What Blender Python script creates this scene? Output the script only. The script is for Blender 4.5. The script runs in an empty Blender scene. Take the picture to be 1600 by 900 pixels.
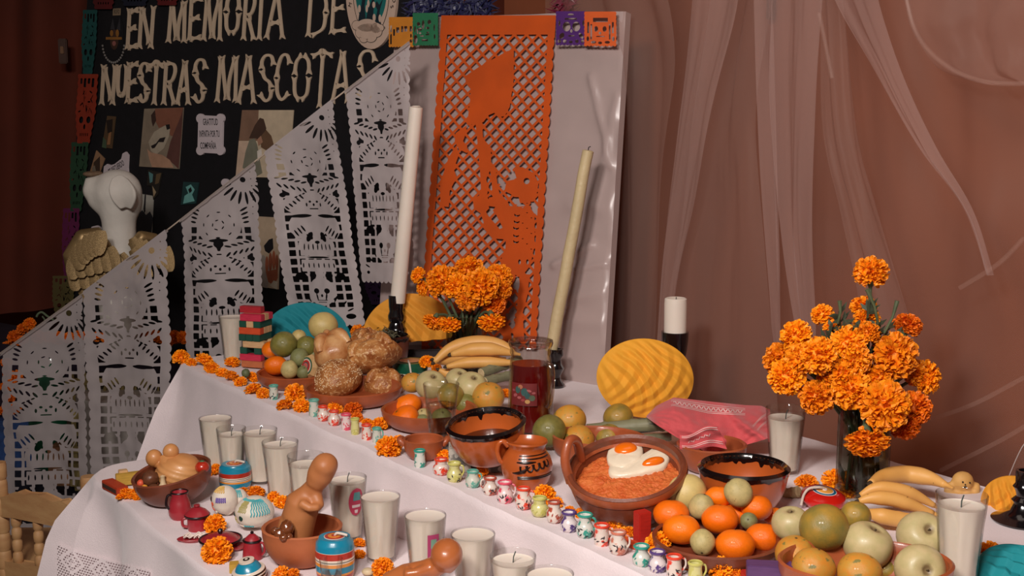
import bpy, bmesh, math, random
import numpy as np
from mathutils import Vector, Matrix, Euler
random.seed(7)
C = bpy.context.scene.collection
SC = bpy.context.scene
PI = math.pi

# ------------------------------------------------------------------ camera, world, lights, exposure
CAMZ, TH, FOC = 1.45, math.radians(8.0), 1900.0
cs, sn = math.cos(TH), math.sin(TH)
cam = bpy.data.cameras.new('camera'); cam.sensor_width = 36; cam.lens = FOC / 1600 * 36
cam.clip_start = .05
co = bpy.data.objects.new('camera', cam); C.objects.link(co)
co.location = (0, 0, CAMZ); co.rotation_euler = (PI / 2 - TH, 0, 0)
SC.camera = co
w = bpy.data.worlds.new('world'); SC.world = w; w.use_nodes = True
w.node_tree.nodes['Background'].inputs[0].default_value = (1.0, .78, .66, 1)
w.node_tree.nodes['Background'].inputs[1].default_value = .07
SC.view_settings.view_transform = 'Standard'; SC.view_settings.look = 'None'
SC.view_settings.gamma = 1; SC.view_settings.use_curve_mapping = False
SC.view_settings.exposure = 0.0

def area(name, loc, target, size, power, col, sy=None):
    l = bpy.data.lights.new(name, 'AREA'); l.energy = power; l.color = col; l.size = size
    if sy: l.shape = 'RECTANGLE'; l.size_y = sy
    o = bpy.data.objects.new(name, l); C.objects.link(o); o.location = loc
    o.rotation_euler = (Vector(target) - Vector(loc)).to_track_quat('-Z', 'Y').to_euler()
    return o
area('key_light', (-.75, .15, 2.35), (.1, 2.2, .8), .30, 41, (1.0, .92, .87))
area('second_lamp', (-.25, -.1, 2.45), (.3, 2.0, .8), .30, 30, (1.0, .92, .87))
area('hall_light', (.3, 1.9, 3.7), (.1, 2.3, .8), 1.6, 5, (1.0, .84, .74), 1.0)

ZU, ZL = .825, .695                      # heights of the two altar steps
AO = Vector((.17, 1.61, 0)); AA = Vector((-.577, .817, 0)).normalized(); AN = Vector((.817, .577, 0))

def ray(u, v):
    x = (u - 800) / FOC; y = (450 - v) / FOC
    return Vector((x, cs + y * sn, -sn + y * cs))
def pt(u, v, z):
    d = ray(u, v); t = (z - CAMZ) / d.z
    return Vector((0, 0, CAMZ)) + d * t
def pty(u, v, Y):
    d = ray(u, v); return Vector((0, 0, CAMZ)) + d * (Y / d.y)
def ptplane(u, v, p0, n):
    d = ray(u, v); o = Vector((0, 0, CAMZ)); t = (Vector(p0) - o).dot(n) / d.dot(n)
    return o + d * t
def dep(p): return p.y * cs + (CAMZ - p.z) * sn
def px(p): return dep(p) / FOC           # metres per pixel at p
def proj(p):
    D = dep(p); return (800 + FOC * p.x / D, 450 - FOC * (p.y * sn + (p.z - CAMZ) * cs) / D)
def zat(p, v):                           # height above p's foot that shows at image row v
    y = (450 - v) / FOC
    return CAMZ + p.y * (y * cs - sn) / (cs + y * sn)

# ------------------------------------------------------------------ helpers
def lin(c):
    return tuple(((x / 255) / 12.92 if x / 255 <= .04045 else ((x / 255 + .055) / 1.055) ** 2.4) for x in c)
MATS = {}
def M(name, col, rough=.55, var=.12, scale=30, bump=0., bscale=120, metal=0., coat=0., sss=0., col2=None, spots=None,
      stretch=None, objrand=0., sheen=0., alpha=None, trans=0., pole=None):
    """procedural principled material: noise between two tones, optional spots (col, scale, threshold) and bump"""
    if name in MATS: return MATS[name]
    m = bpy.data.materials.new(name); m.use_nodes = True; nt = m.node_tree; N, L = nt.nodes, nt.links
    b = N['Principled BSDF']; b.inputs['Roughness'].default_value = rough; b.inputs['Metallic'].default_value = metal
    if coat: b.inputs['Coat Weight'].default_value = coat; b.inputs['Coat Roughness'].default_value = .12
    if sss: b.inputs['Subsurface Weight'].default_value = sss; b.inputs['Subsurface Radius'].default_value = (.01, .006, .004)
    if sheen: b.inputs['Sheen Weight'].default_value = sheen
    if trans: b.inputs['Transmission Weight'].default_value = trans
    c = lin(col); tc = N.new('ShaderNodeTexCoord'); src = tc.outputs['Object']
    if stretch:
        mp = N.new('ShaderNodeMapping'); mp.inputs['Scale'].default_value = stretch; L.new(src, mp.inputs[0]); src = mp.outputs[0]
    nz = N.new('ShaderNodeTexNoise'); nz.inputs['Scale'].default_value = scale; nz.inputs['Detail'].default_value = 5
    L.new(src, nz.inputs['Vector'])
    rp = N.new('ShaderNodeValToRGB'); rp.color_ramp.elements[0].position = .32; rp.color_ramp.elements[1].position = .68
    c2 = lin(col2) if col2 else tuple(min(1, x * (1 + var)) for x in c)
    c1 = c if col2 else tuple(x * (1 - var) for x in c)
    rp.color_ramp.elements[0].color = (*c1, 1); rp.color_ramp.elements[1].color = (*c2, 1)
    L.new(nz.outputs['Fac'], rp.inputs[0]); out = rp.outputs[0]
    if spots:
        s = N.new('ShaderNodeTexNoise'); s.inputs['Scale'].default_value = spots[1]; s.inputs['Detail'].default_value = 3
        L.new(src, s.inputs['Vector'])
        r2 = N.new('ShaderNodeValToRGB'); r2.color_ramp.elements[0].position = spots[2]; r2.color_ramp.elements[1].position = spots[2] + .06
        r2.color_ramp.elements[0].color = (0, 0, 0, 1); r2.color_ramp.elements[1].color = (1, 1, 1, 1)
        L.new(s.outputs['Fac'], r2.inputs[0])
        mx = N.new('ShaderNodeMixRGB'); L.new(r2.outputs[0], mx.inputs[0]); L.new(out, mx.inputs[1])
        mx.inputs[2].default_value = (*lin(spots[0]), 1); out = mx.outputs[0]
    if pole:                              # natural stain round the stem and the calyx: (colour, radius, top only)
        sx = N.new('ShaderNodeSeparateXYZ'); L.new(tc.outputs['Object'], sx.inputs[0])
        cx_ = N.new('ShaderNodeCombineXYZ'); L.new(sx.outputs[0], cx_.inputs[0]); L.new(sx.outputs[1], cx_.inputs[1])
        ln = N.new('ShaderNodeVectorMath'); ln.operation = 'LENGTH'; L.new(cx_.outputs[0], ln.inputs[0])
        ad = N.new('ShaderNodeMath'); ad.operation = 'MULTIPLY_ADD'; ad.inputs[1].default_value = .35; L.new(nz.outputs['Fac'], ad.inputs[0]); L.new(ln.outputs['Value'], ad.inputs[2])
        mr_ = N.new('ShaderNodeMapRange'); mr_.inputs['From Min'].default_value = pole[1] * .5 + .16; mr_.inputs['From Max'].default_value = pole[1] + .20
        mr_.inputs['To Min'].default_value = .85; mr_.inputs['To Max'].default_value = 0; L.new(ad.outputs[0], mr_.inputs[0])
        mp_ = N.new('ShaderNodeMixRGB'); L.new(mr_.outputs[0], mp_.inputs[0]); L.new(out, mp_.inputs[1]); mp_.inputs[2].default_value = (*lin(pole[0]), 1); out = mp_.outputs[0]
    if objrand:
        oi = N.new('ShaderNodeObjectInfo'); hs = N.new('ShaderNodeHueSaturation'); mr = N.new('ShaderNodeMapRange')
        mr.inputs['To Min'].default_value = 1 - objrand; mr.inputs['To Max'].default_value = 1 + objrand
        L.new(oi.outputs['Random'], mr.inputs[0]); L.new(mr.outputs[0], hs.inputs['Value']); L.new(out, hs.inputs['Color']); out = hs.outputs[0]
        m2 = N.new('ShaderNodeMapRange'); m2.inputs['To Min'].default_value = .5 - objrand * .05; m2.inputs['To Max'].default_value = .5 + objrand * .05
        L.new(oi.outputs['Random'], m2.inputs[0]); L.new(m2.outputs[0], hs.inputs['Hue'])
    L.new(out, b.inputs['Base Color'])
    if bump:
        n2 = N.new('ShaderNodeTexNoise'); n2.inputs['Scale'].default_value = bscale; n2.inputs['Detail'].default_value = 4
        L.new(src, n2.inputs['Vector'])
        bp = N.new('ShaderNodeBump'); bp.inputs['Strength'].default_value = bump; bp.inputs['Distance'].default_value = .004
        L.new(n2.outputs['Fac'], bp.inputs['Height']); L.new(bp.outputs[0], b.inputs['Normal'])
    if alpha is not None: b.inputs['Alpha'].default_value = alpha
    m['out'] = out.node.name
    MATS[name] = m; return m

def sheer(name, col, dens, rough=.5, transl=.5, fold=0., gloss=.0):
    """thin see-through cloth or film: a diffuse + translucent weave over plain transparency"""
    if name in MATS: return MATS[name]
    m = bpy.data.materials.new(name); m.use_nodes = True; nt = m.node_tree; N, L = nt.nodes, nt.links
    N.remove(N['Principled BSDF']); o = N['Material Output']
    df = N.new('ShaderNodeBsdfDiffuse'); tl = N.new('ShaderNodeBsdfTranslucent'); tr = N.new('ShaderNodeBsdfTransparent')
    df.inputs[0].default_value = tl.inputs[0].default_value = (*lin(col), 1)
    m1 = N.new('ShaderNodeMixShader'); m1.inputs[0].default_value = transl; L.new(df.outputs[0], m1.inputs[1]); L.new(tl.outputs[0], m1.inputs[2])
    last = m1.outputs[0]
    if gloss:
        g = N.new('ShaderNodeBsdfGlossy'); g.inputs['Roughness'].default_value = rough; g.inputs[0].default_value = (.9, .85, .8, 1)
        mg = N.new('ShaderNodeMixShader'); mg.inputs[0].default_value = gloss; L.new(last, mg.inputs[1]); L.new(g.outputs[0], mg.inputs[2]); last = mg.outputs[0]
    m2 = N.new('ShaderNodeMixShader'); L.new(tr.outputs[0], m2.inputs[1]); L.new(last, m2.inputs[2])
    # a weave looks denser where it turns edge-on to the viewer
    lw = N.new('ShaderNodeLayerWeight'); lw.inputs[0].default_value = .45
    mr = N.new('ShaderNodeMapRange'); mr.inputs['To Min'].default_value = dens; mr.inputs['To Max'].default_value = min(1, dens + fold)
    L.new(lw.outputs['Facing'], mr.inputs[0]); L.new(mr.outputs[0], m2.inputs[0])
    L.new(m2.outputs[0], o.inputs[0]); MATS[name] = m; return m

def glassmat(name, tint=(1, 1, 1), refl=1.45, rough=.02, base=.04):
    """thin-walled clear glass: Fresnel reflection over tinted transparency"""
    if name in MATS: return MATS[name]
    m = bpy.data.materials.new(name); m.use_nodes = True; nt = m.node_tree; N, L = nt.nodes, nt.links
    N.remove(N['Principled BSDF']); o = N['Material Output']
    tr = N.new('ShaderNodeBsdfTransparent'); le = N.new('ShaderNodeLayerWeight'); le.inputs[0].default_value = .5
    pe = N.new('ShaderNodeMath'); pe.operation = 'POWER'; pe.inputs[1].default_value = 3.; L.new(le.outputs['Facing'], pe.inputs[0])
    te = N.new('ShaderNodeMixRGB'); te.inputs[1].default_value = (*tint, 1); te.inputs[2].default_value = (*[x * .42 for x in tint], 1); L.new(pe.outputs[0], te.inputs[0]); L.new(te.outputs[0], tr.inputs[0])
    g = N.new('ShaderNodeBsdfGlossy'); g.inputs['Roughness'].default_value = rough; g.inputs[0].default_value = (.95, .93, .9, 1)
    # Schlick reflectance from the facing angle, the same on both faces of the wall
    lw = N.new('ShaderNodeLayerWeight'); lw.inputs[0].default_value = .5
    pw = N.new('ShaderNodeMath'); pw.operation = 'POWER'; pw.inputs[1].default_value = 4.; L.new(lw.outputs['Facing'], pw.inputs[0])
    ma = N.new('ShaderNodeMath'); ma.operation = 'MULTIPLY_ADD'; ma.inputs[1].default_value = .55; ma.inputs[2].default_value = base; L.new(pw.outputs[0], ma.inputs[0])
    mx = N.new('ShaderNodeMixShader'); L.new(ma.outputs[0], mx.inputs[0]); L.new(tr.outputs[0], mx.inputs[1]); L.new(g.outputs[0], mx.inputs[2])
    L.new(mx.outputs[0], o.inputs[0]); MATS[name] = m; return m

def tag(o, label=None, cat=None, group=None, kind=None):
    if label: o['label'] = label
    if cat: o['category'] = cat
    if group: o['group'] = group
    if kind: o['kind'] = kind
    return o
def thing(name, label, cat, loc=(0, 0, 0), rz=0., group=None, rot=None, scale=1.):
    o = bpy.data.objects.new(name, None); C.objects.link(o); o.empty_display_size = .02
    o.location = loc; o.rotation_euler = rot if rot else (0, 0, rz); o.scale = (scale,) * 3
    return tag(o, label, cat, group)
KIDS = {}
def dup(root, loc=None, rz=None, label=None, group=None, rot=None, scale=None, mats=None):
    def cp(o, par):
        c = o.copy(); C.objects.link(c); c.parent = par
        if par is not None: KIDS.setdefault(par.name, []).append(c)
        for ch in KIDS.get(o.name, []): cp(ch, c)
        return c
    r = cp(root, None)
    if loc is not None: r.location = loc
    if rz is not None: r.rotation_euler = (0, 0, rz)
    if rot is not None: r.rotation_euler = rot
    if scale is not None: r.scale = scale if hasattr(scale, '__len__') else (scale,) * 3
    if label: r['label'] = label
    if group: r['group'] = group
    return r

class MB:
    """collects shapes and links them as one mesh object"""
    def __init__(s): s.v = []; s.f = []; s.mi = []; s.k = 0
    def mat(s, k): s.k = k; return s
    def add(s, vs, fs, T=None):
        n = len(s.v)
        for p in vs:
            p = Vector(p); s.v.append(tuple(T @ p) if T is not None else tuple(p))
        for f in fs: s.f.append(tuple(n + i for i in f)); s.mi.append(s.k)
        return s
    def box(s, a, b, T=None):
        (x0, y0, z0), (x1, y1, z1) = a, b
        vs = [(x, y, z) for z in (z0, z1) for y in (y0, y1) for x in (x0, x1)]
        return s.add(vs, [(0, 2, 3, 1), (4, 5, 7, 6), (0, 1, 5, 4), (2, 6, 7, 3), (0, 4, 6, 2), (1, 3, 7, 5)], T)
    def cbox(s, c, d, T=None, bev=0.):
        """box by centre and size with chamfered edges"""
        cx, cy, cz = c; hx, hy, hz = d[0] / 2, d[1] / 2, d[2] / 2
        if not bev: return s.box((cx - hx, cy - hy, cz - hz), (cx + hx, cy + hy, cz + hz), T)
        bm = bmesh.new(); bmesh.ops.create_cube(bm, size=1)
        for v in bm.verts: v.co = Vector((cx + v.co.x * 2 * hx, cy + v.co.y * 2 * hy, cz + v.co.z * 2 * hz))
        bmesh.ops.bevel(bm, geom=list(bm.edges), offset=bev, segments=2, affect='EDGES')
        bm.verts.ensure_lookup_table(); s.add([v.co for v in bm.verts], [[v.index for v in f.verts] for f in bm.faces], T); bm.free(); return s
    def lathe(s, prof, seg=40, T=None, fn=None, closed=False, sx=1., sy=1.):
        vs = []; fs = []; n = len(prof)
        for i in range(seg):
            a = 2 * PI * i / seg
            for (r, z) in prof:
                rr, zz = (fn(a, r, z) if fn else (r, z)); vs.append((rr * math.cos(a) * sx, rr * math.sin(a) * sy, zz))
        for i in range(seg):
            j = (i + 1) % seg
            for k in range(n if closed else n - 1):
                q = (k + 1) % n; fs.append((i * n + k, j * n + k, j * n + q, i * n + q))
        s.add(vs, fs, T); b = len(s.v) - len(vs)
        if not closed:
            for k, fl in ((0, True), (n - 1, False)):
                if prof[k][0] > 1e-6:
                    lp = [b + i * n + k for i in range(seg)]
                    s.f.append(tuple(reversed(lp)) if fl else tuple(lp)); s.mi.append(s.k)
        return s
    def open_lathe(s, prof, seg=40, T=None, fn=None, sx=1., sy=1.):
        return s.lathe(prof, seg, T, fn, True, sx, sy)
    def tube(s, path, rad, seg=8, T=None, caps=True):
        P = [Vector(p) for p in path]; n = len(P); vs = []; fs = []
        if not hasattr(rad, '__len__'): rad = [rad] * n
        prev = None
        for i, p in enumerate(P):
            t = (P[min(i + 1, n - 1)] - P[max(i - 1, 0)]).normalized()
            if prev is None:
                up = Vector((0, 0, 1)) if abs(t.z) < .9 else Vector((1, 0, 0)); a = t.cross(up).normalized()
            else: a = (prev - t * prev.dot(t)).normalized()
            prev = a; b = t.cross(a)
            for k in range(seg):
                q = 2 * PI * k / seg; vs.append(p + (a * math.cos(q) + b * math.sin(q)) * rad[i])
        for i in range(n - 1):
            for k in range(seg):
                l = (k + 1) % seg; fs.append((i * seg + k, i * seg + l, (i + 1) * seg + l, (i + 1) * seg + k))
        if caps: fs.append(tuple(reversed(range(seg)))); fs.append(tuple((n - 1) * seg + k for k in range(seg)))
        return s.add(vs, fs, T)
    def ball(s, c, r, seg=20, rings=12, T=None, fn=None):
        c = Vector(c); r = Vector(r) if hasattr(r, '__len__') else Vector((r, r, r)); vs = [(c.x, c.y, c.z - r.z)]; fs = []
        def q(d):
            k = fn(d) if fn else 1.
            return c + Vector((d.x * r.x, d.y * r.y, d.z * r.z)) * k
        vs = [q(Vector((0, 0, -1)))]
        for i in range(1, rings):
            ph = -PI / 2 + PI * i / rings
            for k in range(seg):
                a = 2 * PI * k / seg; vs.append(q(Vector((math.cos(ph) * math.cos(a), math.cos(ph) * math.sin(a), math.sin(ph)))))
        vs.append(q(Vector((0, 0, 1)))); top = len(vs) - 1
        for k in range(seg):
            l = (k + 1) % seg; fs.append((0, 1 + l, 1 + k)); b = 1 + (rings - 2) * seg; fs.append((top, b + k, b + l))
            for i in range(rings - 2):
                a0 = 1 + i * seg; fs.append((a0 + k, a0 + l, a0 + seg + l, a0 + seg + k))
        return s.add(vs, fs, T)
    def prism(s, poly, z0, z1, T=None):
        n = len(poly)
        ar = sum(poly[i][0] * poly[(i + 1) % n][1] - poly[(i + 1) % n][0] * poly[i][1] for i in range(n))
        if ar < 0: poly = poly[::-1]
        vs = [(x, y, z0) for x, y in poly] + [(x, y, z1) for x, y in poly]
        fs = [tuple(reversed(range(n))), tuple(range(n, 2 * n))] + [(i, (i + 1) % n, n + (i + 1) % n, n + i) for i in range(n)]
        return s.add(vs, fs, T)
    def grid(s, fn, nu, nv, T=None, closeu=False):
        vs = [fn(i / nu, j / nv) for j in range(nv + 1) for i in range(nu if closeu else nu + 1)]
        w_ = nu if closeu else nu + 1
        fs = [(j * w_ + i, j * w_ + (i + 1) % w_, (j + 1) * w_ + (i + 1) % w_, (j + 1) * w_ + i) for j in range(nv) for i in range(nu)]
        return s.add(vs, fs, T)
    def data(s, name, mats, smooth=True):
        me = bpy.data.meshes.new(name); me.from_pydata(s.v, [], s.f)
        for m in (mats if isinstance(mats, (list, tuple)) else [mats]): me.materials.append(m)
        if any(s.mi): me.polygons.foreach_set('material_index', s.mi)
        if smooth:
            me.polygons.foreach_set('use_smooth', [True] * len(me.polygons))
            try: me.set_sharp_from_angle(angle=math.radians(42 if smooth is True else smooth))
            except Exception: pass
        me.update(); return me
    def build(s, name, mats, parent=None, smooth=True, loc=None, rot=None, scale=None, recenter=False):
        if recenter:
            xs = np.array(s.v); c0 = Vector(((xs[:, 0].min() + xs[:, 0].max()) / 2, (xs[:, 1].min() + xs[:, 1].max()) / 2, xs[:, 2].min()))
            s.v = [tuple(Vector(p) - c0) for p in s.v]; loc = c0
        return link(name, s.data(name, mats, smooth), parent, loc, rot, scale)
def link(name, me, parent=None, loc=None, rot=None, scale=None):
    o = bpy.data.objects.new(name, me); C.objects.link(o)
    if parent is not None: o.parent = parent; KIDS.setdefault(parent.name, []).append(o)
    if loc is not None: o.location = loc
    if rot is not None: o.rotation_euler = rot
    if scale is not None: o.scale = scale if hasattr(scale, '__len__') else (scale,) * 3
    return o
def TR(loc=(0, 0, 0), rot=(0, 0, 0), sc=(1, 1, 1)):
    return Matrix.LocRotScale(Vector(loc), Euler(rot), Vector(sc) if hasattr(sc, '__len__') else Vector((sc,) * 3))
def frame(o, x, z):
    """matrix with origin o, local x along x, local z along z"""
    x = Vector(x).normalized(); z = Vector(z); z = (z - x * z.dot(x)).normalized(); y = z.cross(x)
    m = Matrix((x, y, z)).transposed().to_4x4(); m.translation = Vector(o); return m
from mathutils import noise as mn
def nz(p, s=1.): return mn.noise(Vector(p) * s)
def bez(P, n):
    """Catmull-Rom through the points"""
    P = [Vector(p) for p in P]; Q = [P[0] * 2 - P[1]] + P + [P[-1] * 2 - P[-2]]; out = []
    for i in range(len(P) - 1):
        a, b, c, d = Q[i:i + 4]
        for k in range(n):
            t = k / n; out.append(.5 * ((2 * b) + (c - a) * t + (2 * a - 5 * b + 4 * c - d) * t * t + (3 * b - a - 3 * c + d) * t ** 3))
    return out + [P[-1]]

# cut-paper sheets: marching squares over a signed field (positive = paper)
def sd_ell(X, Y, cx, cy, rx, ry, a=0.):
    c_, s_ = math.cos(a), math.sin(a); x = (X - cx) * c_ + (Y - cy) * s_; y = -(X - cx) * s_ + (Y - cy) * c_
    return (1 - np.sqrt((x / rx) ** 2 + (y / ry) ** 2)) * min(rx, ry)     # >0 inside
def sd_box(X, Y, x0, y0, x1, y1):
    return np.minimum(np.minimum(X - x0, x1 - X), np.minimum(Y - y0, y1 - Y))
def sd_poly(X, Y, P):
    d = np.full(X.shape, 1e9); ins = np.zeros(X.shape, bool); n = len(P)
    for i in range(n):
        x0, y0 = P[i]; x1, y1 = P[(i + 1) % n]; ex, ey = x1 - x0, y1 - y0
        t = np.clip(((X - x0) * ex + (Y - y0) * ey) / (ex * ex + ey * ey + 1e-12), 0, 1)
        d = np.minimum(d, np.hypot(X - x0 - t * ex, Y - y0 - t * ey))
        c = (y0 > Y) != (y1 > Y)
        with np.errstate(divide='ignore', invalid='ignore'):
            ins ^= c & (X < (ex * (Y - y0) / (ey if ey else 1e-12) + x0))
    return np.where(ins, d, -d)
def cutpaper(F, W, H, nx, ny, fn, mb=None):
    mb = mb or MB(); xs = np.linspace(0, W, nx + 1); ys = np.linspace(0, H, ny + 1); X, Y = np.meshgrid(xs, ys)
    V = F(X, Y).copy(); V[0, :] = np.minimum(V[0, :], -1e-4); V[-1, :] = np.minimum(V[-1, :], -1e-4); V[:, 0] = np.minimum(V[:, 0], -1e-4); V[:, -1] = np.minimum(V[:, -1], -1e-4)
    S = V > 0; cnt = S[:-1, :-1].astype(int) + S[1:, :-1] + S[:-1, 1:] + S[1:, 1:]
    cache = {}; vs = []; fs = []
    def vid(key, x, y):
        k = cache.get(key)
        if k is None: k = cache[key] = len(vs); vs.append(fn(x, y))
        return k
    for j, i in zip(*np.nonzero(cnt)):
        cr = ((j, i), (j, i + 1), (j + 1, i + 1), (j + 1, i)); poly = []
        for k in range(4):
            a = cr[k]; b = cr[(k + 1) % 4]
            if S[a]: poly.append(vid(a, xs[a[1]], ys[a[0]]))
            if S[a] != S[b]:
                lo, hi = (a, b) if a < b else (b, a); t = V[lo] / (V[lo] - V[hi]); t = min(max(t, .02), .98)
                poly.append(vid((lo, hi), xs[lo[1]] + t * (xs[hi[1]] - xs[lo[1]]), ys[lo[0]] + t * (ys[hi[0]] - ys[lo[0]])))
        if len(poly) >= 3: fs.append(tuple(poly))
    mb.add(vs, fs); return mb
# ------------------------------------------------------------------ materials shared by many things
m_cloth = M('white_cotton', (232, 218, 220), .85, .04, 14, bump=.25, bscale=420, sheen=.3)
m_satin = M('white_satin', (178, 158, 154), .30, .05, 6, bump=.12, bscale=14)
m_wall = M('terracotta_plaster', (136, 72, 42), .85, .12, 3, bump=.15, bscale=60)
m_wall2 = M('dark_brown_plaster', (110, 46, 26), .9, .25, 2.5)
m_floor = M('dark_floor_tile', (60, 42, 38), .5, .2, 4)
m_black = M('black_felt', (14, 11, 16), .95, .3, 30)
m_organza = sheer('organza', (200, 164, 152), .18, .5, .45, fold=.22, gloss=.03)
m_organza2 = sheer('organza_double', (214, 182, 174), .29, .5, .4, fold=.10, gloss=.0)
m_flag = sheer('white_plastic_sheet', (190, 180, 180), .93, .35, .16, gloss=.05)
m_flagthin = sheer('white_film', (205, 192, 188), .72, .25, .2, gloss=.14)
m_orange_p = M('orange_tissue', (200, 78, 4), .8, .1, 9)
m_marigold = M('marigold_petal', (250, 138, 0), .6, .16, 4, col2=(255, 164, 6), objrand=.10, sss=.0)
m_green = M('marigold_stem', (84, 96, 66), .6, .25, 40)
m_leaf = M('marigold_leaf', (70, 78, 58), .6, .3, 40)
m_wax = M('white_wax', (232, 220, 206), .45, .04, 12, sss=.15)
m_glass = glassmat('clear_glass', (.97, .97, .96), 1.5)

def structure(o): o['kind'] = 'structure'; return o
def sp(s, n, z): return AO + AA * s + AN * n + Vector((0, 0, z))

# ------------------------------------------------------------------ the setting
structure(MB().box((-6, -2, -.05), (5, 9, 0)).build('floor', m_floor))
structure(MB().box((-6, -2, 4.2), (5, 9, 4.3)).build('ceiling', m_wall2))
def wall(name, a, b, mat, t=.08):
    d = (b - a).normalized(); nrm = Vector((-d.y, d.x, 0)); q = [a, b, b + nrm * t, a + nrm * t]
    return structure(MB().prism([(p.x, p.y) for p in q], 0, 4.2).build(name, mat))
wall('wall_right', sp(-1.9, 1.15, 0), sp(1.85, 1.15, 0), m_wall)
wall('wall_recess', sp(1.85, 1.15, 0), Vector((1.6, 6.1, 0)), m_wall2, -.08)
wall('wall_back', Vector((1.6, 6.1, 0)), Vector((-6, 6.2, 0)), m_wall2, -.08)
# brown drape over the far wall on the left, its lower edge above a dark gap
m_drape = M('rust_brown_drape', (92, 34, 15), .9, .15, 3)
def drape_fn(a, b):
    u = -220 + a * 380; v = -60 + b * 545 + 10 * math.sin(a * 4)
    p = pty(u, v, 5.15); p.y += .05 * math.sin(a * 23 + b) + .10 * b * math.sin(a * 9 + 1)
    return p
tag(MB().grid(drape_fn, 60, 20).build('wall_drape', m_drape), 'rust brown drape hanging on the far wall at the left', 'drape')
sw = thing('light_switch', 'small light switch plate on the brown wall at the far left', 'light switch', pty(99, 80, 5.02))
MB().cbox((0, 0, 0), (.036, .02, .10), bev=.004).build('switch_plate', M('switch_dark', (70, 40, 26), .5), sw)
MB().cbox((0, -.013, .004), (.014, .01, .03), bev=.002).build('switch_rocker', M('switch_rocker', (120, 84, 56), .5), sw)

# ------------------------------------------------------------------ draped cloths over the two altar steps
def draped(name, s0, s1, n0, n1, z, zb, rad, label, flare=.06, amp=.012, seed=0., corner=.3, rim=.004):
    """cloth over a box step: (s, n) rectangle with rounded corners, falling in folds"""
    B = []
    def arc(cs_, cn, a0):
        for k in range(9):
            a = a0 + PI / 2 * k / 8; B.append((cs_ + rad * math.cos(a), cn + rad * math.sin(a), math.cos(a), math.sin(a), 1 if 0 < k < 8 else .3))
    def edge(a, b, nx_, ny_, n):
        for k in range(1, n): t = k / n; B.append((a[0] + (b[0] - a[0]) * t, a[1] + (b[1] - a[1]) * t, nx_, ny_, 0))
    ns = 170
    arc(s1 - rad, n1 - rad, 0); edge((s1 - rad, n1), (s0 + rad, n1), 0, 1, ns)
    arc(s0 + rad, n1 - rad, PI / 2); edge((s0, n1 - rad), (s0, n0 + rad), -1, 0, 30)
    arc(s0 + rad, n0 + rad, PI); edge((s0 + rad, n0), (s1 - rad, n0), 0, -1, ns)
    arc(s1 - rad, n0 + rad, 1.5 * PI); edge((s1, n0 + rad), (s1, n1 - rad), 1, 0, 30)
    m = len(B); corns = [(s1, n1), (s0, n1), (s0, n0), (s1, n0)]
    mb = MB(); vs = []; H = z - zb
    drops = [-.02, 0, .0, .004, .012, .03, .06] + [.06 + (H - .06) * k / 14 for k in range(1, 15)]
    for r, d in enumerate(drops):
        for i, (s, n, a, b, c_) in enumerate(B):
            cd = min(math.hypot(s - p[0], n - p[1]) for p in corns); cw = math.exp(-(cd / .13) ** 2)
            l = s + n; fall = max(d, 0)
            if r == 0: o, zz = -.03, z + .001 * nz((s * 9, n * 9, seed))
            elif r == 1: o, zz = -.008, z + .0015
            elif r == 2: o, zz = 0, z + rim * (.4 + .6 * abs(nz((s * 14, n * 14, seed + 3))))
            else:
                g = min(1, fall / .12)
                o = .004 + fall * (flare + corner * cw) + g * (amp * math.sin(l * 21 + 2.5 * nz((s * 3, n * 3, seed))) + amp * 1.6 * nz((s * 6, n * 6, seed + fall * .8)))
                o += g * amp * 3 * cw * math.sin(math.atan2(b, a) * 9 + seed)
                zz = z - fall
            wv = .006 * nz((s * 7, n * 7, seed + 5)) if 0 < r else 0
            vs.append(sp(s + a * (o + wv), n + b * (o + wv), zz))
    fs = [(r * m + i, (r + 1) * m + i, (r + 1) * m + (i + 1) % m, r * m + (i + 1) % m) for r in range(len(drops) - 1) for i in range(m)]
    # flat top in rows so it can carry faint creases
    mb.add(vs, fs); mb.add([vs[i] for i in range(m)], [tuple(range(m))])
    return tag(mb.build(name, m_cloth), label, 'tablecloth')
up = draped('tablecloth', -1.3, 1.80, 0, .74, ZU, .02, .05, 'long white cotton cloth over the upper step of the altar', .035, .010, 1.3, .40, .006)
lo = draped('tablecloth', -1.3, 1.40, -.355, .02, ZL, .02, .10, 'white cotton cloth with lace hem over the lower front step', .05, .022, 4.1, .30, .003)
# lace band: a strip of net with cut eyelets, sewn on the lower cloth's hem at its left front corner
def lace_field(X, Y):
    f = sd_box(X, Y, .002, .002, .598, .118) + .004 * np.cos(X * 2 * PI / .03)
    hx = np.mod(X, .012) - .006; row = np.mod(Y + .006 * (np.floor(X / .012) % 2), .012) - .006
    dia = np.abs(np.mod(X, .12) - .06) + np.abs(Y - .055)
    keep = (np.abs(dia - .035) < .005) | (np.abs(dia - .012) < .004) | (Y > .106)
    hole = .0032 - np.hypot(hx, row)
    return np.where(keep, f, np.minimum(f, -hole))
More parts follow.
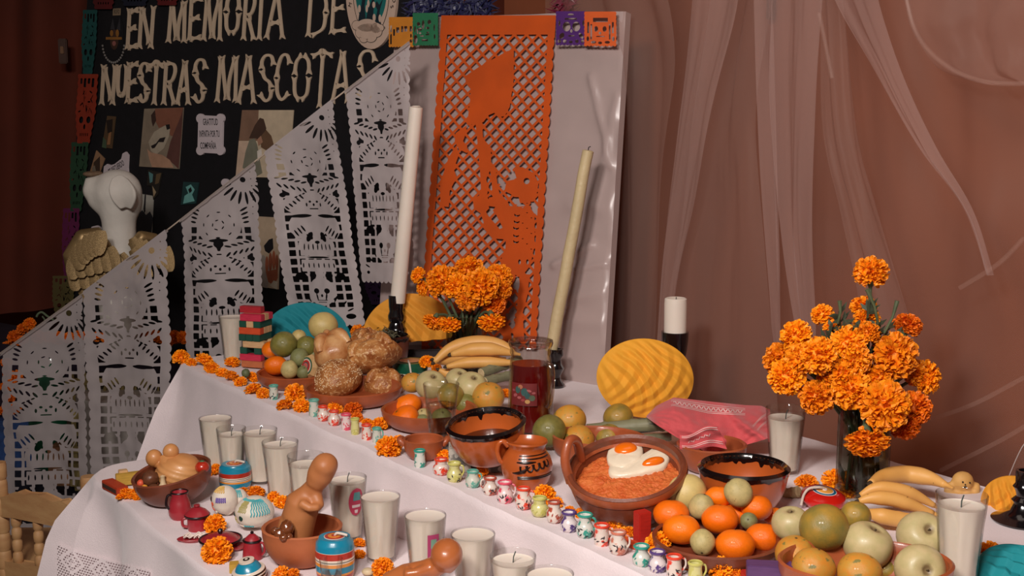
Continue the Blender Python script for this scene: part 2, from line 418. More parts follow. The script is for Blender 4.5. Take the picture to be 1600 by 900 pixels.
# ------------------------------------------------------------------ organza curtain in front of the terracotta wall
cu = thing('organza_curtain', 'sheer pinkish organza curtain draped over the terracotta wall', 'curtain', sp(0, .84, 2.3))
def curtain_piece(name, rows, n, mat, amp=.012, fr=20, seed=0, nu=60, nv=50):
    """rows: (v, uL, uR) outlines read on the curtain's own plane, n metres behind the altar's front edge"""
    p0 = sp(0, n, 0); rows = bez([(r[0], r[1], r[2]) for r in rows], 10)
    def fn(a, b):
        k = b * (len(rows) - 1); i = min(int(k), len(rows) - 2); t = k - i; r = rows[i] * (1 - t) + rows[i + 1] * t
        q = ptplane(r.y + (r.z - r.y) * a, r.x, p0, AN)
        o = amp * (math.sin(a * fr + seed + 1.5 * nz((a * 2, b * 1.5, seed))) + .8 * nz((a * 5, b * 4, seed + 7)) + .25 * nz((a * 11, b * 7, seed + 2)))
        o += .10 * amp * nz((a * 16 + b * 4, b * 3, seed + 4))
        return q + AN * o - cu.location
    return MB().grid(fn, nu, nv).build(name, mat, cu, smooth=180)
curtain_piece('back_layer', [(-120, 840, 1900), (200, 850, 1900), (460, 860, 1900), (760, 880, 1900)], .90, m_organza, .022, 44, 1, 150, 70)
curtain_piece('fold', [(-120, 800, 1010), (60, 880, 1060), (300, 930, 1040), (640, 930, 1020)], .86, m_organza, .014, 15, 2)
curtain_piece('fold', [(-120, 1092, 1165), (0, 1084, 1158), (150, 1068, 1118), (300, 1048, 1092), (450, 1032, 1060), (620, 1022, 1045)], .83, m_organza2, .008, 8, 3)
curtain_piece('fold', [(-120, 1130, 1230), (150, 1092, 1180), (300, 1075, 1185), (480, 1046, 1200), (700, 1030, 1215)], .87, m_organza, .010, 9, 4)
curtain_piece('fold', [(-120, 1180, 1212), (0, 1181, 1210), (220, 1188, 1216), (450, 1204, 1222), (560, 1214, 1224)], .82, m_organza2, .006, 6, 5)
curtain_piece('fold', [(-120, 1208, 1282), (0, 1209, 1280), (150, 1207, 1272), (330, 1218, 1264), (450, 1232, 1268), (560, 1250, 1270)], .80, m_organza2, .008, 8, 6)
curtain_piece('fold', [(-120, 1270, 1300), (0, 1278, 1318), (200, 1282, 1340), (330, 1310, 1372), (470, 1340, 1412), (600, 1350, 1440)], .86, m_organza, .008, 9, 7)
curtain_piece('fold', [(-120, 1262, 1350), (0, 1302, 1372), (110, 1362, 1406), (230, 1432, 1462), (330, 1505, 1520), (430, 1540, 1552)], .81, m_organza2, .006, 5, 8)
curtain_piece('fold', [(-120, 1395, 1700), (0, 1412, 1680), (60, 1428, 1650), (110, 1470, 1640), (132, 1540, 1640)], .84, m_organza, .014, 12, 9)
# creases and gathered hems read as thin bright ridges on the cloth
def ridge(P, n, r=.0022, mat=m_organza2):
    pts = [ptplane(u, v, sp(0, n, 0), AN) - cu.location for u, v in P]
    MB().tube(bez(pts, 8), r, 6).build('crease', mat, cu)
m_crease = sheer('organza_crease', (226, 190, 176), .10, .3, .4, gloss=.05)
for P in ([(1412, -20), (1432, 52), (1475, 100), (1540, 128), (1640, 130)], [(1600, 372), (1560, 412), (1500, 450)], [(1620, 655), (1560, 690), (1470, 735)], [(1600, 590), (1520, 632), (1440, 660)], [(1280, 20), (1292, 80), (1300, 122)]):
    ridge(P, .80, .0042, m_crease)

# ------------------------------------------------------------------ satin covered board with the orange papel picado
A0 = ptplane(942, 604, pt(942, 604, ZU), Vector((0, 1, 0))); A1 = pty(590, 556, 3.27); A1.z = ZU; A2 = pty(977, 18, 2.95)
PN = (A1 - A0).cross(A2 - A0).normalized()
if PN.y > 0: PN = -PN
def pan(u, v, off=0.): return ptplane(u, v, A0, PN) + PN * off
panel = thing('satin_board', 'tall board wrapped in shiny white satin at the back of the altar', 'board', pan(766, 590))
def crease(u, v):
    h = .012 * nz((u * .006, v * .008, 3)) + .004 * nz((u * .02, v * .03, 8))
    for (x0, y0, x1, y1, a, wd) in ((870, 415, 925, 383, .010, 6), (885, 425, 950, 412, .006, 4), (930, 320, 965, 150, .006, 7), (640, 380, 670, 420, .006, 4),
                                    (880, 470, 950, 455, .006, 10), (640, 205, 680, 203, .004, 6), (895, 320, 940, 330, .005, 14), (925, 120, 955, 260, .007, 5), (880, 500, 945, 505, .005, 12)):
        L2 = (x1 - x0) ** 2 + (y1 - y0) ** 2; t = max(0, min(1, ((u - x0) * (x1 - x0) + (v - y0) * (y1 - y0)) / L2))
        d = math.hypot(u - x0 - t * (x1 - x0), v - y0 - t * (y1 - y0)); h += a * math.exp(-(d / wd) ** 2)
    return h
def pfn(a, b):
    u = (618 + 360 * a) * (1 - b) + (588 + 354 * a) * b; v = (28 - 10 * a) * (1 - b) + (575 + 29 * a) * b
    return pan(u, v, crease(u, v) * (1 if .01 < a < .99 else 0)) - panel.location
MB().grid(pfn, 90, 130).build('satin_cover', m_satin, panel, smooth=180)
mb = MB(); c8 = [pan(*q, .0) - panel.location for q in ((618, 28), (978, 18), (942, 604), (588, 575))]; c8 += [p - PN * .022 for p in c8]
mb.add(c8, [(4, 5, 6, 7), (0, 4, 5, 1), (1, 5, 6, 2), (2, 6, 7, 3), (3, 7, 4, 0)]); mb.build('board_core', m_satin, panel, smooth=False)

def photo_sheet(name, F, u0, u1, v0, v1, step, place, mat, origin, label, cat, parent=None, off=.014, ripple=.0):
    """cut sheet whose outline field F is read in the photograph's units on a real plane (place)"""
    W, H = u1 - u0, v1 - v0
    def fn(x, y): return place(u0 + x, v0 + y, off + ripple * (nz((x * .03, y * .02, u0)) + .4 * math.sin(x * .07 + y * .02))) - origin
    mb = cutpaper(lambda X, Y: F(X + u0, Y + v0), W, H, int(W / step), int(H / step), fn)
    o = mb.build(name, mat, parent, smooth=180, loc=None if parent else origin)
    if not parent: tag(o, label, cat)
    return o
S3 = 1 / 3.214
def c2(P, oy=60): return [(660 + x * S3, oy + y * S3) for x, y in P]
ORA_SOLID = [c2([(232, 195), (300, 150), (440, 70), (475, 62), (475, 210), (455, 350), (430, 395), (400, 400), (385, 375), (350, 390), (322, 425), (240, 440), (255, 340), (260, 260), (235, 230)]),
    c2([(282, 420), (316, 425), (322, 520), (360, 560), (362, 640), (345, 700), (352, 740), (340, 800), (388, 850), (330, 860), (312, 780), (305, 650), (296, 560)]),
    c2([(345, 600), (385, 660), (395, 740), (420, 840), (400, 870), (372, 800), (362, 700)]),
    c2([(240, 440), (185, 480), (180, 520), (200, 560), (240, 580), (242, 545), (222, 520), (236, 480)]),
    c2([(190, 540), (150, 600), (120, 690), (105, 720), (108, 845), (150, 850), (155, 770), (190, 700), (175, 660), (200, 590)]),
    c2([(475, 655), (520, 650), (575, 680), (600, 730), (590, 790), (550, 830), (500, 830), (470, 790), (430, 770), (440, 720), (490, 710)]),
    c2([(270, 170), (300, 150), (330, 140), (345, 175), (330, 215), (350, 260), (400, 320), (445, 300), (445, 370), (380, 365), (330, 300), (310, 240), (275, 215)], 260),
    c2([(350, 160), (420, 150), (450, 190), (460, 240), (430, 330), (385, 240), (360, 200)], 260),
    c2([(430, 200), (500, 205), (560, 200), (580, 260), (580, 400), (560, 500), (430, 450), (440, 330), (425, 260)], 260),
    c2([(420, 440), (540, 440), (560, 500), (520, 550), (440, 545), (405, 510)], 260),
    c2([(410, 540), (480, 545), (465, 640), (430, 720), (470, 880), (430, 880), (380, 720)], 260),
    c2([(505, 540), (555, 545), (545, 650), (520, 740), (530, 880), (470, 880), (490, 740)], 260)]
ORA_CUT = [c2([(445, 690), (468, 662), (490, 705), (470, 712)]), c2([(465, 800), (500, 800), (508, 840), (480, 835)]), c2([(350, 845), (385, 850), (360, 880)]),
           c2([(395, 690), (425, 710), (420, 745), (400, 730)]), c2([(560, 820), (600, 850), (580, 885), (562, 860)])]
def orange_field(U, V):
    t = (V - 25) / 390.; uL = 697 - 27 * t; uR = 872 - 23 * t
    sc = 3.2 * (np.abs(np.sin(PI * (V - 60) / 17.5)) ** .6 - 1)
    inn = V > 62
    f = np.minimum(np.minimum(U - uL + np.where(inn, sc + 2, 2), uR - U + np.where(inn, sc + 2, 2)), V - 26 - .0 * U)
    x = U - uL; y = V - 56; p = 19.; q = 20.5
    a = np.mod(x / p + y / q, 1.) - .5; b = np.mod(x / p - y / q, 1.) - .5
    line = np.maximum(np.abs(a), np.abs(b))          # .5 on the lattice bars
    hole = (.365 - line) * 17
    reg = np.minimum(np.minimum(x - 9, (uR - uL) - 9 - x), V - 56)
    hole = np.minimum(hole, reg)
    for P in ORA_SOLID: hole = np.minimum(hole, -sd_poly(U, V, P))
    hole = np.maximum(hole, sd_ell(U, V, 660 + 540 * S3, 60 + 720 * S3, 4.6, 4.8))
    for P in ORA_CUT: hole = np.maximum(hole, sd_poly(U, V, P))
    for k, (cx, cy) in enumerate(((492, 245), (490, 278), (487, 310), (487, 348), (487, 378))):
        ex, ey = 660 + cx * S3, 260 + cy * S3
        hole = np.maximum(hole, np.minimum(sd_ell(U, V, ex, ey, 4.6, 3.4), -sd_ell(U, V, ex + .5, ey - 2.2, 4.4, 3.2)))
    for (cx, cy, r1, r2) in ((505, 482, 2, 4), (545, 482, 2, 4), (492, 590, 4, 11), (465, 750, 5, 9), (345, 710 - 640, 2, 5)):
        hole = np.maximum(hole, sd_ell(U, V, 660 + cx * S3, 260 + cy * S3, r1, r2))
    for k in range(9): hole = np.maximum(hole, sd_ell(U, V, 660 + (520 + 22 * (k % 3)) * S3, 260 + (210 + 26 * k) * S3, 1.6, .7))
    return np.minimum(f, -hole)
photo_sheet('papel_picado', orange_field, 664, 878, 22, 545, .8, pan, m_orange_p, pan(765, 540),
            'tall orange cut paper banner with lattice and a skeleton figure on the satin board', 'paper banner', off=.0135, ripple=.001)

def small_face_field(u0, u1, v0, v1, kind):
    def F(U, V):
        x = (U - u0) / (u1 - u0); y = (V - v0) / (v1 - v0)
        sc = .03 * (np.abs(np.sin(PI * x * 9)) - 1) * (y > .5); s2 = .03 * (np.abs(np.sin(PI * y * 9)) - 1)
        f = np.minimum(np.minimum(x + s2 * .6, 1 - x + s2 * .6), np.minimum(y, 1 - y + sc))
        h = np.full(x.shape, -1.)
        E = lambda *a: sd_ell(x, y, *a)
        if kind == 0: L_ = [sd_box(x, y, .3, .34, .42, .52), sd_box(x, y, .5, .3, .58, .5), sd_box(x, y, .62, .3, .74, .48), sd_box(x, y, .84, .3, .93, .48), sd_box(x, y, .06, .28, .13, .5), sd_box(x, y, .06, .56, .12, .9), sd_box(x, y, .18, .4, .25, .62), sd_box(x, y, .86, .56, .92, .68), sd_box(x, y, .84, .74, .93, .84)]
        elif kind == 1: L_ = [E(.42, .36, .05, .14), E(.24, .34, .07, .06, .5), E(.66, .28, .07, .07), E(.3, .5, .07, .05), E(.6, .46, .06, .04), E(.3, .62, .05, .03), E(.6, .6, .05, .03), sd_box(x, y, .3, .68, .45, .72), sd_box(x, y, .52, .64, .66, .68), sd_box(x, y, .36, .8, .6, .86), E(.12, .8, .07, .14), E(.1, .5, .03, .1), E(.2, .55, .03, .1), E(.85, .45, .03, .1), E(.86, .72, .03, .08)]
        elif kind == 2: L_ = [E(.36, .45, .13, .14), E(.68, .45, .13, .14), sd_box(x, y, .3, .2, .7, .25), E(.2, .72, .07, .1, .7), E(.84, .72, .06, .1, -.7), sd_box(x, y, .42, .7, .62, .74), E(.12, .88, .06, .05), E(.3, .88, .06, .05), E(.5, .9, .06, .04), E(.7, .88, .06, .05), E(.88, .88, .05, .05), E(.52, .58, .04, .05), E(.12, .35, .03, .09), E(.92, .35, .03, .09), E(.5, .1, .1, .03)]
        else: L_ = [sd_box(x, y, .28, .18, .74, .3), E(.38, .5, .06, .08), E(.64, .5, .06, .08), sd_box(x, y, .1, .3, .16, .62), sd_box(x, y, .2, .36, .25, .8), sd_box(x, y, .86, .3, .92, .62), sd_box(x, y, .77, .36, .82, .8), E(.5, .62, .04, .04), sd_box(x, y, .38, .7, .64, .73), E(.3, .88, .08, .04), E(.5, .9, .06, .04), E(.72, .88, .08, .04), E(.12, .78, .04, .07), E(.9, .78, .04, .07)]
        for l in L_: h = np.maximum(h, l)
        return np.minimum(f, -h) * (u1 - u0)
    return F
for (a, b, c_, d, k, col, lb) in ((617, 656, 30, 77, 0, (206, 128, 34), 'small yellow cut paper flag at the left end of the satin board top'),
        (655, 695, 24, 75, 1, (36, 112, 74), 'small green cut paper flag beside the yellow one'),
        (879, 926, 22, 75, 2, (78, 30, 108), 'small purple cut paper skull flag at the top right of the satin board'),
        (924, 974, 23, 77, 3, (216, 92, 34), 'small orange cut paper flag at the right end of the satin board top')):
    photo_sheet('papel_picado', small_face_field(a, b, c_, d, k), a - 2, b + 2, c_ - 2, d + 3, .55, pan, M('tissue_%d' % k, col, .8, .08, 20), pan((a + b) / 2, d),
                lb, 'paper flag', off=.024 + .002 * k, ripple=.001)

# ------------------------------------------------------------------ black memorial board with bone lettering
B0, B1 = pty(130, 300, 4.9), pty(630, 300, 3.92); bd = (B1 - B0); bd.z = 0; BNn = Vector((bd.y, -bd.x, 0)).normalized()
def brd(u, v, off=0.): return ptplane(u, v, B0, BNn) + BNn * off
bo = brd(340, 500)
board = thing('memorial_board', 'large black board lettered in bones, behind the white flags', 'board', bo)
q = [brd(*p) - bo for p in ((142, -70), (655, -70), (640, 560), (92, 560))]
MB().add(q + [p - BNn * .03 for p in q], [(3, 2, 1, 0), (4, 5, 6, 7), (0, 1, 5, 4), (1, 2, 6, 5), (2, 3, 7, 6), (3, 0, 4, 7)]).build('backing', m_black, board, smooth=False)
m_bone = M('bone_paper', (220, 196, 168), .8, .06, 20)
GL = {  # bones on a unit box, y downwards: each a polyline (two points = straight bone, more = bent bone)
 'E': [[(.22, .0), (.2, 1)], [(.3, .07), (.9, .03)], [(.3, .5), (.78, .46)], [(.3, .95), (.95, .92)]], 'N': [[(.12, 0), (.1, 1)], [(.2, .08), (.48, .5), (.72, .9)], [(.9, 0), (.84, 1)]],
 'M': [[(.14, .03), (.06, 1)], [(.2, .0), (.3, .4), (.48, .95)], [(.78, .05), (.58, .5), (.54, .95)], [(.84, 0), (.9, 1)]], 'O': [[(.46, .03), (.2, .18), (.14, .44)], [(.14, .5), (.2, .84), (.44, .97)], [(.56, .03), (.8, .16), (.86, .42)], [(.86, .5), (.8, .84), (.54, .97)]],
 'R': [[(.2, 0), (.16, 1)], [(.3, .03), (.74, .06), (.86, .22), (.7, .42), (.42, .5)], [(.46, .54), (.92, 1)]], 'I': [[(.5, 0), (.46, 1)]], 'A': [[(.52, .0), (.08, 1)], [(.56, .02), (.94, 1)], [(.3, .68), (.74, .66)]],
 'D': [[(.2, 0), (.16, 1)], [(.3, .03), (.7, .08), (.88, .3), (.9, .5)], [(.9, .54), (.8, .84), (.34, .98)]], 'U': [[(.14, 0), (.16, .7), (.3, .92), (.5, .96)], [(.88, 0), (.86, .7), (.74, .9), (.56, .97)]],
 'S': [[(.88, .22), (.72, .04), (.4, .03), (.2, .14), (.2, .3)], [(.22, .34), (.4, .5), (.66, .58), (.82, .7)], [(.82, .74), (.76, .92), (.5, .98), (.16, .84)]], 'T': [[(.06, .10), (.48, .02)], [(.52, .02), (.96, .08)], [(.52, .08), (.48, 1)]],
 'C': [[(.86, .22), (.66, .04), (.36, .08), (.18, .3), (.14, .5)], [(.14, .54), (.22, .84), (.5, .97), (.86, .84)]]}
row1 = [('E', 198, 217, 14, 77), ('N', 218, 242, 10, 75), ('M', 264, 293, 2, 66), ('E', 294, 317, -4, 64), ('M', 319, 349, -5, 63), ('O', 351, 378, -12, 54), ('R', 380, 401, -12, 62),
        ('I', 402, 415, -14, 62), ('A', 417, 446, -14, 60), ('D', 479, 514, -20, 57), ('E', 516, 543, -24, 53)]
row2 = [('N', 159, 182, 102, 163), ('U', 183, 200, 102, 150), ('E', 198, 217, 98, 161), ('S', 216, 235, 98, 160), ('T', 232, 256, 97, 163), ('R', 255, 277, 97, 163), ('A', 278, 298, 95, 163),
        ('S', 301, 324, 92, 161), ('M', 340, 374, 88, 159), ('A', 373, 401, 87, 161), ('S', 404, 431, 85, 159), ('C', 430, 457, 83, 158), ('O', 457, 488, 84, 158), ('T', 486, 520, 79, 168),
        ('A', 520, 548, 80, 160), ('S', 556, 590, 78, 158)]
for ch, u0, u1, v0, v1 in row1 + row2:
    mb = MB(); sx_, sy_ = (u1 - u0), (v1 - v0)
    for st in GL[ch]:
        Pp = [Vector((u0 + x * sx_ - .05 * sy_ * (y - .5), v0 + y * sy_, 0)) for x, y in st]
        cv = bez(Pp, 12 if len(Pp) == 2 else 6); n = len(cv); Lt = sum((cv[i + 1] - cv[i]).length for i in range(n - 1)); acc = 0; wd = 3.0 if Lt > 30 else 3.3
        A = []; Bq = []; F_, K_ = [], []
        for i, p in enumerate(cv):
            if i: acc += (cv[i] - cv[i - 1]).length
            t = (cv[min(i + 1, n - 1)] - cv[max(i - 1, 0)]).normalized(); nn = Vector((-t.y, t.x, 0)); e = min(acc, Lt - acc)
            ww = wd * (.70 + .75 * math.exp(-(e / 3.6) ** 2)) * (1 + .08 * nz((u0, acc * .3, v0)))
            ext = -t * 1.6 if i == 0 else (t * 1.6 if i == n - 1 else Vector((0, 0, 0)))
            A.append(p + nn * ww + ext); Bq.append(p - nn * ww + ext)
        ctr0, ctr1 = cv[0] + (cv[1] - cv[0]) * .3, cv[-1] + (cv[-2] - cv[-1]) * .3
        out = [ctr0] + A + [ctr1] + Bq[::-1]; m = len(out)
        vs = [brd(p.x, p.y, .006) - bo for p in out] + [brd(p.x, p.y, .0005) - bo for p in out]
        ai = lambda i: 1 + i
        bi = lambda i: m - 1 - i
        fs = [(ai(i), bi(i), bi(i + 1), ai(i + 1)) for i in range(1, n - 2)] + [(0, bi(0), bi(1)), (0, bi(1), ai(1)), (0, ai(1), ai(0)), (n + 1, ai(n - 1), ai(n - 2)), (n + 1, ai(n - 2), bi(n - 2)), (n + 1, bi(n - 2), bi(n - 1))]
        fs += [(i, (i + 1) % m, m + (i + 1) % m, m + i) for i in range(m)]
        mb.add(vs, fs)
    mb.build('bone_letter', m_bone, board, smooth=False)

def flat(mb, P, off, place, org, k=0):
    mb.mat(k); vs = [place(u, v, off) - org for u, v in P]; mb.add(vs, [tuple(range(len(vs)))]); return mb
def ellp(cx, cy, rx, ry, n=28, a0=0., a1=2 * PI, rot=0.):
    r = [(cx + rx * math.cos(a0 + (a1 - a0) * i / n), cy + ry * math.sin(a0 + (a1 - a0) * i / n)) for i in range(n)]
    return r if not rot else [(cx + (x - cx) * math.cos(rot) - (y - cy) * math.sin(rot), cy + (x - cx) * math.sin(rot) + (y - cy) * math.cos(rot)) for x, y in r]
def text(body, u, v, hpx, place, mat, parent, org, rot=0., off=.004, name='lettering', bold=0., wide=1., font_ext=0.):
    """flat lettering on a board plane; hpx = letter height in photograph units"""
    c = bpy.data.curves.new(name, 'FONT'); c.body = body; c.align_x = 'CENTER'; c.align_y = 'CENTER'; c.offset = bold
    c.resolution_u = 2
    p = place(u, v, off); ex = (place(u + 10, v, off) - p).normalized(); ey = (place(u, v - 10, off) - p).normalized()
    ezz = ex.cross(ey).normalized(); ey = ezz.cross(ex)
    s = hpx * px(p) / .7; c.size = 1
    m_ = Matrix((ex, ey, ezz)).transposed().to_4x4() @ Matrix.Rotation(rot, 4, 'Z') @ Matrix.Diagonal((s * wide, s, s, 1))
    me_o = bpy.data.objects.new(name, c); C.objects.link(me_o); c.materials.append(mat)
    m_.translation = p - org; me_o.matrix_basis = m_; me_o.parent = parent; KIDS.setdefault(parent.name, []).append(me_o)
    return me_o
m_ink = M('print_ink', (22, 20, 22), .8, .1)
# oval emblem: pale ring, teal field with dark animal silhouettes and a pale cloud
em = thing('oval_emblem', 'oval pale emblem with teal centre and cloud, top right of the black board', 'emblem', brd(583, 77))
o_ = em.location.copy()
m_pale = M('emblem_paper', (214, 186, 166), .8, .04)
cx, cy, rx, ry = 584, -8, 39.5, 85
MB_ = MB(); P = ellp(cx, cy, rx, ry, 48); n = len(P)
MB_.add([brd(u, v, .012) - o_ for u, v in P] + [brd(u, v, .001) - o_ for u, v in P], [tuple(range(n))[::-1]] + [(i, (i + 1) % n, n + (i + 1) % n, n + i) for i in range(n)])
MB_.build('ring', m_pale, em, smooth=False)
mb = MB(); flat(mb, ellp(584, -12, 28.5, 68, 48), .0124, brd, o_, 0); flat(mb, ellp(584, -12, 27.6, 67, 48), .0127, brd, o_, 1); flat(mb, ellp(584, -14, 24.5, 55, 48), .0130, brd, o_, 2)
for P in ([(564, 33), (566, 20), (569, 8), (571, -10), (577, -10), (574, 10), (576, 34)], [(576, 32), (579, 16), (584, 4), (590, -12), (589, 4), (587, 32)], [(590, 38), (592, 26), (594, 16), (590, 8), (593, 2), (597, 8), (603, -2), (598, 16), (597, 26), (600, 38)]):
    flat(mb, P, .0133, brd, o_, 3)
for c_ in ((566, 14, 2.2, 6), (577.5, 14, 1.8, 6), (580, 6, 2, 6), (588.5, 8, 2.4, 5), (589, 28, 2.4, 6), (598, 29, 2.2, 6)): flat(mb, ellp(*c_, 14), .0135, brd, o_, 1)
for c_ in ((562, 40, 8), (568, 52, 8.5), (573, 60, 7.5), (584, 57, 10), (593, 50, 9), (599, 44, 6), (580, 42, 10), (574, 44, 12), (588, 44, 10)): flat(mb, ellp(c_[0], c_[1], c_[2], c_[2] * 1.0, 20), .0138, brd, o_, 0)
for c_ in ((562, 40, 8), (568, 52, 8.5), (573, 60, 7.5), (584, 57, 10), (593, 50, 9), (599, 44, 6), (580, 42, 10), (574, 44, 12), (588, 44, 10)): flat(mb, ellp(c_[0], c_[1], c_[2] - .7, c_[2] - .7, 20), .0142, brd, o_, 1)
for c_ in ((580, 49, 19, 12), (578, 40, 16, 10), (592, 44, 9, 8)): flat(mb, ellp(c_[0], c_[1], c_[2], c_[3], 24), .0144, brd, o_, 1)
mb.build('print', [m_ink, m_pale, M('emblem_teal', (20, 112, 108), .8, .05), M('emblem_dark', (16, 34, 44), .8, .05)], em, smooth=False)
text('M', 552, 8, 6.4, brd, m_ink, em, o_, 1.25, .0150); text('S', 617, 11, 6.4, brd, m_ink, em, o_, -1.25, .0150, bold=.01); text('O', 620, 1, 6.4, brd, m_ink, em, o_, -1.35, .0150, bold=.01); text('S', 621, -9, 6.4, brd, m_ink, em, o_, -1.4, .0150)
text('®', 605.5, 44, 3.4, brd, m_ink, em, o_, 0, .0150)

# round skull portrait with the name strip
sk = thing('name_portrait', 'dim round portrait drawing with bead chain and name strip, top left of board', 'picture', brd(181, 98)); o_ = sk.location.copy()
mb = MB(); flat(mb, ellp(179, 56, 16, 40, 30), .004, brd, o_, 0); flat(mb, ellp(180, 62, 6.5, 16, 20), .0044, brd, o_, 1)
flat(mb, [(167, 58), (192, 58), (192, 62), (167, 62)], .0048, brd, o_, 2); flat(mb, ellp(176, 52, 2.6, 5, 12), .0050, brd, o_, 2); flat(mb, ellp(185, 52, 2.6, 6, 12), .0050, brd, o_, 2)
flat(mb, [(174, 46), (178, 28), (181, 46)], .005, brd, o_, 3); flat(mb, [(184, 46), (189, 27), (190, 48)], .005, brd, o_, 3)
flat(mb, ellp(180, 68, 3, 4, 12), .0052, brd, o_, 4)
mb.build('drawing', [m_black, M('portrait_brown', (70, 44, 30), .9), M('portrait_gold', (150, 100, 40), .9), M('portrait_grey', (52, 50, 54), .9), M('portrait_pink', (150, 92, 84), .9)], sk, smooth=False)
for i in range(17):
    a = PI * (.04 + .92 * i / 16); p = brd(180 + 17 * math.cos(a), 68 + 30 * math.sin(a), .008) - o_
    MB().ball(p, (.0045, .0045, .0052), 8, 6).build('bead', M('bead_grey', (120, 116, 112), .5), sk)
mb = MB(); flat(mb, [(178.5, 13.5), (191, 13), (190.5, 24), (178, 24.5)], .006, brd, o_); mb.build('name_strip', M('name_paper', (140, 120, 96), .9), sk, smooth=False)
text('RUFO', 184.6, 18.7, 6.5, brd, m_ink, sk, o_, 0, .0065, wide=.55)

# bone-shaped plaques
def plaque(P, label, lines, cat='plaque'):
    us = [p[0] for p in P]; vs_ = [p[1] for p in P]; c_ = brd(sum(us) / len(us), max(vs_)); t = thing('bone_plaque', label, cat, c_)
    n = len(P); MB().add([brd(u, v, .008) - c_ for u, v in P] + [brd(u, v, .001) - c_ for u, v in P], [tuple(range(n)), ] + [(i, (i + 1) % n, n + (i + 1) % n, n + i) for i in range(n)]).build('plate', M('plaque_paper', (226, 212, 216), .8, .03), t, smooth=False)
    for (s_, u, v, h, r, wd) in lines: text(s_, u, v, h, brd, m_ink, t, c_, r, .0086, wide=wd, bold=.012)
    return t
def bonepoly(c, w_, h_, rot=0):
    P = [];
    for (ex, ey, a0) in ((-w_, -h_, 90), (w_, -h_, 180), (w_, h_, 270), (-w_, h_, 0)):
        for k in range(9):
            a = math.radians(a0 + 40 + 200 * k / 8 - 10); P.append((ex + 6.5 * math.cos(a), ey + 7.5 * math.sin(a)))
    return [(c[0] + x * math.cos(rot) - y * math.sin(rot), c[1] + x * math.sin(rot) + y * math.cos(rot)) for x, y in P]
plaque(bonepoly((331, 210), 15.5, 25), 'white bone-shaped plaque with three lines of writing, right of the dog muzzle photo',
       [('GRATITUD', 331.5, 191, 10, 0, .50), ('INFINITA POR TU', 330, 209.5, 10, 0, .42), ('COMPAÑIA', 328, 228, 10, 0, .50)])
plaque([(164, 270), (165, 260), (170, 256), (176, 258), (182, 256), (192, 248), (194, 240), (199, 237), (203, 242), (202, 262), (203, 280), (170, 285)], 'white bone-shaped plaque peeping over the dog bust', [('TE RECUERDO', 184.5, 262, 9, .38, .50)])
plaque([(140, 366), (146, 354), (154, 352), (162, 356), (168, 352), (170, 372), (146, 378)], 'white bone-shaped plaque corner beside the dog bust neck', [('UR', 162, 356, 7, .1, .5)])
plaque(ellp(354, 285, 6, 6, 14), 'small white rounded tip of a plaque above the string of flags', [])

# photographs pinned on the board: flat prints
def print_(P, layers, label):
    us = [p[0] for p in P]; vs_ = [p[1] for p in P]; c_ = brd(sum(us) / len(us), max(vs_)); mb = MB(); mats = []
    n = len(P); mb.mat(0); mb.add([brd(u, v, .005) - c_ for u, v in P] + [brd(u, v, .001) - c_ for u, v in P], [tuple(range(n))] + [(i, (i + 1) % n, n + (i + 1) % n, n + i) for i in range(n)])
    cols = [layers[0]]
    for i, (Q, col) in enumerate(layers[1:]):
        if col not in cols: cols.append(col)
        flat(mb, Q, .0054 + .0003 * i, brd, c_, cols.index(col))
    t = mb.build('photo_print', [M('print_%d_%d_%d' % c, tuple(min(255, int(x * 1.12)) for x in c), .55, .10, 26) for c in cols], None, smooth=False, loc=c_)
    return tag(t, label, 'photograph')
print_([(227, 170), (288, 168), (281, 264), (219, 260)], [(136, 122, 104), ([(244, 170), (288, 168), (285, 215), (268, 212), (262, 196), (250, 200), (245, 190)], (132, 84, 66)),
       ([(285, 180), (288, 168), (284, 226), (281, 264), (262, 246), (268, 222)], (96, 62, 56)), ([(238, 180), (244, 172), (246, 188), (241, 198), (239, 190)], (60, 42, 36)),
       ([(234, 222), (243, 206), (258, 197), (266, 194), (268, 202), (266, 214), (258, 232), (246, 242), (238, 236)], (168, 156, 136)),
       ([(261, 195), (267, 194), (268, 201), (263, 203)], (30, 26, 26)), ([(238, 228), (246, 224), (252, 216), (261, 214), (258, 222), (250, 222), (244, 231), (240, 232)], (34, 28, 28)),
       ([(232, 232), (238, 238), (256, 242), (268, 250), (274, 262), (240, 261), (236, 250)], (176, 138, 112))], 'photo print of a dog muzzle held against a face, on the black board')
print_([(380, 172), (460, 172), (452, 278), (370, 276)], [(196, 178, 152), ([(380, 172), (406, 172), (404, 220), (375, 220)], (130, 100, 82)), ([(375, 220), (392, 222), (384, 276), (370, 276)], (196, 170, 148)),
       ([(391, 216), (400, 196), (408, 184), (414, 186), (418, 200), (416, 214), (408, 222), (402, 216)], (74, 54, 44)), ([(392, 218), (400, 216), (404, 226), (408, 250), (412, 270), (402, 276), (381, 262), (386, 236)], (122, 120, 104)),
       ([(409, 214), (418, 203), (426, 212), (430, 226), (420, 236), (410, 230)], (104, 78, 58)), ([(404, 218), (410, 212), (413, 222), (406, 228)], (166, 124, 100)), ([(404, 236), (411, 232), (412, 244), (405, 252)], (214, 204, 194))],
       'photo print of a woman nuzzling a small dog, partly behind the flags')
print_([(169, 181), (182, 182), (176, 232), (161, 230)], [(86, 66, 44), ([(161, 230), (163, 214), (168, 220), (168, 232)], (70, 88, 66)), ([(168, 188), (178, 186), (177, 206), (170, 208)], (36, 26, 22)), ([(172, 208), (176, 206), (174, 226), (169, 226)], (150, 106, 70))], 'narrow photo print of a dark dog, left part of the board')
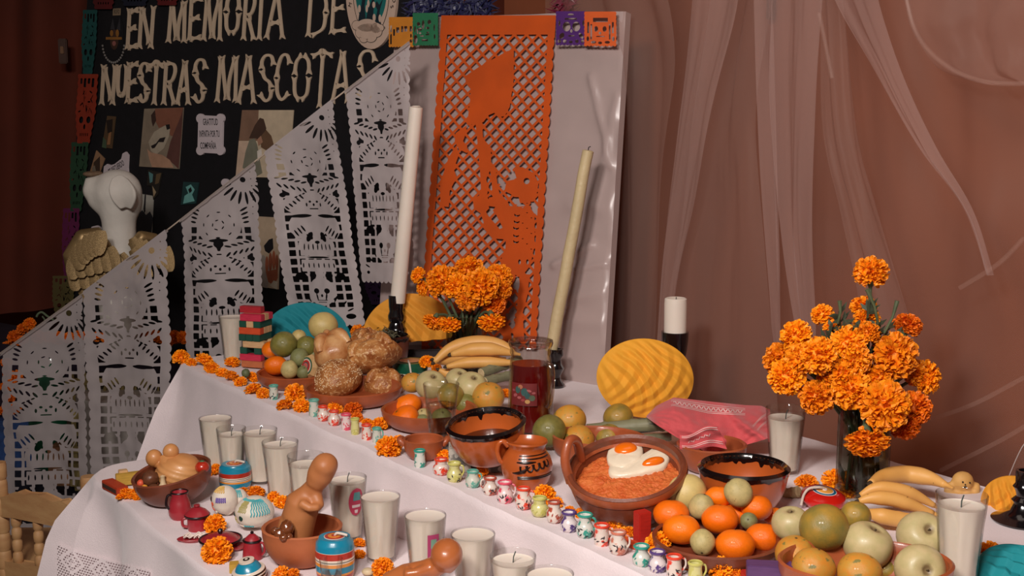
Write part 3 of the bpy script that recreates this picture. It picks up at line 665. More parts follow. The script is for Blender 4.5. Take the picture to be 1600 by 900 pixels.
print_([(152, 235), (165, 248), (157, 270), (141, 272)], [(150, 116, 86), ([(148, 254), (158, 244), (158, 268), (148, 268)], (64, 48, 36)), ([(146, 262), (150, 258), (152, 268), (146, 270)], (120, 108, 92))], 'tilted tan photo print of a cat above the dog bust muzzle')
print_([(233, 265), (255, 270), (248, 304), (241, 312), (238, 290), (231, 290)], [(40, 36, 32), ([(234, 268), (241, 272), (240, 284), (236, 286)], (86, 130, 130)), ([(246, 272), (254, 270), (250, 286), (244, 288)], (96, 78, 54)), ([(240, 290), (246, 300), (242, 308)], (160, 140, 110))], 'small dark photo print of a group below the dog muzzle photo')
print_([(288, 284), (312, 285), (307, 318), (284, 320)], [(30, 60, 60), ([(292, 292), (300, 288), (306, 296), (302, 304), (306, 314), (288, 318), (290, 306), (296, 302)], (110, 170, 164)), ([(296, 296), (300, 292), (302, 298), (298, 302)], (20, 24, 24))], 'small teal photo print near the string of flags')
print_([(216, 302), (241, 306), (238, 366), (208, 364)], [(168, 166, 156), ([(216, 336), (224, 328), (230, 336), (236, 330), (241, 340), (238, 366), (210, 364)], (34, 38, 46)), ([(228, 304), (230, 304), (229, 330), (227, 334), (226, 326)], (30, 30, 34))], 'photo print of a dark long-eared dog beside the bust')
print_([(405, 338), (440, 340), (436, 452), (400, 446)], [(176, 156, 132), ([(414, 384), (422, 374), (428, 372), (429, 388), (422, 396), (416, 392)], (26, 24, 26)), ([(400, 404), (414, 398), (424, 412), (420, 450), (400, 446)], (150, 140, 130)),
       ([(417, 424), (436, 420), (436, 434), (430, 446), (421, 440)], (150, 84, 58)), (ellp(419, 413, 2.6, 13, 14), (150, 84, 58)), (ellp(424.5, 409, 2.7, 15, 14), (140, 76, 52)), (ellp(430, 406, 2.7, 15, 14), (150, 84, 58)), (ellp(435, 410, 2.3, 13, 14), (140, 76, 52)), ([(424, 446), (430, 438), (436, 440), (435, 452)], (190, 180, 160))], 'photo print of a hand holding a paw, between the white flags')

# coloured cut paper skull flags bordering the board
def skullflag(u0, u1, v0, v1, dx):
    def F(U, V):
        y = (V - v0) / (v1 - v0); x = (U - (u0 + dx * y)) / (u1 - u0)
        w_ = np.where(y < .55, .5, .5 - (y - .55) * .45); f = np.minimum(w_ - np.abs(x - .5), np.minimum(y, 1 - y)) + .02 * np.sin(y * 60)
        h = np.full(x.shape, -1.)
        for k in range(4): h = np.maximum(h, sd_box(x, y, .12 + .2 * k, .06, .24 + .2 * k, .14 + .05 * (k % 2)))
        for k in range(16):
            a = k * 1.3; h = np.maximum(h, sd_ell(x, y, .5 + .36 * math.cos(a) * (.4 + .04 * k), .40 + .14 * math.sin(a * 1.7), .08, .012, a))
        for (a, b, c_, d) in ((.32, .66, .10, .05), (.68, .66, .10, .05), (.5, .76, .05, .04)): h = np.maximum(h, sd_ell(x, y, a, b, c_, d))
        for k in range(5): h = np.maximum(h, sd_box(x, y, .3 + .09 * k, .85, .34 + .09 * k, .9))
        return np.minimum(f, -h) * (u1 - u0)
    return F
for i, (a, b, c_, d, dx, col, lb) in enumerate(((137, 159, 16, 116, -4, (24, 96, 92), 'teal cut paper skull flag on the board edge, top left'), (130, 160, 116, 224, -8, (186, 60, 28), 'orange-red cut paper skull flag on the board left edge'),
        (119, 145, 222, 330, -7, (48, 92, 62), 'green cut paper skull flag on the board left edge'), (106, 131, 325, 436, -4, (130, 34, 96), 'magenta cut paper skull flag beside the gold wing'),
        (90, 123, 430, 500, -2, (118, 104, 56), 'olive cut paper flag at the lower left board corner'), (147, 190, -60, 15, 0, (110, 20, 22), 'dark red cut paper flag above the name portrait'),
        (190, 244, -60, 10, 0, (22, 28, 50), 'navy cut paper flag at the top of the board'), (245, 290, -60, 9, 0, (120, 22, 24), 'red cut paper flag above the letters at the top of the board'),
        (575, 615, 420, 475, 4, (60, 26, 74), 'purple cut paper flag between white flags and tall candle'))):
    photo_sheet('skull_flag', skullflag(a, b, c_, d, dx), a - 12, b + 4, c_ - 2, d + 2, .9, brd, M('skull_tissue_%d' % i, tuple(int(c * .82) for c in col), .85, .1, 12), brd((a + b) / 2, d), lb, 'paper flag', off=.02, ripple=.003)
# tinsel tufts at the top
def tuft(name, c, r, n, mat, label, place, seed):
    R = random.Random(seed); mb = MB(); o = place(*c, .03)
    for i in range(n):
        d = Vector((R.uniform(-1, 1), R.uniform(-.4, .4), R.uniform(-1, 1))).normalized(); t = d.cross(Vector((0, 1, .2))).normalized() * .004
        b = Vector((R.uniform(-1, 1) * r[0], R.uniform(-.02, .02), R.uniform(-1, 1) * r[1])); e = b + d * R.uniform(.02, .05)
        mb.add([b - t, b + t, e + t * .3], [(0, 1, 2)])
    return tag(mb.build(name, mat, None, smooth=False, loc=o), label, 'tinsel')
tuft('tinsel_garland', (672, 8), (.11, .035), 700, M('blue_tinsel', (34, 36, 74), .4, .3, 60), 'dark blue tinsel above the left end of the satin board', lambda u, v, o: pan(u, v, -.05 - o), 3)
tuft('tinsel_garland', (852, 2), (.012, .04), 260, M('wine_tinsel', (110, 18, 46), .4, .3, 60), 'wine red tinsel strand above the satin board', lambda u, v, o: pan(u, v, -.05 - o), 4)
cr = sp(0, 1.05, 0); cpt = ptplane(1204, 0, cr, AN)
ct = thing('wooden_cross', 'foot of a dark wooden cross on the terracotta wall, behind the curtain top', 'cross', ptplane(1204, 31, cr, AN))
g0 = px(cpt); MB().cbox((0, 0, .22), (10 * g0, .02, .44), T=Matrix.Rotation(math.atan2(AA.y, AA.x), 4, 'Z'), bev=.003).build('upright', M('dark_wood', (52, 26, 18), .5, .2, 20), ct)
MB().cbox((0, 0, .33), (.16, .018, .02), T=Matrix.Rotation(math.atan2(AA.y, AA.x), 4, 'Z'), bev=.003).build('crossbar', MATS['dark_wood'], ct)
# ------------------------------------------------------------------ garland of white cut-paper flags on a slanting cord
F0, F1 = pty(0, 300, 3.75), pty(640, 300, 3.14); fd = F1 - F0; fd.z = 0; FN = Vector((fd.y, -fd.x, 0)).normalized()
def flp(u, v, off=0.): return ptplane(u, v, F0, FN) + FN * off
CORD = [(-60, 596), (0, 553), (32, 530), (130, 459), (267, 356), (400, 252), (520, 158), (640, 66), (660, 50)]
def cordv(U): return np.interp(U, [p[0] for p in CORD], [p[1] for p in CORD])
gar = thing('flag_garland', 'garland of five big white cut flags on a cord slanting up to the right', 'garland', flp(300, 600)); go = gar.location.copy()
MB().tube([flp(u, v, .004) - go for u, v in CORD[:-1]], .0022, 6).build('cord', M('cord', (196, 178, 160), .6), gar)
def white_field(q):
    (uL0, vL0), (uR0, vR0), (uR1, vR1), (uL1, vL1) = q; HH = 2.95
    def F(U, V):
        y = (V - vR0) / (vR1 - vR0)
        l = uL0 + (uL1 - uL0) * np.clip((V - vL0) / (vL1 - vL0), -1, 2); r = uR0 + (uR1 - uR0) * y; wd = r - l
        x = (U - l) / wd; Y = y * HH; slope = (vL1 - vR1) / (uR1 - uL1) if uR1 != uL1 else 0
        Y = Y - (1 - x) * slope * .0
        sc = .022 * (np.abs(np.sin(PI * Y / .105)) ** .7 - 1); sb = .03 * (np.abs(np.sin(PI * x / .09)) ** .7 - 1)
        f = np.minimum(np.minimum(x + sc, 1 - x + sc), HH - .0 - Y + sb)
        f = np.minimum(f, (V - cordv(U) + 1) / wd)
        E = lambda cx, cy, rx, ry, a=0.: sd_ell(x, Y, cx, cy, rx, ry, a)
        # central figure: flower, leaves, hat, arms, skirt bands, skull
        solid = [E(.5, .80, .27, .25), E(.29, 1.11, .19, .12, .22), E(.71, 1.11, .19, .12, -.22), E(.5, 1.36, .37, .17), E(.29, 1.64, .12, .17, .3), E(.73, 1.64, .12, .17, -.3),
                 E(.5, 1.60, .19, .20), E(.5, 1.90, .245, .15), sd_box(x, Y, .27, 2.09, .73, 2.235), E(.5, 2.50, .17, .18), sd_box(x, Y, .46, 2.2, .54, 2.4), sd_box(x, Y, .27, 1.90, .73, 2.03)]
        sol = np.full(x.shape, -1.)
        for s_ in solid: sol = np.maximum(sol, s_)
        gx = np.abs(np.mod(x - .115, .113) - .0565); gy = np.abs(np.mod(Y - .70, .113) - .0565)
        hole = np.minimum(.040 - gx, .040 - gy)
        hole = np.minimum(np.minimum(hole, sd_box(x, Y, .115, .80, .885, 2.70)), -sol - .004)
        cut = [E(.82, .22, .035, .035), E(.16, 2.82, .03, .02), E(.84, 2.82, .06, .035)]
        for k in range(9):                                   # fan of slits under the eyelet
            a = .35 + k * .33; cut.append(E(.82 - .24 * math.cos(a), .22 + .24 * math.sin(a), .085, .017, math.pi - a))
        for k in range(8):
            a = .4 + k * .33; cut.append(E(.5 - .38 * math.cos(a), 2.86 - .3 * math.sin(a), .045, .011, a))
        for sx_ in (-1, 1):
            for k in range(5):                               # leaf slits
                for m_ in (-1, 1): cut.append(E(.5 + sx_ * (.10 + .072 * k), 1.13 - .018 * k + m_ * .052, .040, .013, -sx_ * (.35 + m_ * .55)))
            for k in range(4): cut.append(E(.5 + sx_ * (.30 + .012 * k), .60 + .055 * k, .055 - .006 * k, .014, sx_ * (-.55 + .12 * k)))
            for k in range(4): cut.append(E(.5 + sx_ * (.17 + .045 * k), 1.68 + .03 * k, .012, .05, sx_ * .6))
            for k in range(5): cut.append(E(.5 + sx_ * (.15 + .045 * k), 1.27 + .035 * k, .034, .012, sx_ * -.75))
            for k in range(3): cut.append(E(.5 + sx_ * (.12 + .05 * k), 1.225 + .022 * k, .022, .010, sx_ * .4))
            cut.append(E(.5 + sx_ * .05, 1.33, .018, .015)); cut.append(E(.5 + sx_ * .10, 1.37, .012, .026))
            cut.append(E(.5 + sx_ * .07, 2.49, .035, .035)); cut.append(E(.5 + sx_ * .14, 1.52, .10, .018, sx_ * .1)); cut.append(E(.5 + sx_ * .085, 1.78, .022, .05, sx_ * .5))
        cut += [E(.5, 1.37, .014, .02), sd_box(x, Y, .44, 1.415, .56, 1.43), E(.5, 2.55, .015, .02), sd_box(x, Y, .43, 2.605, .57, 2.615), sd_box(x, Y, .44, 2.63, .56, 2.64), E(.5, 1.0, .05, .03)]
        for k in range(7): cut.append(E(.32 + .06 * k, 1.92, .009, .045)); cut.append(E(.29 + .07 * k, 2.16, .009, .035))
        for rr, n_ in ((.07, 5), (.19, 8)):       # petals of the round flower
            for k in range(n_):
                a = 2 * PI * (k + .5 * (n_ % 2)) / n_; cut.append(E(.5 + rr * math.cos(a), .80 + rr * .85 * math.sin(a), .026, .008, a + PI / 2))
 # dark gaps between the leaf, hat and sleeve shapes
        cut += [E(.5, 1.045, .055, .05), E(.5, 1.0, .11, .022), E(.13, 1.24, .035, .03), E(.87, 1.24, .035, .03), E(.30, 1.515, .13, .020, -.08), E(.70, 1.515, .13, .020, .08), E(.40, 1.79, .035, .07, .5), E(.60, 1.79, .035, .07, -.5), E(.5, 1.86, .035, .02), E(.5, 2.055, .16, .012), E(.24, 2.30, .07, .05), E(.40, 2.29, .05, .04), E(.62, 2.29, .05, .04), E(.78, 2.30, .06, .05)]
        for k in range(7): cut.append(E(.92 - .0 * k, .12 + .09 * k, .008, .008)); 
        for c in cut: hole = np.maximum(hole, c)
        return np.minimum(f, -hole) * 110
    return F
FL = [[(4, 550), (131, 460), (148, 850), (12, 852)], [(135, 457), (266, 360), (278, 772), (150, 778)], [(284, 343), (400, 254), (418, 612), (294, 616)],
      [(418, 240), (525, 158), (583, 506), (468, 512)], [(541, 142), (642, 64), (652, 442), (562, 436)]]
for i, q in enumerate(FL):
    us = [p[0] for p in q]; vs_ = [p[1] for p in q]; u0, u1, v0, v1 = min(us) - 4, max(us) + 5, min(vs_) - 2, max(vs_) + 4
    F = white_field(q); W, H = u1 - u0, v1 - v0
    def fn(x, y, u0=u0, v0=v0, q=q, i=i):
        u, v = u0 + x, v0 + y; k = min(1, max(0, (v - float(np.interp(u, [p[0] for p in CORD], [p[1] for p in CORD]))) / 60))
        o = .010 * (i % 2) + k * (.008 * math.sin(u * .05 + i * 2) + .010 * nz((u * .02, v * .012, i * 3.1)) + .003 * nz((u * .07, v * .05, i)))
        if i == 3: o += .03 * max(0, (v - 300) / 200)
        return flp(u, v, o + .004) - go
    cutpaper(lambda X, Y, F=F, u0=u0, v0=v0: F(X + u0, Y + v0), W, H, int(W / 1.05), int(H / 1.05), fn).build('cut_flag', m_flag, gar, smooth=180)
    # folded-over hem along the cord
    a, b = q[0], q[1]; mb = MB(); st = 14
    vs = []
    for k in range(st + 1):
        t = k / st; u = a[0] + (b[0] - a[0]) * t; v = float(cordv(np.array(u)))
        for w_, o in ((0, .005), (-1, -.002), (5 + 1.5 * nz((u * .1, 1, i)), .009 + .002 * nz((u * .2, 3, i)))): vs.append(flp(u + w_ * .3, v + w_, o + .004) - go)
    fs = [(3 * k, 3 * k + 3, 3 * k + 5, 3 * k + 2) for k in range(st)] + [(3 * k + 1, 3 * k + 4, 3 * k + 3, 3 * k) for k in range(st)]
    mb.add(vs, fs).build('folded_hem', m_flagthin, gar, smooth=180)

# ------------------------------------------------------------------ papier-mache dog bust with gold wings
def blend(o, vox, it=6):
    m = o.modifiers.new('fuse', 'REMESH'); m.mode = 'VOXEL'; m.voxel_size = vox; m.use_smooth_shade = True
    s = o.modifiers.new('soft', 'SMOOTH'); s.iterations = it; s.factor = .5; return o
YD = 4.05
def dpt(u, v, dy=0.): return pty(u, v, YD + dy)
gd = YD / FOC
dog = thing('dog_bust', 'white papier-mache dog bust on a pale pedestal behind the flags', 'sculpture', Vector((dpt(190, 560).x, YD + .02, 0))); do = dog.location.copy()
m_mache = M('papier_mache', (222, 216, 206), .62, .05, 16, bump=.5, bscale=26)
mb = MB(); L_ = lambda u, v, dy=0.: dpt(u, v, dy) - do
mb.ball(L_(182, 302, .0), (37 * gd, .07, 35 * gd)); mb.ball(L_(196, 312, .0), (26 * gd, .065, 36 * gd))
mb.tube([L_(137, 297, -.01), L_(150, 296), L_(172, 300), L_(188, 306)], [15 * gd, 19.5 * gd, 26 * gd, 30 * gd], 20)
mb.tube([L_(144, 306, -.005), L_(158, 314), L_(176, 320)], [15 * gd, 20 * gd, 24 * gd], 16); mb.ball(L_(184, 300), (38 * gd, .07, 36 * gd)); mb.ball(L_(141, 298, -.005), (12 * gd, .03, 16 * gd))
mb.tube([L_(133, 288, -.01), L_(150, 286), L_(172, 290)], [10 * gd, 13 * gd, 20 * gd], 16)
mb.tube([L_(185, 318), L_(186, 350), L_(187, 385), L_(188, 400)], [31 * gd, 26 * gd, 26 * gd, 30 * gd], 22)
mb.tube([L_(165, 318), L_(176, 345), L_(184, 375)], [16 * gd, 16 * gd, 18 * gd], 16)
mb.ball(L_(190, 470, .03), (34 * gd, .10, 95 * gd)); mb.ball(L_(186, 415, .02), (40 * gd, .08, 34 * gd))
blend(mb.build('body', m_mache, dog), .010, 5)
mb = MB(); mb.grid(lambda a, b: L_(191 + 24 * math.sin(PI * min(1, a)) * 0 + (a - .5) * (18 + 26 * math.sin(PI * min(1, b * .85 + .1))) + 9 * b - 3, 277 + 47 * b + 2 * math.cos(a * 6), -.085 + .012 * math.cos((a - .5) * 3) - .02 * math.sin(PI * b)), 12, 14)
e = mb.build('ear', m_mache, dog); m_ = e.modifiers.new('t', 'SOLIDIFY'); m_.thickness = .012; e.modifiers.new('s', 'SUBSURF').levels = 1
mb = MB(); mb.ball(L_(141, 272, -.01), (12 * gd, .022, 4.5 * gd)); mb.ball(L_(152, 271, 0), (9 * gd, .02, 4 * gd)); blend(mb.build('nose', M('nose_brown', (120, 96, 74), .7, .2, 60, bump=.3), dog), .004, 3)
mb = MB(); mb.lathe([(0, 0), (.17, 0), (.17, .03), (.145, .06), (.145, .46), (.16, .49), (.16, .52), (0, .52)], 40); mb.build('pedestal', M('pedestal_white', (196, 188, 180), .7), dog)
m_gold = M('gold_feather', (150, 124, 84), .42, .25, 22, metal=.55, bump=.3, bscale=60)
mb = MB(); vs = []
def fe(a, b):
    w_ = .5 * math.sin(PI * min(1, .12 + b * .8)) ** .5 if b < .95 else .18; return Vector(((a - .5) * 2 * w_ * .5, -.05 * math.cos((a - .5) * 2.6) - .03 * b, -b))
mb.grid(fe, 6, 10)
fme = mb.data('feather', m_gold, smooth=180)
def feather(par, u, v, ln, wd, ang, dy, roll=0.):
    o = link('feather', fme, par, loc=L_(u, v, dy), rot=Euler((-.22, ang, roll)), scale=(wd * gd * 2.3, ln * gd * .5, ln * gd))
wing = MB(); wing.tube([L_(112, 440, -.09), L_(112, 400, -.11), L_(130, 370, -.10), L_(160, 362, -.08)], [6 * gd, 14 * gd, 14 * gd, 9 * gd], 12)
wing.ball(L_(145, 400, -.06), (34 * gd, .04, 38 * gd)); wing.ball(L_(168, 425, -.05), (40 * gd, .04, 30 * gd)); blend(wing.build('wing', m_gold, dog), .008, 4)
for r, (n, ln, wd, ys) in enumerate(((6, 44, 17, 0), (6, 34, 14, 1), (6, 30, 14, 2), (5, 26, 15, 3))):
    for k in range(n):
        t = k / (n - 1)
        if r == 3: feather(dog, 118 + 40 * t, 364 + 20 * (1 - t) ** 2 - 4 * t, 38, 20, -.25 + .35 * t, -.172, 0)
        elif r == 2: feather(dog, 115 + 56 * t, 384 + 16 * (1 - t) + 2 * t, 36, 19, .0 - .35 * t, -.158, 0)
        elif r == 1: feather(dog, 116 + 64 * t, 404 + 12 * (1 - t) - 2 * t, 38, 19, -.1 - .35 * t, -.142, 0)
        else: feather(dog, 122 + 84 * t, 424 - 34 * t, 54, 17, -.35 - .3 * t, -.118, 0)
mb = MB(); mb.tube([L_(206, 388, -.03), L_(222, 370, -.02), L_(238, 374, 0), L_(262, 396, .03)], [10 * gd, 12 * gd, 12 * gd, 8 * gd], 12); blend(mb.build('wing', m_gold, dog), .008, 4)
for k in range(7): feather(dog, 206 + 9 * k, 372 + 2.2 * k, 40, 16, -.5 + .05 * k, -.06)

# ------------------------------------------------------------------ second offering far behind the flags, seen through their holes
m_dark = M('dark_violet_cloth', (34, 20, 40), .9, .3, 8)
yb = lambda x: 4.9 - (x + 1.73) * .71
ft = tag(MB().prism([(-2.45, yb(-2.45) - .45), (-.85, yb(-.85) - .45), (-.85, yb(-.85) - .1), (-2.45, yb(-2.45) - .1)], 0, .58).build('far_table', m_dark, smooth=False), 'low table in dark violet cloth behind the white flags', 'table')
st2 = tag(MB().prism([(-2.3, yb(-2.3) - .9), (-1.0, yb(-1.0) - .9), (-1.0, yb(-1.0) - .48), (-2.3, yb(-2.3) - .48)], 0, .16).build('low_step', M('night_cloth', (20, 22, 40), .9, .3, 8), smooth=False), 'low step in navy cloth behind the white flags', 'step')
cr_ = pt(168, 738, .16); cr_.y = 4.10; cr_.x = -.333 * 4.10 * 1.0; cr_.z = .16; crate = thing('lattice_crate', 'olive woven lattice crate seen through the holes of the second flag', 'crate', cr_)
m_cane = M('olive_cane', (170, 152, 96), .7, .2, 30); g4 = 4.45 / FOC
for k in range(8): MB().cbox((-.15 + k * .043, 0, .21), (.016, .006, .42), bev=.001).build('slat', m_cane, crate)
for k in range(7): MB().cbox((0, -.008, .03 + k * .06), (.34, .006, .024), bev=.001).build('slat', m_cane, crate)
for k in range(5): MB().tube([(-.15 + .06 * k, -.014, .02), (-.02 + .045 * k, -.014, .40)], .006, 6).build('slat', m_cane, crate)
MB().cbox((0, .13, .2), (.36, .24, .38), bev=.004).build('crate_body', M('crate_inner', (60, 52, 34), .9), crate)
vz = thing('green_vase', 'dark green glazed vase seen through the holes of the first flag', 'vase', Vector((pty(80, 600, 4.3).x, 4.3, .16)))
MB().lathe([(0, 0), (.05, 0), (.075, .08), (.085, .2), (.06, .32), (.04, .38), (.05, .42), (.045, .42), (.03, .37), (0, .36)], 28).build('vase_body', M('green_glaze', (24, 92, 62), .3, .2, 20, coat=.4), vz)
bx = tag(MB().cbox((0, 0, .09), (.16, .1, .18), bev=.004).build('painted_box', M('painted_blue', (30, 60, 110), .7, .4, 30), loc=Vector((pty(30, 700, 4.4).x, 4.42, .16))), 'blue painted box on the low step behind the first flag', 'box')
bx2 = tag(MB().cbox((0, 0, .07), (.12, .1, .14), bev=.004).build('painted_box', M('painted_tan', (170, 120, 84), .7, .4, 40), loc=Vector((pty(108, 700, 4.2).x, 4.20, .16))), 'tan painted box on the low step behind the first flag', 'box')

# ------------------------------------------------------------------ small wooden chair at the lower left
m_wood = M('pale_carved_wood', (176, 130, 86), .6, .16, 5, stretch=(3, 3, 12), bump=.15, bscale=60, col2=(192, 150, 102))
ch0 = pt(60, 1180, 0); ch = thing('wooden_chair', 'small wooden chair with turned spindles left of the lower white cloth', 'chair', Vector((-1.14, 2.85, 0))); cho = ch.location.copy()
R0, R1 = pty(0, 800, 2.88), pty(112, 815, 2.72)
rd = (R1 - R0); rd.z = 0; RN = Vector((rd.y, -rd.x, 0)).normalized()
def rl(u, v, off=0.): return ptplane(u, v, R0, RN) + RN * off - cho
def slab(P, t, name, mat, par, fn_):
    n = len(P); vs = [fn_(u, v, t / 2) for u, v in P] + [fn_(u, v, -t / 2) for u, v in P]
    o = MB().add(vs, [tuple(reversed(range(n))), tuple(range(n, 2 * n))] + [(i, n + i, n + (i + 1) % n, (i + 1) % n) for i in range(n)]).build(name, mat, par, smooth=False)
    b = o.modifiers.new('b', 'BEVEL'); b.width = .003; b.segments = 2; return o
slab([(-40, 772), (0, 774), (12, 776), (24, 771), (33, 768), (42, 772), (54, 773), (66, 773), (78, 778), (90, 784), (102, 782), (112, 788), (126, 806), (126, 826), (100, 820), (60, 812), (30, 806), (0, 803), (-40, 800)], .026, 'top_rail', m_wood, ch, rl)
slab([(-40, 868), (0, 874), (50, 882), (96, 888), (110, 892), (110, 925), (-40, 908)], .026, 'lower_rail', m_wood, ch, rl)
for u, v0, v1 in ((29, 806, 880), (63, 811, 886), (96, 818, 892)):
    a, b = rl(u, v0), rl(u, v1); n = 4; pr = []
    H = (a - b).length; w_ = 7.6 * px(a + cho)
    for k in range(n):
        z0 = H * k / n; h = H / n; pr += [(w_ * .72, z0 + .001), (w_ * .98, z0 + h * .15), (w_ * 1.06, z0 + h * .5), (w_ * .98, z0 + h * .85), (w_ * .72, z0 + h - .001)]
    MB().lathe([(0, 0)] + pr + [(0, H)], 20).build('spindle', m_wood, ch, loc=b)
def post(u, v0, w_, Y, name='post'):
    a = pty(u, v0, Y); H = a.z; r = w_ / 2 * px(a); pr = [(r * .9, 0), (r, .01)]
    z = H
    segs = []
    while z > .05: segs.append(z); z -= .045
    for z in reversed(segs): pr += [(r * .84, z - .043), (r, z - .036), (r, z - .008), (r * .9, z)]
    MB().lathe([(0, 0)] + pr + [(0, H)], 22).build(name, m_wood, ch, loc=Vector((a.x, a.y, 0)) - cho)
post(-2, 722, 22, 2.87); post(138, 744, 25, 2.90)
MB().cbox((-.02, .16, .34), (.34, .30, .03), bev=.005).build('seat', m_wood, ch)
# ------------------------------------------------------------------ builders for the offerings
m_clay = M('red_clay', (160, 80, 44), .42, .14, 22, bump=.15, bscale=90, coat=.25)
m_clay_d = M('dark_clay', (116, 58, 36), .45, .2, 24, bump=.2, bscale=90, coat=.3)
m_clay_o = M('orange_clay', (180, 86, 34), .30, .12, 14, coat=.6)
m_clay_m = M('matt_clay', (176, 98, 58), .6, .1, 18, bump=.1, bscale=120)
m_glaze = M('black_glaze', (20, 12, 12), .15, .2, 30, coat=.9)
def ordn(i): return ['first', 'second', 'third', 'fourth', 'fifth', 'sixth', 'seventh', 'eighth', 'ninth', 'tenth', 'eleventh', 'twelfth', 'thirteenth', 'fourteenth', 'fifteenth', 'sixteenth', 'seventeenth', 'eighteenth',
                     'nineteenth', 'twentieth', 'twenty-first', 'twenty-second', 'twenty-third', 'twenty-fourth', 'twenty-fifth', 'twenty-sixth', 'twenty-seventh', 'twenty-eighth', 'twenty-ninth', 'thirtieth',
                     'thirty-first', 'thirty-second', 'thirty-third', 'thirty-fourth', 'thirty-fifth', 'thirty-sixth', 'thirty-seventh', 'thirty-eighth', 'thirty-ninth', 'fortieth'][i]
def bowl_prof(R, H, foot, t=.005, curve=.5, n=9):
    """from the bottom centre over the outside, the lip and down the inside"""
    P = [(0, 0), (foot, 0)]; out = [(foot + (R - foot) * math.sin(k / n * PI / 2) ** (1.0 if curve is None else 1), H * (1 - math.cos(k / n * PI / 2)) ** (curve * 2)) for k in range(1, n + 1)]
    P += [(r, z) for r, z in out]; P += [(R + t * .15, H + t * .5), (R - t * .4, H + t * .9), (R - t, H + t * .4)]
    inn = [(max(r - t, 0), max(z, t)) for r, z in reversed(out[:-1])]; P += inn + [(foot * .8, t), (0, t)]
    return P
def bowl(name, label, cat, u, v, w, H, z0, mat, foot=.5, t=.006, tilt=(0, 0), rim=None, sx=1., sy=1., rz=0, curve=.5, group=None, lugs=(), Yoff=0.):
    """bowl whose rim shows centred at (u, v), w units wide"""
    P = pt(u, v, z0 + H); P.y += Yoff; R = w / 2 * px(P)
    lift = R * foot * math.sin(max(abs(tilt[0]), abs(tilt[1]))); P = pt(u, v, z0 + H + lift * .8); R = w / 2 * px(P)
    base_ = P - Euler((tilt[0], tilt[1], rz)).to_matrix() @ Vector((0, 0, H))
    b = thing(name, label, cat, base_, rot=(tilt[0], tilt[1], rz), group=group)
    MB().lathe(bowl_prof(R, H, R * foot, t, curve), 56, sx=sx, sy=sy).build('bowl_body', mat, b)
    if rim:
        def fn(a, r, z):
            k = r  # r carries the station: 0..4
            do = .045 + .05 * abs(nz((a * 2.2, 1, u))) + .07 * max(0, nz((a * 5, 2, u))); di = .06 + .10 * abs(nz((a * 1.9, 5, u))) + .34 * max(0, nz((a * 6, 6, u))) ** 1.5
            Rr = lambda q: R * (foot + (1 - foot) * math.sin(math.acos(max(0, 1 - q ** (1 / (curve * 2)))))) / R * 1.0
            if k == 0: q = 1 - do; return (Rr(q) * R * sc_(q) + .0012, H * q)
            if k == 1: q = 1 - do * .5; return (Rr(q) * R + .0014, H * q)
            if k == 2: return (R + t * .5, H + t * .4)
            if k == 3: return (R - t * .4, H + t * 1.15)
            if k == 4: return (R - t * 1.25, H + t * .1)
            if k == 5: q = 1 - di * .5; return (Rr(q) * R - t - .0012, H * q)
            q = 1 - di; return (Rr(q) * R - t - .0010, H * q)
        sc_ = lambda q: 1
        MB().open_lathe([(k, 0) for k in (6, 5, 4, 3, 2, 1, 0)][::-1], 120, fn=fn, sx=sx, sy=sy).build('glaze_rim', rim, b)
    for a in lugs:
        MB().tube(bez([(R * .93 * math.cos(a - .22), R * .93 * math.sin(a - .22), H * .75), (R * 1.13 * math.cos(a - .14), R * 1.13 * math.sin(a - .14), H * .98), (R * 1.16 * math.cos(a + .14), R * 1.16 * math.sin(a + .14), H * .98), (R * .93 * math.cos(a + .22), R * .93 * math.sin(a + .22), H * .75)], 5), .006, 10).build('handle', mat, b)
    b['R'] = R; return b

# --- fruit, unit radius meshes shared by the copies
def fruit_mesh(name, mat, sq=1., dimple=.0, bot=0., lump=.015, seed=0, nseg=28):
    def fn(d):
        k = 1 + lump * nz(d * 1.3 + Vector((seed, 0, 0))) * 2
        if dimple: k -= dimple * math.exp(-((1 - d.z) / .07)) + bot * math.exp(-((1 + d.z) / .06))
        return k
    return MB().ball((0, 0, 0), (1, 1, sq), nseg, 20, fn=fn).data(name, mat, smooth=180)
m_tang = M('tangerine_peel', (250, 118, 8), .34, .05, 5, bump=.30, bscale=34, coat=.12, objrand=.05, pole=((150, 110, 30), .16))
m_orng = M('orange_peel', (214, 140, 48), .38, .08, 3, bump=.25, bscale=60, coat=.1, col2=(196, 150, 62), spots=((128, 120, 60), 2.2, .60), objrand=.06)
m_lime = M('green_peel', (112, 108, 50), .36, .12, 3, bump=.25, bscale=60, coat=.15, col2=(134, 126, 62), objrand=.06)
m_limeo = M('mottled_green_orange_peel', (128, 118, 56), .36, .12, 1.4, bump=.25, bscale=60, coat=.15, col2=(178, 138, 52), objrand=.04)
m_guava = M('guava_skin', (178, 164, 108), .5, .12, 3, bump=.2, bscale=30, col2=(198, 180, 120), spots=((120, 104, 58), 9, .67), objrand=.06)
m_guavag = M('green_guava_skin', (128, 130, 84), .5, .12, 3, bump=.2, bscale=30, spots=((96, 96, 58), 9, .66), objrand=.06)
m_apple = M('pale_apple_skin', (184, 172, 118), .42, .07, 2.2, bump=.06, bscale=40, coat=.05, col2=(202, 182, 134), spots=((160, 142, 98), 34, .68), objrand=.05, pole=((116, 92, 62), .24))
m_melon = M('pale_yellow_skin', (206, 182, 116), .42, .06, 3, bump=.15, bscale=50, spots=((180, 150, 86), 4, .66), objrand=.04)
m_stem = M('dry_stem', (78, 62, 36), .8, .2, 30)
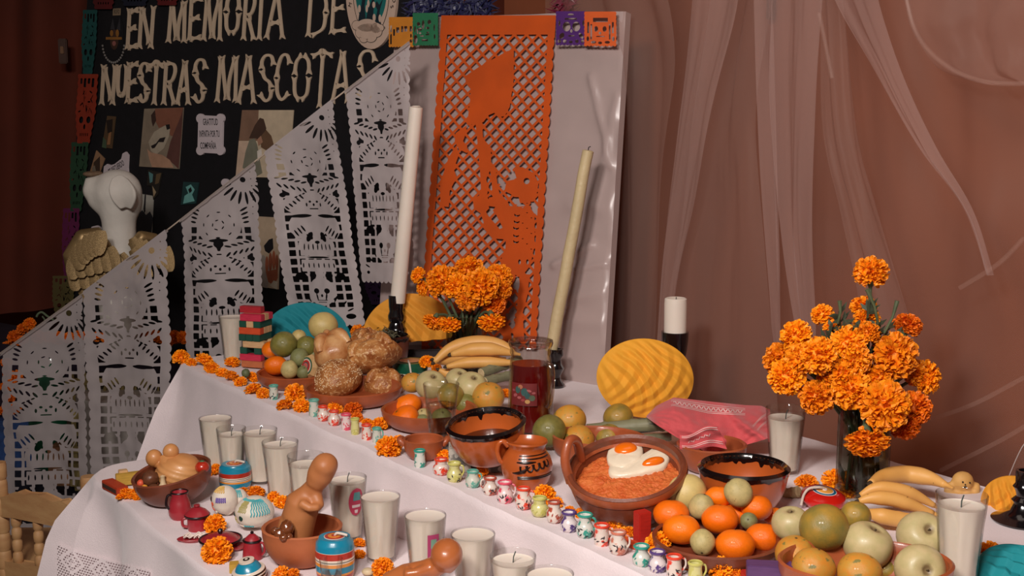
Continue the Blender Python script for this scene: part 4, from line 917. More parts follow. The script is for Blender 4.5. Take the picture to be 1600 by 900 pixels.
FM = {'tangerine': (fruit_mesh('tangerine_body', m_tang, .80, .07, .04), .80), 'orange': (fruit_mesh('orange_body', m_orng, .95, .04, .02, seed=2), .95),
      'lime': (fruit_mesh('lime_body', m_lime, .97, .03, .02, seed=3), .97), 'limeo': (fruit_mesh('green_orange_body', m_limeo, .95, .03, .02, seed=4), .95),
      'guava': (fruit_mesh('guava_body', m_guava, 1.08, .03, .06, seed=5, lump=.03), 1.08), 'guavag': (fruit_mesh('guava_body', m_guavag, 1.08, .03, .06, seed=6, lump=.03), 1.08),
      'apple': (fruit_mesh('apple_body', m_apple, .92, .34, .22, seed=7), .90), 'melon': (fruit_mesh('round_fruit_body', m_melon, .95, .03, .02, seed=8), .95)}
mb = MB(); mb.tube([(0, 0, -.04), (.02, 0, .08), (.06, .01, .16)], [.035, .03, .04], 8); stem_me = mb.data('stem', m_stem)
mb = MB()
for k in range(6):
    a = 2 * PI * k / 6; c_, s_ = math.cos(a), math.sin(a)
    mb.add([(c_ * .03 - s_ * .05, s_ * .03 + c_ * .05, 0), (c_ * .03 + s_ * .05, s_ * .03 - c_ * .05, 0), (c_ * .17, s_ * .17, .035)], [(0, 1, 2)])
mb.ball((0, 0, 0), (.06, .06, .03), 8, 5); calyx_me = mb.data('calyx', M('calyx_brown', (70, 60, 36), .8, .2, 20))
KN = {'tangerine': ('tangerine', 'fruit'), 'orange': ('orange_fruit', 'fruit'), 'lime': ('green_orange', 'fruit'), 'limeo': ('green_orange', 'fruit'), 'guava': ('guava', 'fruit'), 'guavag': ('guava', 'fruit'), 'apple': ('apple', 'fruit'), 'melon': ('pale_fruit', 'fruit')}
def fruit(kind, u, v, w, Y, label, group, rot=None, sq=1.):
    P = pty(u, v, Y); r = w / 2 * px(P); me, s0 = FM[kind]; R = random.Random(int(u * 7 + v))
    if rot is None: rot = (R.uniform(-.6, .6), R.uniform(-.6, .6), R.uniform(0, 6))
    t = thing(KN[kind][0], label, KN[kind][1], P, rot=rot, group=group, scale=r)
    link('skin', me, t)
    if kind in ('apple',): link('stem', stem_me, t, loc=(0, 0, .9 - .34))
    else: link('calyx', calyx_me, t, loc=(0, 0, (s0 if kind[0] != 'g' else s0 * 1.0) * (.97 if kind != 'tangerine' else .935)), scale=(.9 if kind[0] == 'g' else .55))
    return t
def YB(u, v, z=ZU): return pt(u, v, z).y

# --- marigold heads: four ruffled heads shared by all copies
def mari_mesh(seed, n, flat_, open_=0.):
    R = random.Random(seed); mb = MB()
    mb.ball((0, 0, 0), (.62, .62, .62 * flat_), 14, 9)
    for i in range(n):
        z = 1 - 1.72 * (i + .5) / n; a = i * 2.39996 + R.uniform(-.2, .2); rr = math.sqrt(max(0, 1 - z * z))
        d = Vector((rr * math.cos(a), rr * math.sin(a), z)); d = (d + Vector((R.uniform(-.2, .2), R.uniform(-.2, .2), R.uniform(-.2, .2)))).normalized()
        t = d.cross(Vector((R.uniform(-1, 1), R.uniform(-1, 1), R.uniform(-1, 1)))).normalized(); b = d.cross(t)
        L_ = R.uniform(.92, 1.16); w_ = R.uniform(.11, .17); up = R.uniform(.06, .16); cu_ = R.uniform(-.12, .12)
        F = lambda p: Vector((p.x, p.y, p.z * flat_))
        P = [F(d * .5 - t * w_ * .3), F(d * .5 + t * w_ * .3), F(d * (L_ * .82) - t * w_ + b * up), F(d * (L_ * .80) + b * (up - .05)), F(d * (L_ * .82) + t * w_ + b * up),
             F(d * (L_ * .96) - t * w_ * .95 + b * (up + cu_)), F(d * L_ + b * cu_ - t * w_ * .1), F(d * (L_ * .95) + t * w_ * .9 + b * (up + cu_ * .5))]
        mb.add(P, [(0, 1, 4, 3), (0, 3, 2), (2, 3, 6, 5), (3, 4, 7, 6)])
    return mb.data('petals', m_marigold, smooth=False)
m_marigold2 = M('marigold_deep', (232, 104, 2), .6, .2, 4, col2=(244, 128, 6), objrand=.08)
MM = [mari_mesh(1, 280, .92), mari_mesh(2, 290, .78), mari_mesh(3, 210, .66), mari_mesh(4, 330, 1.0)]
mb = MB(); mb.lathe([(0, 0), (.12, .02), (.24, .22), (.30, .5), (.2, .52), (0, .5)], 14); calyxm = mb.data('flower_base', m_green)
def marigold(u, v, r, zb=None, Y=None, var=None, label='', group='marigold heads', tilt=None, base=False, flatk=1., deep=False):
    R = random.Random(int(u * 13 + v * 7)); var = R.randrange(4) if var is None else var
    if Y is None:
        z = zb; P = pt(u, v, z)
        for _ in range(3): P = pt(u, v, zb + r * px(P) * .62)
    else: P = pty(u, v, Y)
    rot = tilt if tilt is not None else (R.uniform(-.5, .5), R.uniform(-.5, .5), R.uniform(0, 6))
    me = MM[var]
    if deep:
        if 'deep%d' % var not in MATS: d_ = me.copy(); d_.materials[0] = m_marigold2; MATS['deep%d' % var] = d_
        me = MATS['deep%d' % var]
    s = r * px(P)
    if base:
        t = thing('marigold', label, 'flower', P, rot=rot, group=group, scale=s); link('petals', me, t); link('flower_base', calyxm, t, loc=(0, 0, -.85)); return t
    o = link('marigold', me, None, loc=P, rot=rot, scale=(s, s, s * flatk)); return tag(o, label, 'flower', group)

# --- candle glasses
def fluted(R0_, R1_, H, t=.0016, n=10, dep_=.035):
    """profile stations for a straight faceted tumbler: outside up, lip, inside down"""
    def fn(a, r, z):
        k = max(0, min(1, (z - .008) / .02)) * max(0, min(1, (H * .82 - z) / (H * .1)))
        return (r * (1 - dep_ * k * abs(math.cos(a * n / 2)) ** 3), z)
    st = [0, .004, .02, .05, H * .55, H * .72, H * .82, H * .9, H]
    P = [(0, 0)] + [(R0_ + (R1_ - R0_) * z / H, z) for z in st] + [(R1_ - t * .3, H + t * .7), (R1_ - t, H)] + [(R0_ + (R1_ - R0_) * z / H - t, z) for z in (H * .9, H * .6, H * .3, .008)] + [(0, .008)]
    return P, fn
def veladora(u, v, w, zb, label, H=.115, wax=.9, wick=True, tilt=0., lab=None, rb=.70, seed=0, group='candle glasses'):
    P = pt(u, v, zb + H); R = w / 2 * px(P); t = thing('candle_glass', label, 'candle', (P.x, P.y, zb), rz=random.Random(int(u)).uniform(0, .6), group=group)
    pr, fn = fluted(R * rb, R, H); MB().lathe(pr, 60, fn=fn).build('glass', m_glass, t)
    hw = H * wax; ri = lambda z: (R * rb + (R - R * rb) * z / H - .0022)
    st = [.010, .02, .05, H * .55, H * .72, H * .82]
    MB().lathe([(0, .009)] + [(ri(z) * .995, z) for z in st if z < hw] + [(ri(hw), hw), (ri(hw) - .004, hw - .0018), (0, hw - .0028)], 60, fn=fn).build('wax', m_wax, t)
    if wick: MB().tube([(0, 0, hw - .004), (.001, .001, hw + .006), (.004, .001, hw + .014)], .0009, 6).build('wick', M('wick_grey', (60, 70, 66), .8), t)
    if lab:
        col, a0, a1, z0, z1, kind = lab; az = math.atan2(-P.y, -P.x) - t.rotation_euler.z
        m_ = M('sticker_%d' % col[0], col, .5, .05)
        Rz = lambda z: R * rb + (R - R * rb) * z / H + .0006
        def gf(a, b, sh=0, A0=a0, A1=a1, Z0=z0, Z1=z1):
            zz = Z0 + (Z1 - Z0) * b; th = az + A0 + (A1 - A0) * a
            if kind == 'round':
                x, y = a * 2 - 1, b * 2 - 1; k = math.sqrt(max(0, 1 - y * y)); th = az + (A0 + A1) / 2 + (A1 - A0) / 2 * x * k
            return ((Rz(zz) + sh) * math.cos(th), (Rz(zz) + sh) * math.sin(th), zz)
        s_ = MB().grid(gf, 16, 16).build('paper_label', m_, t, smooth=180)
        c2_ = M('sticker_teal', (90, 150, 150), .5, .05) if kind == 'round' else M('sticker_green', (120, 160, 136), .5, .1)
        MB().grid(lambda a, b: gf(.28 + a * .5, .55 + b * .3, .0004), 8, 6).build('label_print', c2_, s_, smooth=180)
        MB().grid(lambda a, b: gf(.2 + a * .6, (.30 if kind == 'round' else .2) + b * .1, .0004), 8, 3).build('label_print', M('sticker_white', (220, 200, 200), .5, .05), s_, smooth=180)
        MB().grid(lambda a, b: gf(.35 + a * .3, .1 + b * .12, .0004), 8, 3).build('label_print', MATS['sticker_white'], s_, smooth=180)
    return t

def solid_taper(name, mat, par, top, bot, r0, r1, wob=0., seg=20, n=24):
    path = []; rad = []
    for k in range(n + 1):
        t = k / n; p = bot.lerp(top, t); path.append(p + Vector((wob * nz((t * 4, 1, 3)), 0, 0))); rad.append((r1 + (r0 - r1) * t) * (1 + (.05 * nz((t * 9, 2, 2)) if wob else 0)))
    path += [top + (top - bot).normalized() * .002]; rad += [r0 * .7]
    return MB().tube(path, rad, seg).build(name, mat, par)
# ------------------------------------------------------------------ upper step, from the left end
veladora(363, 493, 43, ZU, 'tall candle glass behind the block tower at the left end of the upper step', H=.118, wax=.97, wick=False)
# block tower
jt = pt(397, 577, ZU); gj = px(jt); Lb = .060; ja = -.32
m_bl = {k: M('block_' + k, c, .55, .12, 60, stretch=(1, 8, 8)) for k, c in (('pink', (196, 44, 72)), ('green', (22, 74, 58)), ('orange', (206, 76, 36)), ('tan', (206, 166, 120)), ('red', (168, 34, 44)), ('brown', (184, 104, 62)), ('purple', (92, 58, 104)), ('scarlet', (178, 36, 24)), ('yellow', (190, 150, 60)))}
hb = .0168; wd = .0195
rows = [('A', [('brown', 0), ('brown', 1), ('brown', 2)], .004), ('A', [('pink', 0), ('green', 1), ('pink', 2)], 0), ('B', [('green', 0), ('green', 2)], .002), ('A', [('tan', 0), ('tan', 2)], .010), ('B', [('green', 0), ('green', 1), ('green', 2)], -.002),
        ('A', [('orange', 0), ('tan', 1), ('tan', 2)], 0), ('B', [('green', 0), ('tan', 1), ('green', 2)], .002), ('A', [('pink', 0), ('tan', 1), ('pink', 2)], .004), ('A', [('red', 1)], -.008)]
pos_w = {0: ('front', 'left'), 1: ('middle', 'middle'), 2: ('back', 'right')}
for r, (ori, bl, sh) in enumerate(rows):
    for col, k in bl:
        a = ja + (0 if ori == 'A' else PI / 2); off = (k - 1) * (wd + .0006)
        c_ = Vector((0, off, 0)) if ori == 'A' else Vector((off, 0, 0))
        if ori == 'A': c_.x += sh
        else: c_.y += sh
        c_.rotate(Euler((0, 0, ja)))
        o = MB().cbox((0, 0, hb / 2), (Lb, wd, hb * .985), bev=.0009).build('wooden_block', m_bl[col], None, smooth=False, loc=(jt.x + c_.x, jt.y + .03 + c_.y, ZU + .004 + r * hb), rot=(0, 0, a))
        tag(o, '%s block, %s of the %s layer from the bottom of the block tower' % ({'tan': 'plain wood'}.get(col, col), pos_w[k][0 if ori == 'A' else 1], ordn(r)), 'block', 'wooden blocks of the stacked tower')

# fruit plate A (left)
bowl('clay_plate', 'shallow clay plate of mixed fruit beside the block tower', 'plate', 462, 583, 120, .028, ZU, m_clay, foot=.6, rz=.3, curve=.6)
YA = YB(462, 590); GA = 'fruit on the left clay plate'
for a in (('melon', 505, 509, 46, .035, 'largest pale yellow round fruit, top of the left fruit plate'), ('lime', 443, 538, 42, .0, 'big dark green citrus upper left on the left fruit plate'), ('lime', 479, 541, 34, .02, 'dark green citrus under the pale round fruit on the left plate'),
          ('melon', 467, 526, 23, .05, 'small pale yellow fruit behind the green citrus, left plate'), ('tangerine', 426, 546, 34, .045, 'tangerine mostly hidden behind the green citrus, left plate'), ('tangerine', 431, 571, 37, -.035, 'bright tangerine at the front left of the left fruit plate'),
          ('guavag', 468, 559, 29, -.02, 'green guava in the middle of the left fruit plate'), ('guava', 452, 577, 27, -.05, 'pale guava at the front of the left fruit plate'), ('guavag', 474, 582, 21, -.045, 'small green guava beside the striped wooden toy, left plate'),
          ('guavag', 492, 556, 22, .02, 'green guava half hidden by the bread, left plate')):
    fruit(a[0], a[1], a[2], a[3], YA + a[4], a[5], GA)
# striped eight-sided wooden toy on the plate
tp = pty(490, 573, YA - .03); ty = thing('wooden_toy', 'octagonal wooden spinning toy with painted rings against the sesame bread', 'toy', tp, rot=(1.35, 0, -.75)); g = px(tp)
mb = MB(); mb.lathe([(0, -.022), (16 * g, -.022), (19 * g, -.012), (19 * g, .012), (16 * g, .022), (0, .022)], 8); mb.build('toy_body', M('toy_wood', (206, 168, 116), .5, .1, 40), ty, smooth=False)
for r, c, h in ((14, (40, 90, 70), .0226), (11.5, (220, 200, 180), .0232), (9.5, (190, 40, 40), .0238), (6.5, (60, 90, 90), .0244), (5, (200, 100, 96), .0250)):
    MB().lathe([(0, h), (r * g, h), (r * g * .99, h - .002)], 32).build('painted_ring', M('toy_%d_%d' % (c[0], c[1]), c, .4, .04), ty)

# bread plate B
bowl('clay_plate', 'clay plate piled with four sugared loaves', 'plate', 552, 606, 152, .032, ZU, m_clay, foot=.55, rz=.3, curve=.6)
YC = YB(552, 612)
def breadmat(name, a, b, top):
    return M(name, a, .42, .1, 34, bump=.7, bscale=150, col2=b, spots=(top, 150, .56))
m_br = [breadmat('bread_golden', (150, 84, 38), (210, 150, 88), (222, 178, 126)), breadmat('bread_brown', (144, 82, 38), (196, 134, 76), (212, 166, 114)), M('bread_smooth', (176, 108, 56), .42, .14, 30, bump=.4, bscale=90, coat=.1, col2=(222, 174, 118))]
def pan_muerto(u, v, w, h, dy, label, mat, rot, knob=True, seeds=0, base=.0, seed=1, bones=True):
    P = pty(u, v, YC + dy); g = px(P); rx, rz = w / 2 * g, h / 2 * g
    t = thing('bread_loaf', label, 'bread', P, rot=rot, group='loaves on the clay plate')
    fn = lambda d: (1 + .07 * nz(d * 1.6 + Vector((seed, 0, 0))) + .03 * nz(d * 4 + Vector((seed, 2, 0)))) * (1 - .14 * max(0, -d.z) ** 2)
    RX = Vector((rx, rx * .9, rz)); MB().ball((0, 0, 0), RX, 36, 24, fn=fn).build('crumb', mat, t)
    S = lambda th, ph: Vector((math.cos(ph) * math.sin(th) * RX.x, math.sin(ph) * math.sin(th) * RX.y, math.cos(th) * RX.z)) * fn(Vector((math.cos(ph) * math.sin(th), math.sin(ph) * math.sin(th), math.cos(th))))
    if bones:
        for k in range(2):
            ph = .5 + seed + PI / 2 * k; pts = [S(-1.5 + 3.0 * i / 12, ph) * 1.0 for i in range(13)]
            rr = [rz * (.17 + .17 * abs(math.sin(i / 12 * PI * 2.0 + .0)) ** 1.5) for i in range(13)]
            MB().tube(pts, rr, 10).build('bone_strip', mat, t)
    if knob: MB().ball(S(0, 0) + Vector((0, 0, rz * .08)), (rx * .22, rx * .22, rz * .30), 16, 10).build('knob', mat, t)
    if seeds:
        R = random.Random(seed); mb = MB()
        for i in range(seeds):
            th = math.acos(1 - R.random() * 1.1); ph = R.uniform(0, 6.283); p = S(th, ph); n = Vector((p.x / RX.x ** 2, p.y / RX.y ** 2, p.z / RX.z ** 2)).normalized()
            q = n.to_track_quat('Z', 'Y').to_matrix().to_4x4() @ Matrix.Rotation(R.uniform(0, 6), 4, 'Z'); q.translation = p + n * .0006
            mb.ball((0, 0, 0), (.0019, .0011, .0008), 6, 4, T=q)
        o = mb.build('sesame_seeds', M('sesame', (232, 200, 156), .6, .1), t); o['kind'] = 'stuff'
    return t
pan_muerto(600, 604, 66, 48, -.005, 'lower right loaf of the bread plate, under the cross topped loaf', m_br[1], (-.3, .2, .4), seed=3, knob=True)
pan_muerto(523, 552, 64, 62, .045, 'smooth pale loaf at the back left of the bread plate', m_br[2], (-.5, -.35, .2), seed=2)
pan_muerto(572, 536, 52, 38, .075, 'loaf mostly hidden at the back of the bread plate', m_br[1], (-.2, .3, .4), seed=5)
pan_muerto(585, 557, 92, 54, .02, 'top loaf with dough bones crossing under a knob, right side of the bread plate', m_br[0], (-.55, .12, .9), seed=1)
pan_muerto(529, 594, 80, 64, -.035, 'large loaf coated in sesame seeds at the front of the bread plate', m_br[1], (-.25, -.1, 1.1), seeds=520, seed=4, knob=False, bones=False)

# glazed bowl of dried herbs, candlestick and tall candle behind the loaves
hbw = bowl('glazed_bowl', 'black rimmed clay bowl holding dried herbs behind the loaves', 'bowl', 605, 527, 68, .085, ZU, m_clay_d, foot=.62, rim=m_glaze, curve=.45)
mb = MB(); R = random.Random(5); Rb = hbw['R']
for i in range(34):
    a = R.uniform(0, 6.28); r0 = R.uniform(0, Rb * .5); p = Vector((r0 * math.cos(a), r0 * math.sin(a), .07)); q = p + Vector((R.uniform(-.03, .03), R.uniform(-.03, .03), R.uniform(.01, .03)))
    mb.tube(bez([p, (p + q) / 2 + Vector((0, 0, .014)), q], 4), .0012, 5)
    for _ in range(3):
        l = p.lerp(q, R.random()) + Vector((0, 0, .008)); d = Vector((R.uniform(-1, 1), R.uniform(-1, 1), R.uniform(-.2, .6))).normalized() * .012; n = d.cross(Vector((0, 0, 1))) * .35
        mb.add([l, l + d * .5 + n, l + d, l + d * .5 - n], [(0, 1, 2, 3)])
o = mb.build('dried_herbs', M('dry_herb', (92, 88, 66), .8, .3, 60), None, smooth=False, loc=hbw.location); tag(o, 'grey-green dried herbs in the black rimmed bowl', 'herbs', kind='stuff')
m_blackc = M('black_ceramic', (16, 13, 16), .16, .2, 20, coat=.8)
def candlestick(u, v_top, w, Y, label, prof_px):
    a = pty(u, v_top, Y); g = px(a); t = thing('candlestick', label, 'candlestick', (a.x, a.y, ZU)); H = a.z - ZU
    P = [(0, 0)] + [(r * g, H * z) for r, z in prof_px] + [(prof_px[-1][0] * g * .7, H), (prof_px[-1][0] * g * .68, H - .02), (0, H - .02)]
    MB().lathe(P, 36).build('candlestick_body', m_blackc, t); return t, a
YK = 3.02
cs1, ca = candlestick(619, 461, 24, YK, 'glossy black candlestick holding the tall white candle', [(24, 0), (26, .02), (24, .06), (12, .16), (9, .3), (10, .42), (15, .5), (15, .54), (13, .56), (11, .62), (13.5, .66), (13.5, .72), (11, .78), (12, .84), (12, 1)])
cd = thing('candle', 'tall thick white candle leaning right in the black candlestick', 'candle', ca)
solid_taper('wax', m_wax, cd, pty(650, 168, YK - .02) - ca, pty(621, 463, YK) - ca + Vector((0, 0, -.015)), 10.5 * px(ca), 12.0 * px(ca), .0)
MB().lathe([(0, 0), (8 * px(ca), 0), (5 * px(ca), .003), (0, .001)], 16).build('candle_tip', m_wax, cd, loc=pty(650, 167, YK - .02) - ca)
# second leaning candle on the right of the orange banner
YQ = 2.80; bA = pty(861, 535, YQ - .0); cd2 = thing('candle', 'tall yellowish hand-dipped candle leaning against the satin board', 'candle', bA)
solid_taper('wax', M('yellow_wax', (204, 184, 142), .5, .06, 14, bump=.5, bscale=60, sss=.1), cd2, pty(919, 236, YQ + .0) - bA, Vector((0, 0, -.02)), 8.8 * px(bA), 9.8 * px(bA), .003)
MB().tube([pty(919, 235, YQ) - bA, pty(920, 230, YQ) - bA, pty(923, 229, YQ) - bA], .0012, 6).build('wick', M('wick_black', (20, 18, 18), .9), cd2)
cs2, _ = candlestick(868, 545, 20, YQ - .015, 'black carved candlestick behind the juice pitcher', [(14, 0), (15, .06), (9, .2), (8, .3), (12, .42), (14, .5), (10, .6), (9, .75), (13, .85), (12, 1)])

# honeycomb paper decorations
def honeycomb(u, v, rx, ry, Y, label, col, tilt=(0, 0, 0), depth=.035, a0=0., a1=2 * PI, flip=1, cell=(6.5, 4.6), name='honeycomb_paper', lean=0.):
    P = pty(u, v, Y); g = px(P); t = thing(name, label, 'paper decoration', P, rot=tilt); m_ = M('tissue_hc_%d_%d' % (col[0], col[1]), col, .8, .05, 5)
    NR, NA = 60, 190; RX, RY = rx * g, ry * g
    def fn(a, b):
        th = a0 + (a1 - a0) * a; x, y = math.cos(th) * b, math.sin(th) * b
        h = depth * (1 - b ** 2.2); c = x * cell[0] + 3.2 * y * y; d = y * cell[1] + .35 * math.sin(x * 6)
        w1 = abs(((c + d) * .5) % 1 - .5) * 2; w2 = abs(((c - d * .6) * .5) % 1 - .5) * 2
        c += .5 * nz((x * 3, y * 3, u)); h += .0065 * (w1 * 1.2 + w2 * .7 - .9) * (1 - b ** 6) * 1.1
        return Vector((RX * x, -h * flip, RY * y))
    MB().grid(fn, NA, NR, closeu=abs(a1 - a0) > 6).build('tissue_cells', m_, t, smooth=180)
    n = 60; bk = [(RX * math.cos(a0 + (a1 - a0) * i / n), .004, RY * math.sin(a0 + (a1 - a0) * i / n)) for i in range(n)]
    MB().add(bk + [(p[0], .0, p[2]) for p in bk], [tuple(range(n))] + [(i, (i + 1) % n, n + (i + 1) % n, n + i) for i in range(n)]).build('card_back', m_, t, smooth=False)
    return t
honeycomb(1008, 591, 76, 62, 2.47, 'round yellow honeycomb paper fan standing behind the egg dish', (238, 166, 44), tilt=(-.1, .1, .0))
honeycomb(642, 530, 76, 72, 3.06, 'yellow honeycomb paper fan behind the middle marigold vase', (222, 150, 44), a0=0, a1=PI, tilt=(0, -.04, .1))
honeycomb(478, 540, 72, 68, 3.16, 'teal honeycomb paper fan behind the left fruit plate', (14, 128, 140), a0=0, a1=PI, tilt=(0, 0, .1))

# middle marigold vase and bouquet
YV = 2.86
def vase_and_bouquet(u, vb, w, vt, Y, label, H=None, wt=None, stems=(), seed=1, tint=(.30, .34, .26), gl='vase_glass'):
    b = pty(u, vb, Y); b.z = ZU; g = px(b); H = zat(Vector((b.x, b.y, 0)), vt) - ZU; r0 = w / 2 * g; r1 = (wt or w) / 2 * g
    t = thing('glass_vase', label, 'vase', b)
    pr = [(0, 0), (r0 * .9, 0), (r0, .01), (r0 * .96, H * .3), ((r0 + r1) / 2, H * .7), (r1, H), (r1 - .003, H), ((r0 + r1) / 2 - .003, H * .7), (r0 * .96 - .003, H * .3), (r0 - .004, .012), (0, .012)]
    MB().lathe(pr, 40).build('glass', glassmat(gl, (.72, .74, .70), 1.45), t)
    mb = MB(); R = random.Random(seed)
    for i in range(26):
        a = R.uniform(0, 6.28); rr = R.uniform(0, r0 * .75); x, y = rr * math.cos(a), rr * math.sin(a); a2 = a + R.uniform(-.6, .6)
        mb.tube([(x, y, .014), (x * .8, y * .8, H * .5), (r1 * .7 * math.cos(a2), r1 * .7 * math.sin(a2), H * .98)], .0028, 6)
    for i in range(60):
        a = R.uniform(0, 6.28); z = R.uniform(.02, H * .95); rr = r0 * R.uniform(.3, .85); p = Vector((rr * math.cos(a), rr * math.sin(a), z)); d = Vector((R.uniform(-1, 1), R.uniform(-1, 1), R.uniform(-1, 1))).normalized() * .022; n = d.cross(Vector((.3, .2, 1))).normalized() * .006
        q = [p - d, p + n, p + d, p - n]
        if all(math.hypot(c.x, c.y) < r0 * .9 and c.z > .014 for c in q): mb.add(q, [(0, 1, 2, 3)])
    mb.build('submerged_stems', M('wet_stem', (44, 52, 34), .5, .4, 30), t)
    return t, b, H
vm, bm_, Hm = vase_and_bouquet(727, 548, 62, 492, YV, 'dark glass vase of marigolds in front of the orange paper banner', wt=58)
def stemtube(par_pt, tip, r=.003):
    t = thing('x', '', '', (0, 0, 0))
def bouquet(lst, b, H, Y0, grp, where):
    for i, (u, v, r, dy, var, tl, deep, lb) in enumerate(lst):
        P = pty(u, v, Y0 + dy); s = r * px(P); mth = Vector((b.x, b.y, ZU + H * .55)); R = random.Random(i)
        t = thing('marigold', lb, 'flower', P, group=grp)
        up = (P - mth).normalized() if tl is None else Vector(tl).normalized()
        q = up.to_track_quat('Z', 'Y')
        me = MM[var]
        if deep:
            if 'deep%d' % var not in MATS: d_ = me.copy(); d_.materials[0] = m_marigold2; MATS['deep%d' % var] = d_
            me = MATS['deep%d' % var]
        o = link('petals', me, t, scale=s); o.rotation_mode = 'QUATERNION'; o.rotation_quaternion = q @ Euler((0, 0, R.uniform(0, 6))).to_quaternion()
        fb = link('flower_base', calyxm, t, scale=s * .9); fb.rotation_mode = 'QUATERNION'; fb.rotation_quaternion = q; fb.location = up * (-s * .9)
        a = up * (-s * .7); e = mth - P; mid = (a + e) * .5 + Vector((0, 0, .01)) + up * (-s * .3)
        MB().tube(bez([a, a * .5 + mid * .5 + up * (-.01), mid, e], 5), [.0030] * 16, 7).build('stem', m_green, t)
bouquet([(653, 430, 13, 0, 1, (-1, -.3, .5), 0, 'small far left bloom of the middle marigold vase'), (660, 450, 13, .01, 2, (-1, -.4, 0), 0, 'second left bloom, just below the far left one of the middle vase'),
         (692, 440, 25, .0, 3, None, 0, 'large left bloom of the middle marigold vase'), (733, 424, 24, .03, 0, None, 0, 'topmost bloom of the middle marigold vase'), (752, 448, 27, -.03, 3, (.2, -.9, .6), 0, 'large front bloom in the centre of the middle marigold vase'),
         (780, 432, 20, .02, 0, None, 0, 'right upper bloom of the middle marigold vase'), (731, 466, 19, -.03, 1, (0, -1, .2), 0, 'bloom below centre of the middle marigold vase'), (772, 473, 18, .0, 0, (.5, -.7, -.1), 1, 'deep orange bloom lower right of the middle marigold vase'),
         (713, 447, 20, -.02, 0, (-.2, -1, .3), 0, 'left centre bloom of the middle marigold vase'), (787, 452, 15, .0, 1, (1, -.4, .1), 0, 'far right bloom of the middle marigold vase'),
         (678, 503, 17, -.05, 2, (-.4, -.4, -1), 0, 'drooping bloom at the lower left of the middle vase'), (703, 507, 18, -.06, 2, (0, -.4, -1), 0, 'drooping bloom hanging in front of the middle vase'), (768, 503, 21, -.05, 2, (.1, -.3, -1), 0, 'drooping bloom at the lower right of the middle vase')],
        bm_, Hm, YV, 'marigolds in the middle vase', '')

# bananas
m_ban = M('banana_peel', (220, 160, 78), .5, .06, 14, bump=.1, bscale=60, col2=(230, 176, 100), spots=((130, 88, 46), 70, .70))
m_bant = M('banana_tip', (60, 44, 26), .8, .2, 40)
def banana(pxs, r, Y, dys, label, group):
    P = [pty(u, v, Y + d) for (u, v), d in zip(pxs, dys)]; o = P[len(P) // 2]; t = thing('banana', label, 'fruit', o, group=group); g = px(o)
    path = bez([p - o for p in P], 7); n = len(path)
    rad = [r * g * (min(1, .38 + 1.9 * min(i, n - 1 - i) / n) if min(i, n - 1 - i) < n * .33 else 1) for i in range(n)]
    mb = MB(); mb.tube(path, rad, 14)
    # five soft facets
    mb.build('peel', m_ban, t, smooth=180)
    e = path[0]; d = (path[0] - path[1]).normalized(); MB().tube([e - d * .002, e + d * .004, e + d * .008], [rad[0] * .9, rad[0] * .75, rad[0] * .35], 10).build('tip', m_bant, t)
    e = path[-1]; d = (path[-1] - path[-2]).normalized(); MB().tube([e - d * .002, e + d * .010, e + d * .016], [rad[-1] * .92, rad[-1] * .55, rad[-1] * .5], 10).build('stalk', m_ban, t)
    return t
YN = 2.68; GN = 'bananas behind the pitcher'
banana([(678, 566), (704, 545), (745, 535), (785, 541), (806, 556)], 11, YN, (0, .02, .03, .02, 0), 'top banana of the bunch left of the juice pitcher', GN)
banana([(676, 562), (695, 562), (730, 560), (780, 560)], 9.5, YN, (.0, .03, .05, .05), 'banana under the top one of the bunch left of the pitcher', GN)
banana([(705, 554), (735, 547), (768, 546), (802, 552)], 11, YN - .035, (0, 0, 0, 0), 'front upper banana with a dark tip, left of the pitcher', GN)
banana([(698, 573), (730, 567), (766, 566), (806, 567)], 9, YN - .05, (0, 0, 0, 0), 'lower banana just above the apples, left of the pitcher', GN)
banana([(686, 578), (700, 584), (720, 588), (740, 592)], 8, YN - .03, (0, 0, 0, 0), 'short banana end under the bunch, behind the apple', GN)
# sugar cane
m_canes = M('sugar_cane_rind', (110, 110, 84), .55, .25, 8, stretch=(1, 1, 6), col2=(140, 136, 104), spots=((44, 42, 34), 14, .56), bump=.2, bscale=40)
m_canee = M('cane_pith', (206, 182, 138), .8, .12, 80)
def cane(u0, v0, u1, v1, r, Y0, Y1, label, mat=None):
    a, b = pty(u0, v0, Y0), pty(u1, v1, Y1); t = thing('sugar_cane', label, 'sugar cane', a); g = px(a); L_ = (b - a); n = 22; path = []; rad = []
    for k in range(n + 1):
        path.append(L_ * (k / n)); rad.append(r * g * (1 + (.12 if k % 8 == 5 else 0)))
    MB().tube(path, rad, 18).build('rind', mat or m_canes, t, smooth=60)
    d = L_.normalized()
    for e, s in ((L_, 1), (Vector((0, 0, 0)), -1)): MB().tube([e, e + d * (.0012 * s)], [r * g * .88, r * g * .85], 18).build('cut_end', m_canee, t)
    return t
cane(752, 583, 812, 562, 8, 2.60, 2.68, 'dark mottled sugar cane piece left of the juice pitcher')
cane(758, 596, 815, 582, 7.5, 2.56, 2.62, 'lower sugar cane piece between apple and pitcher')
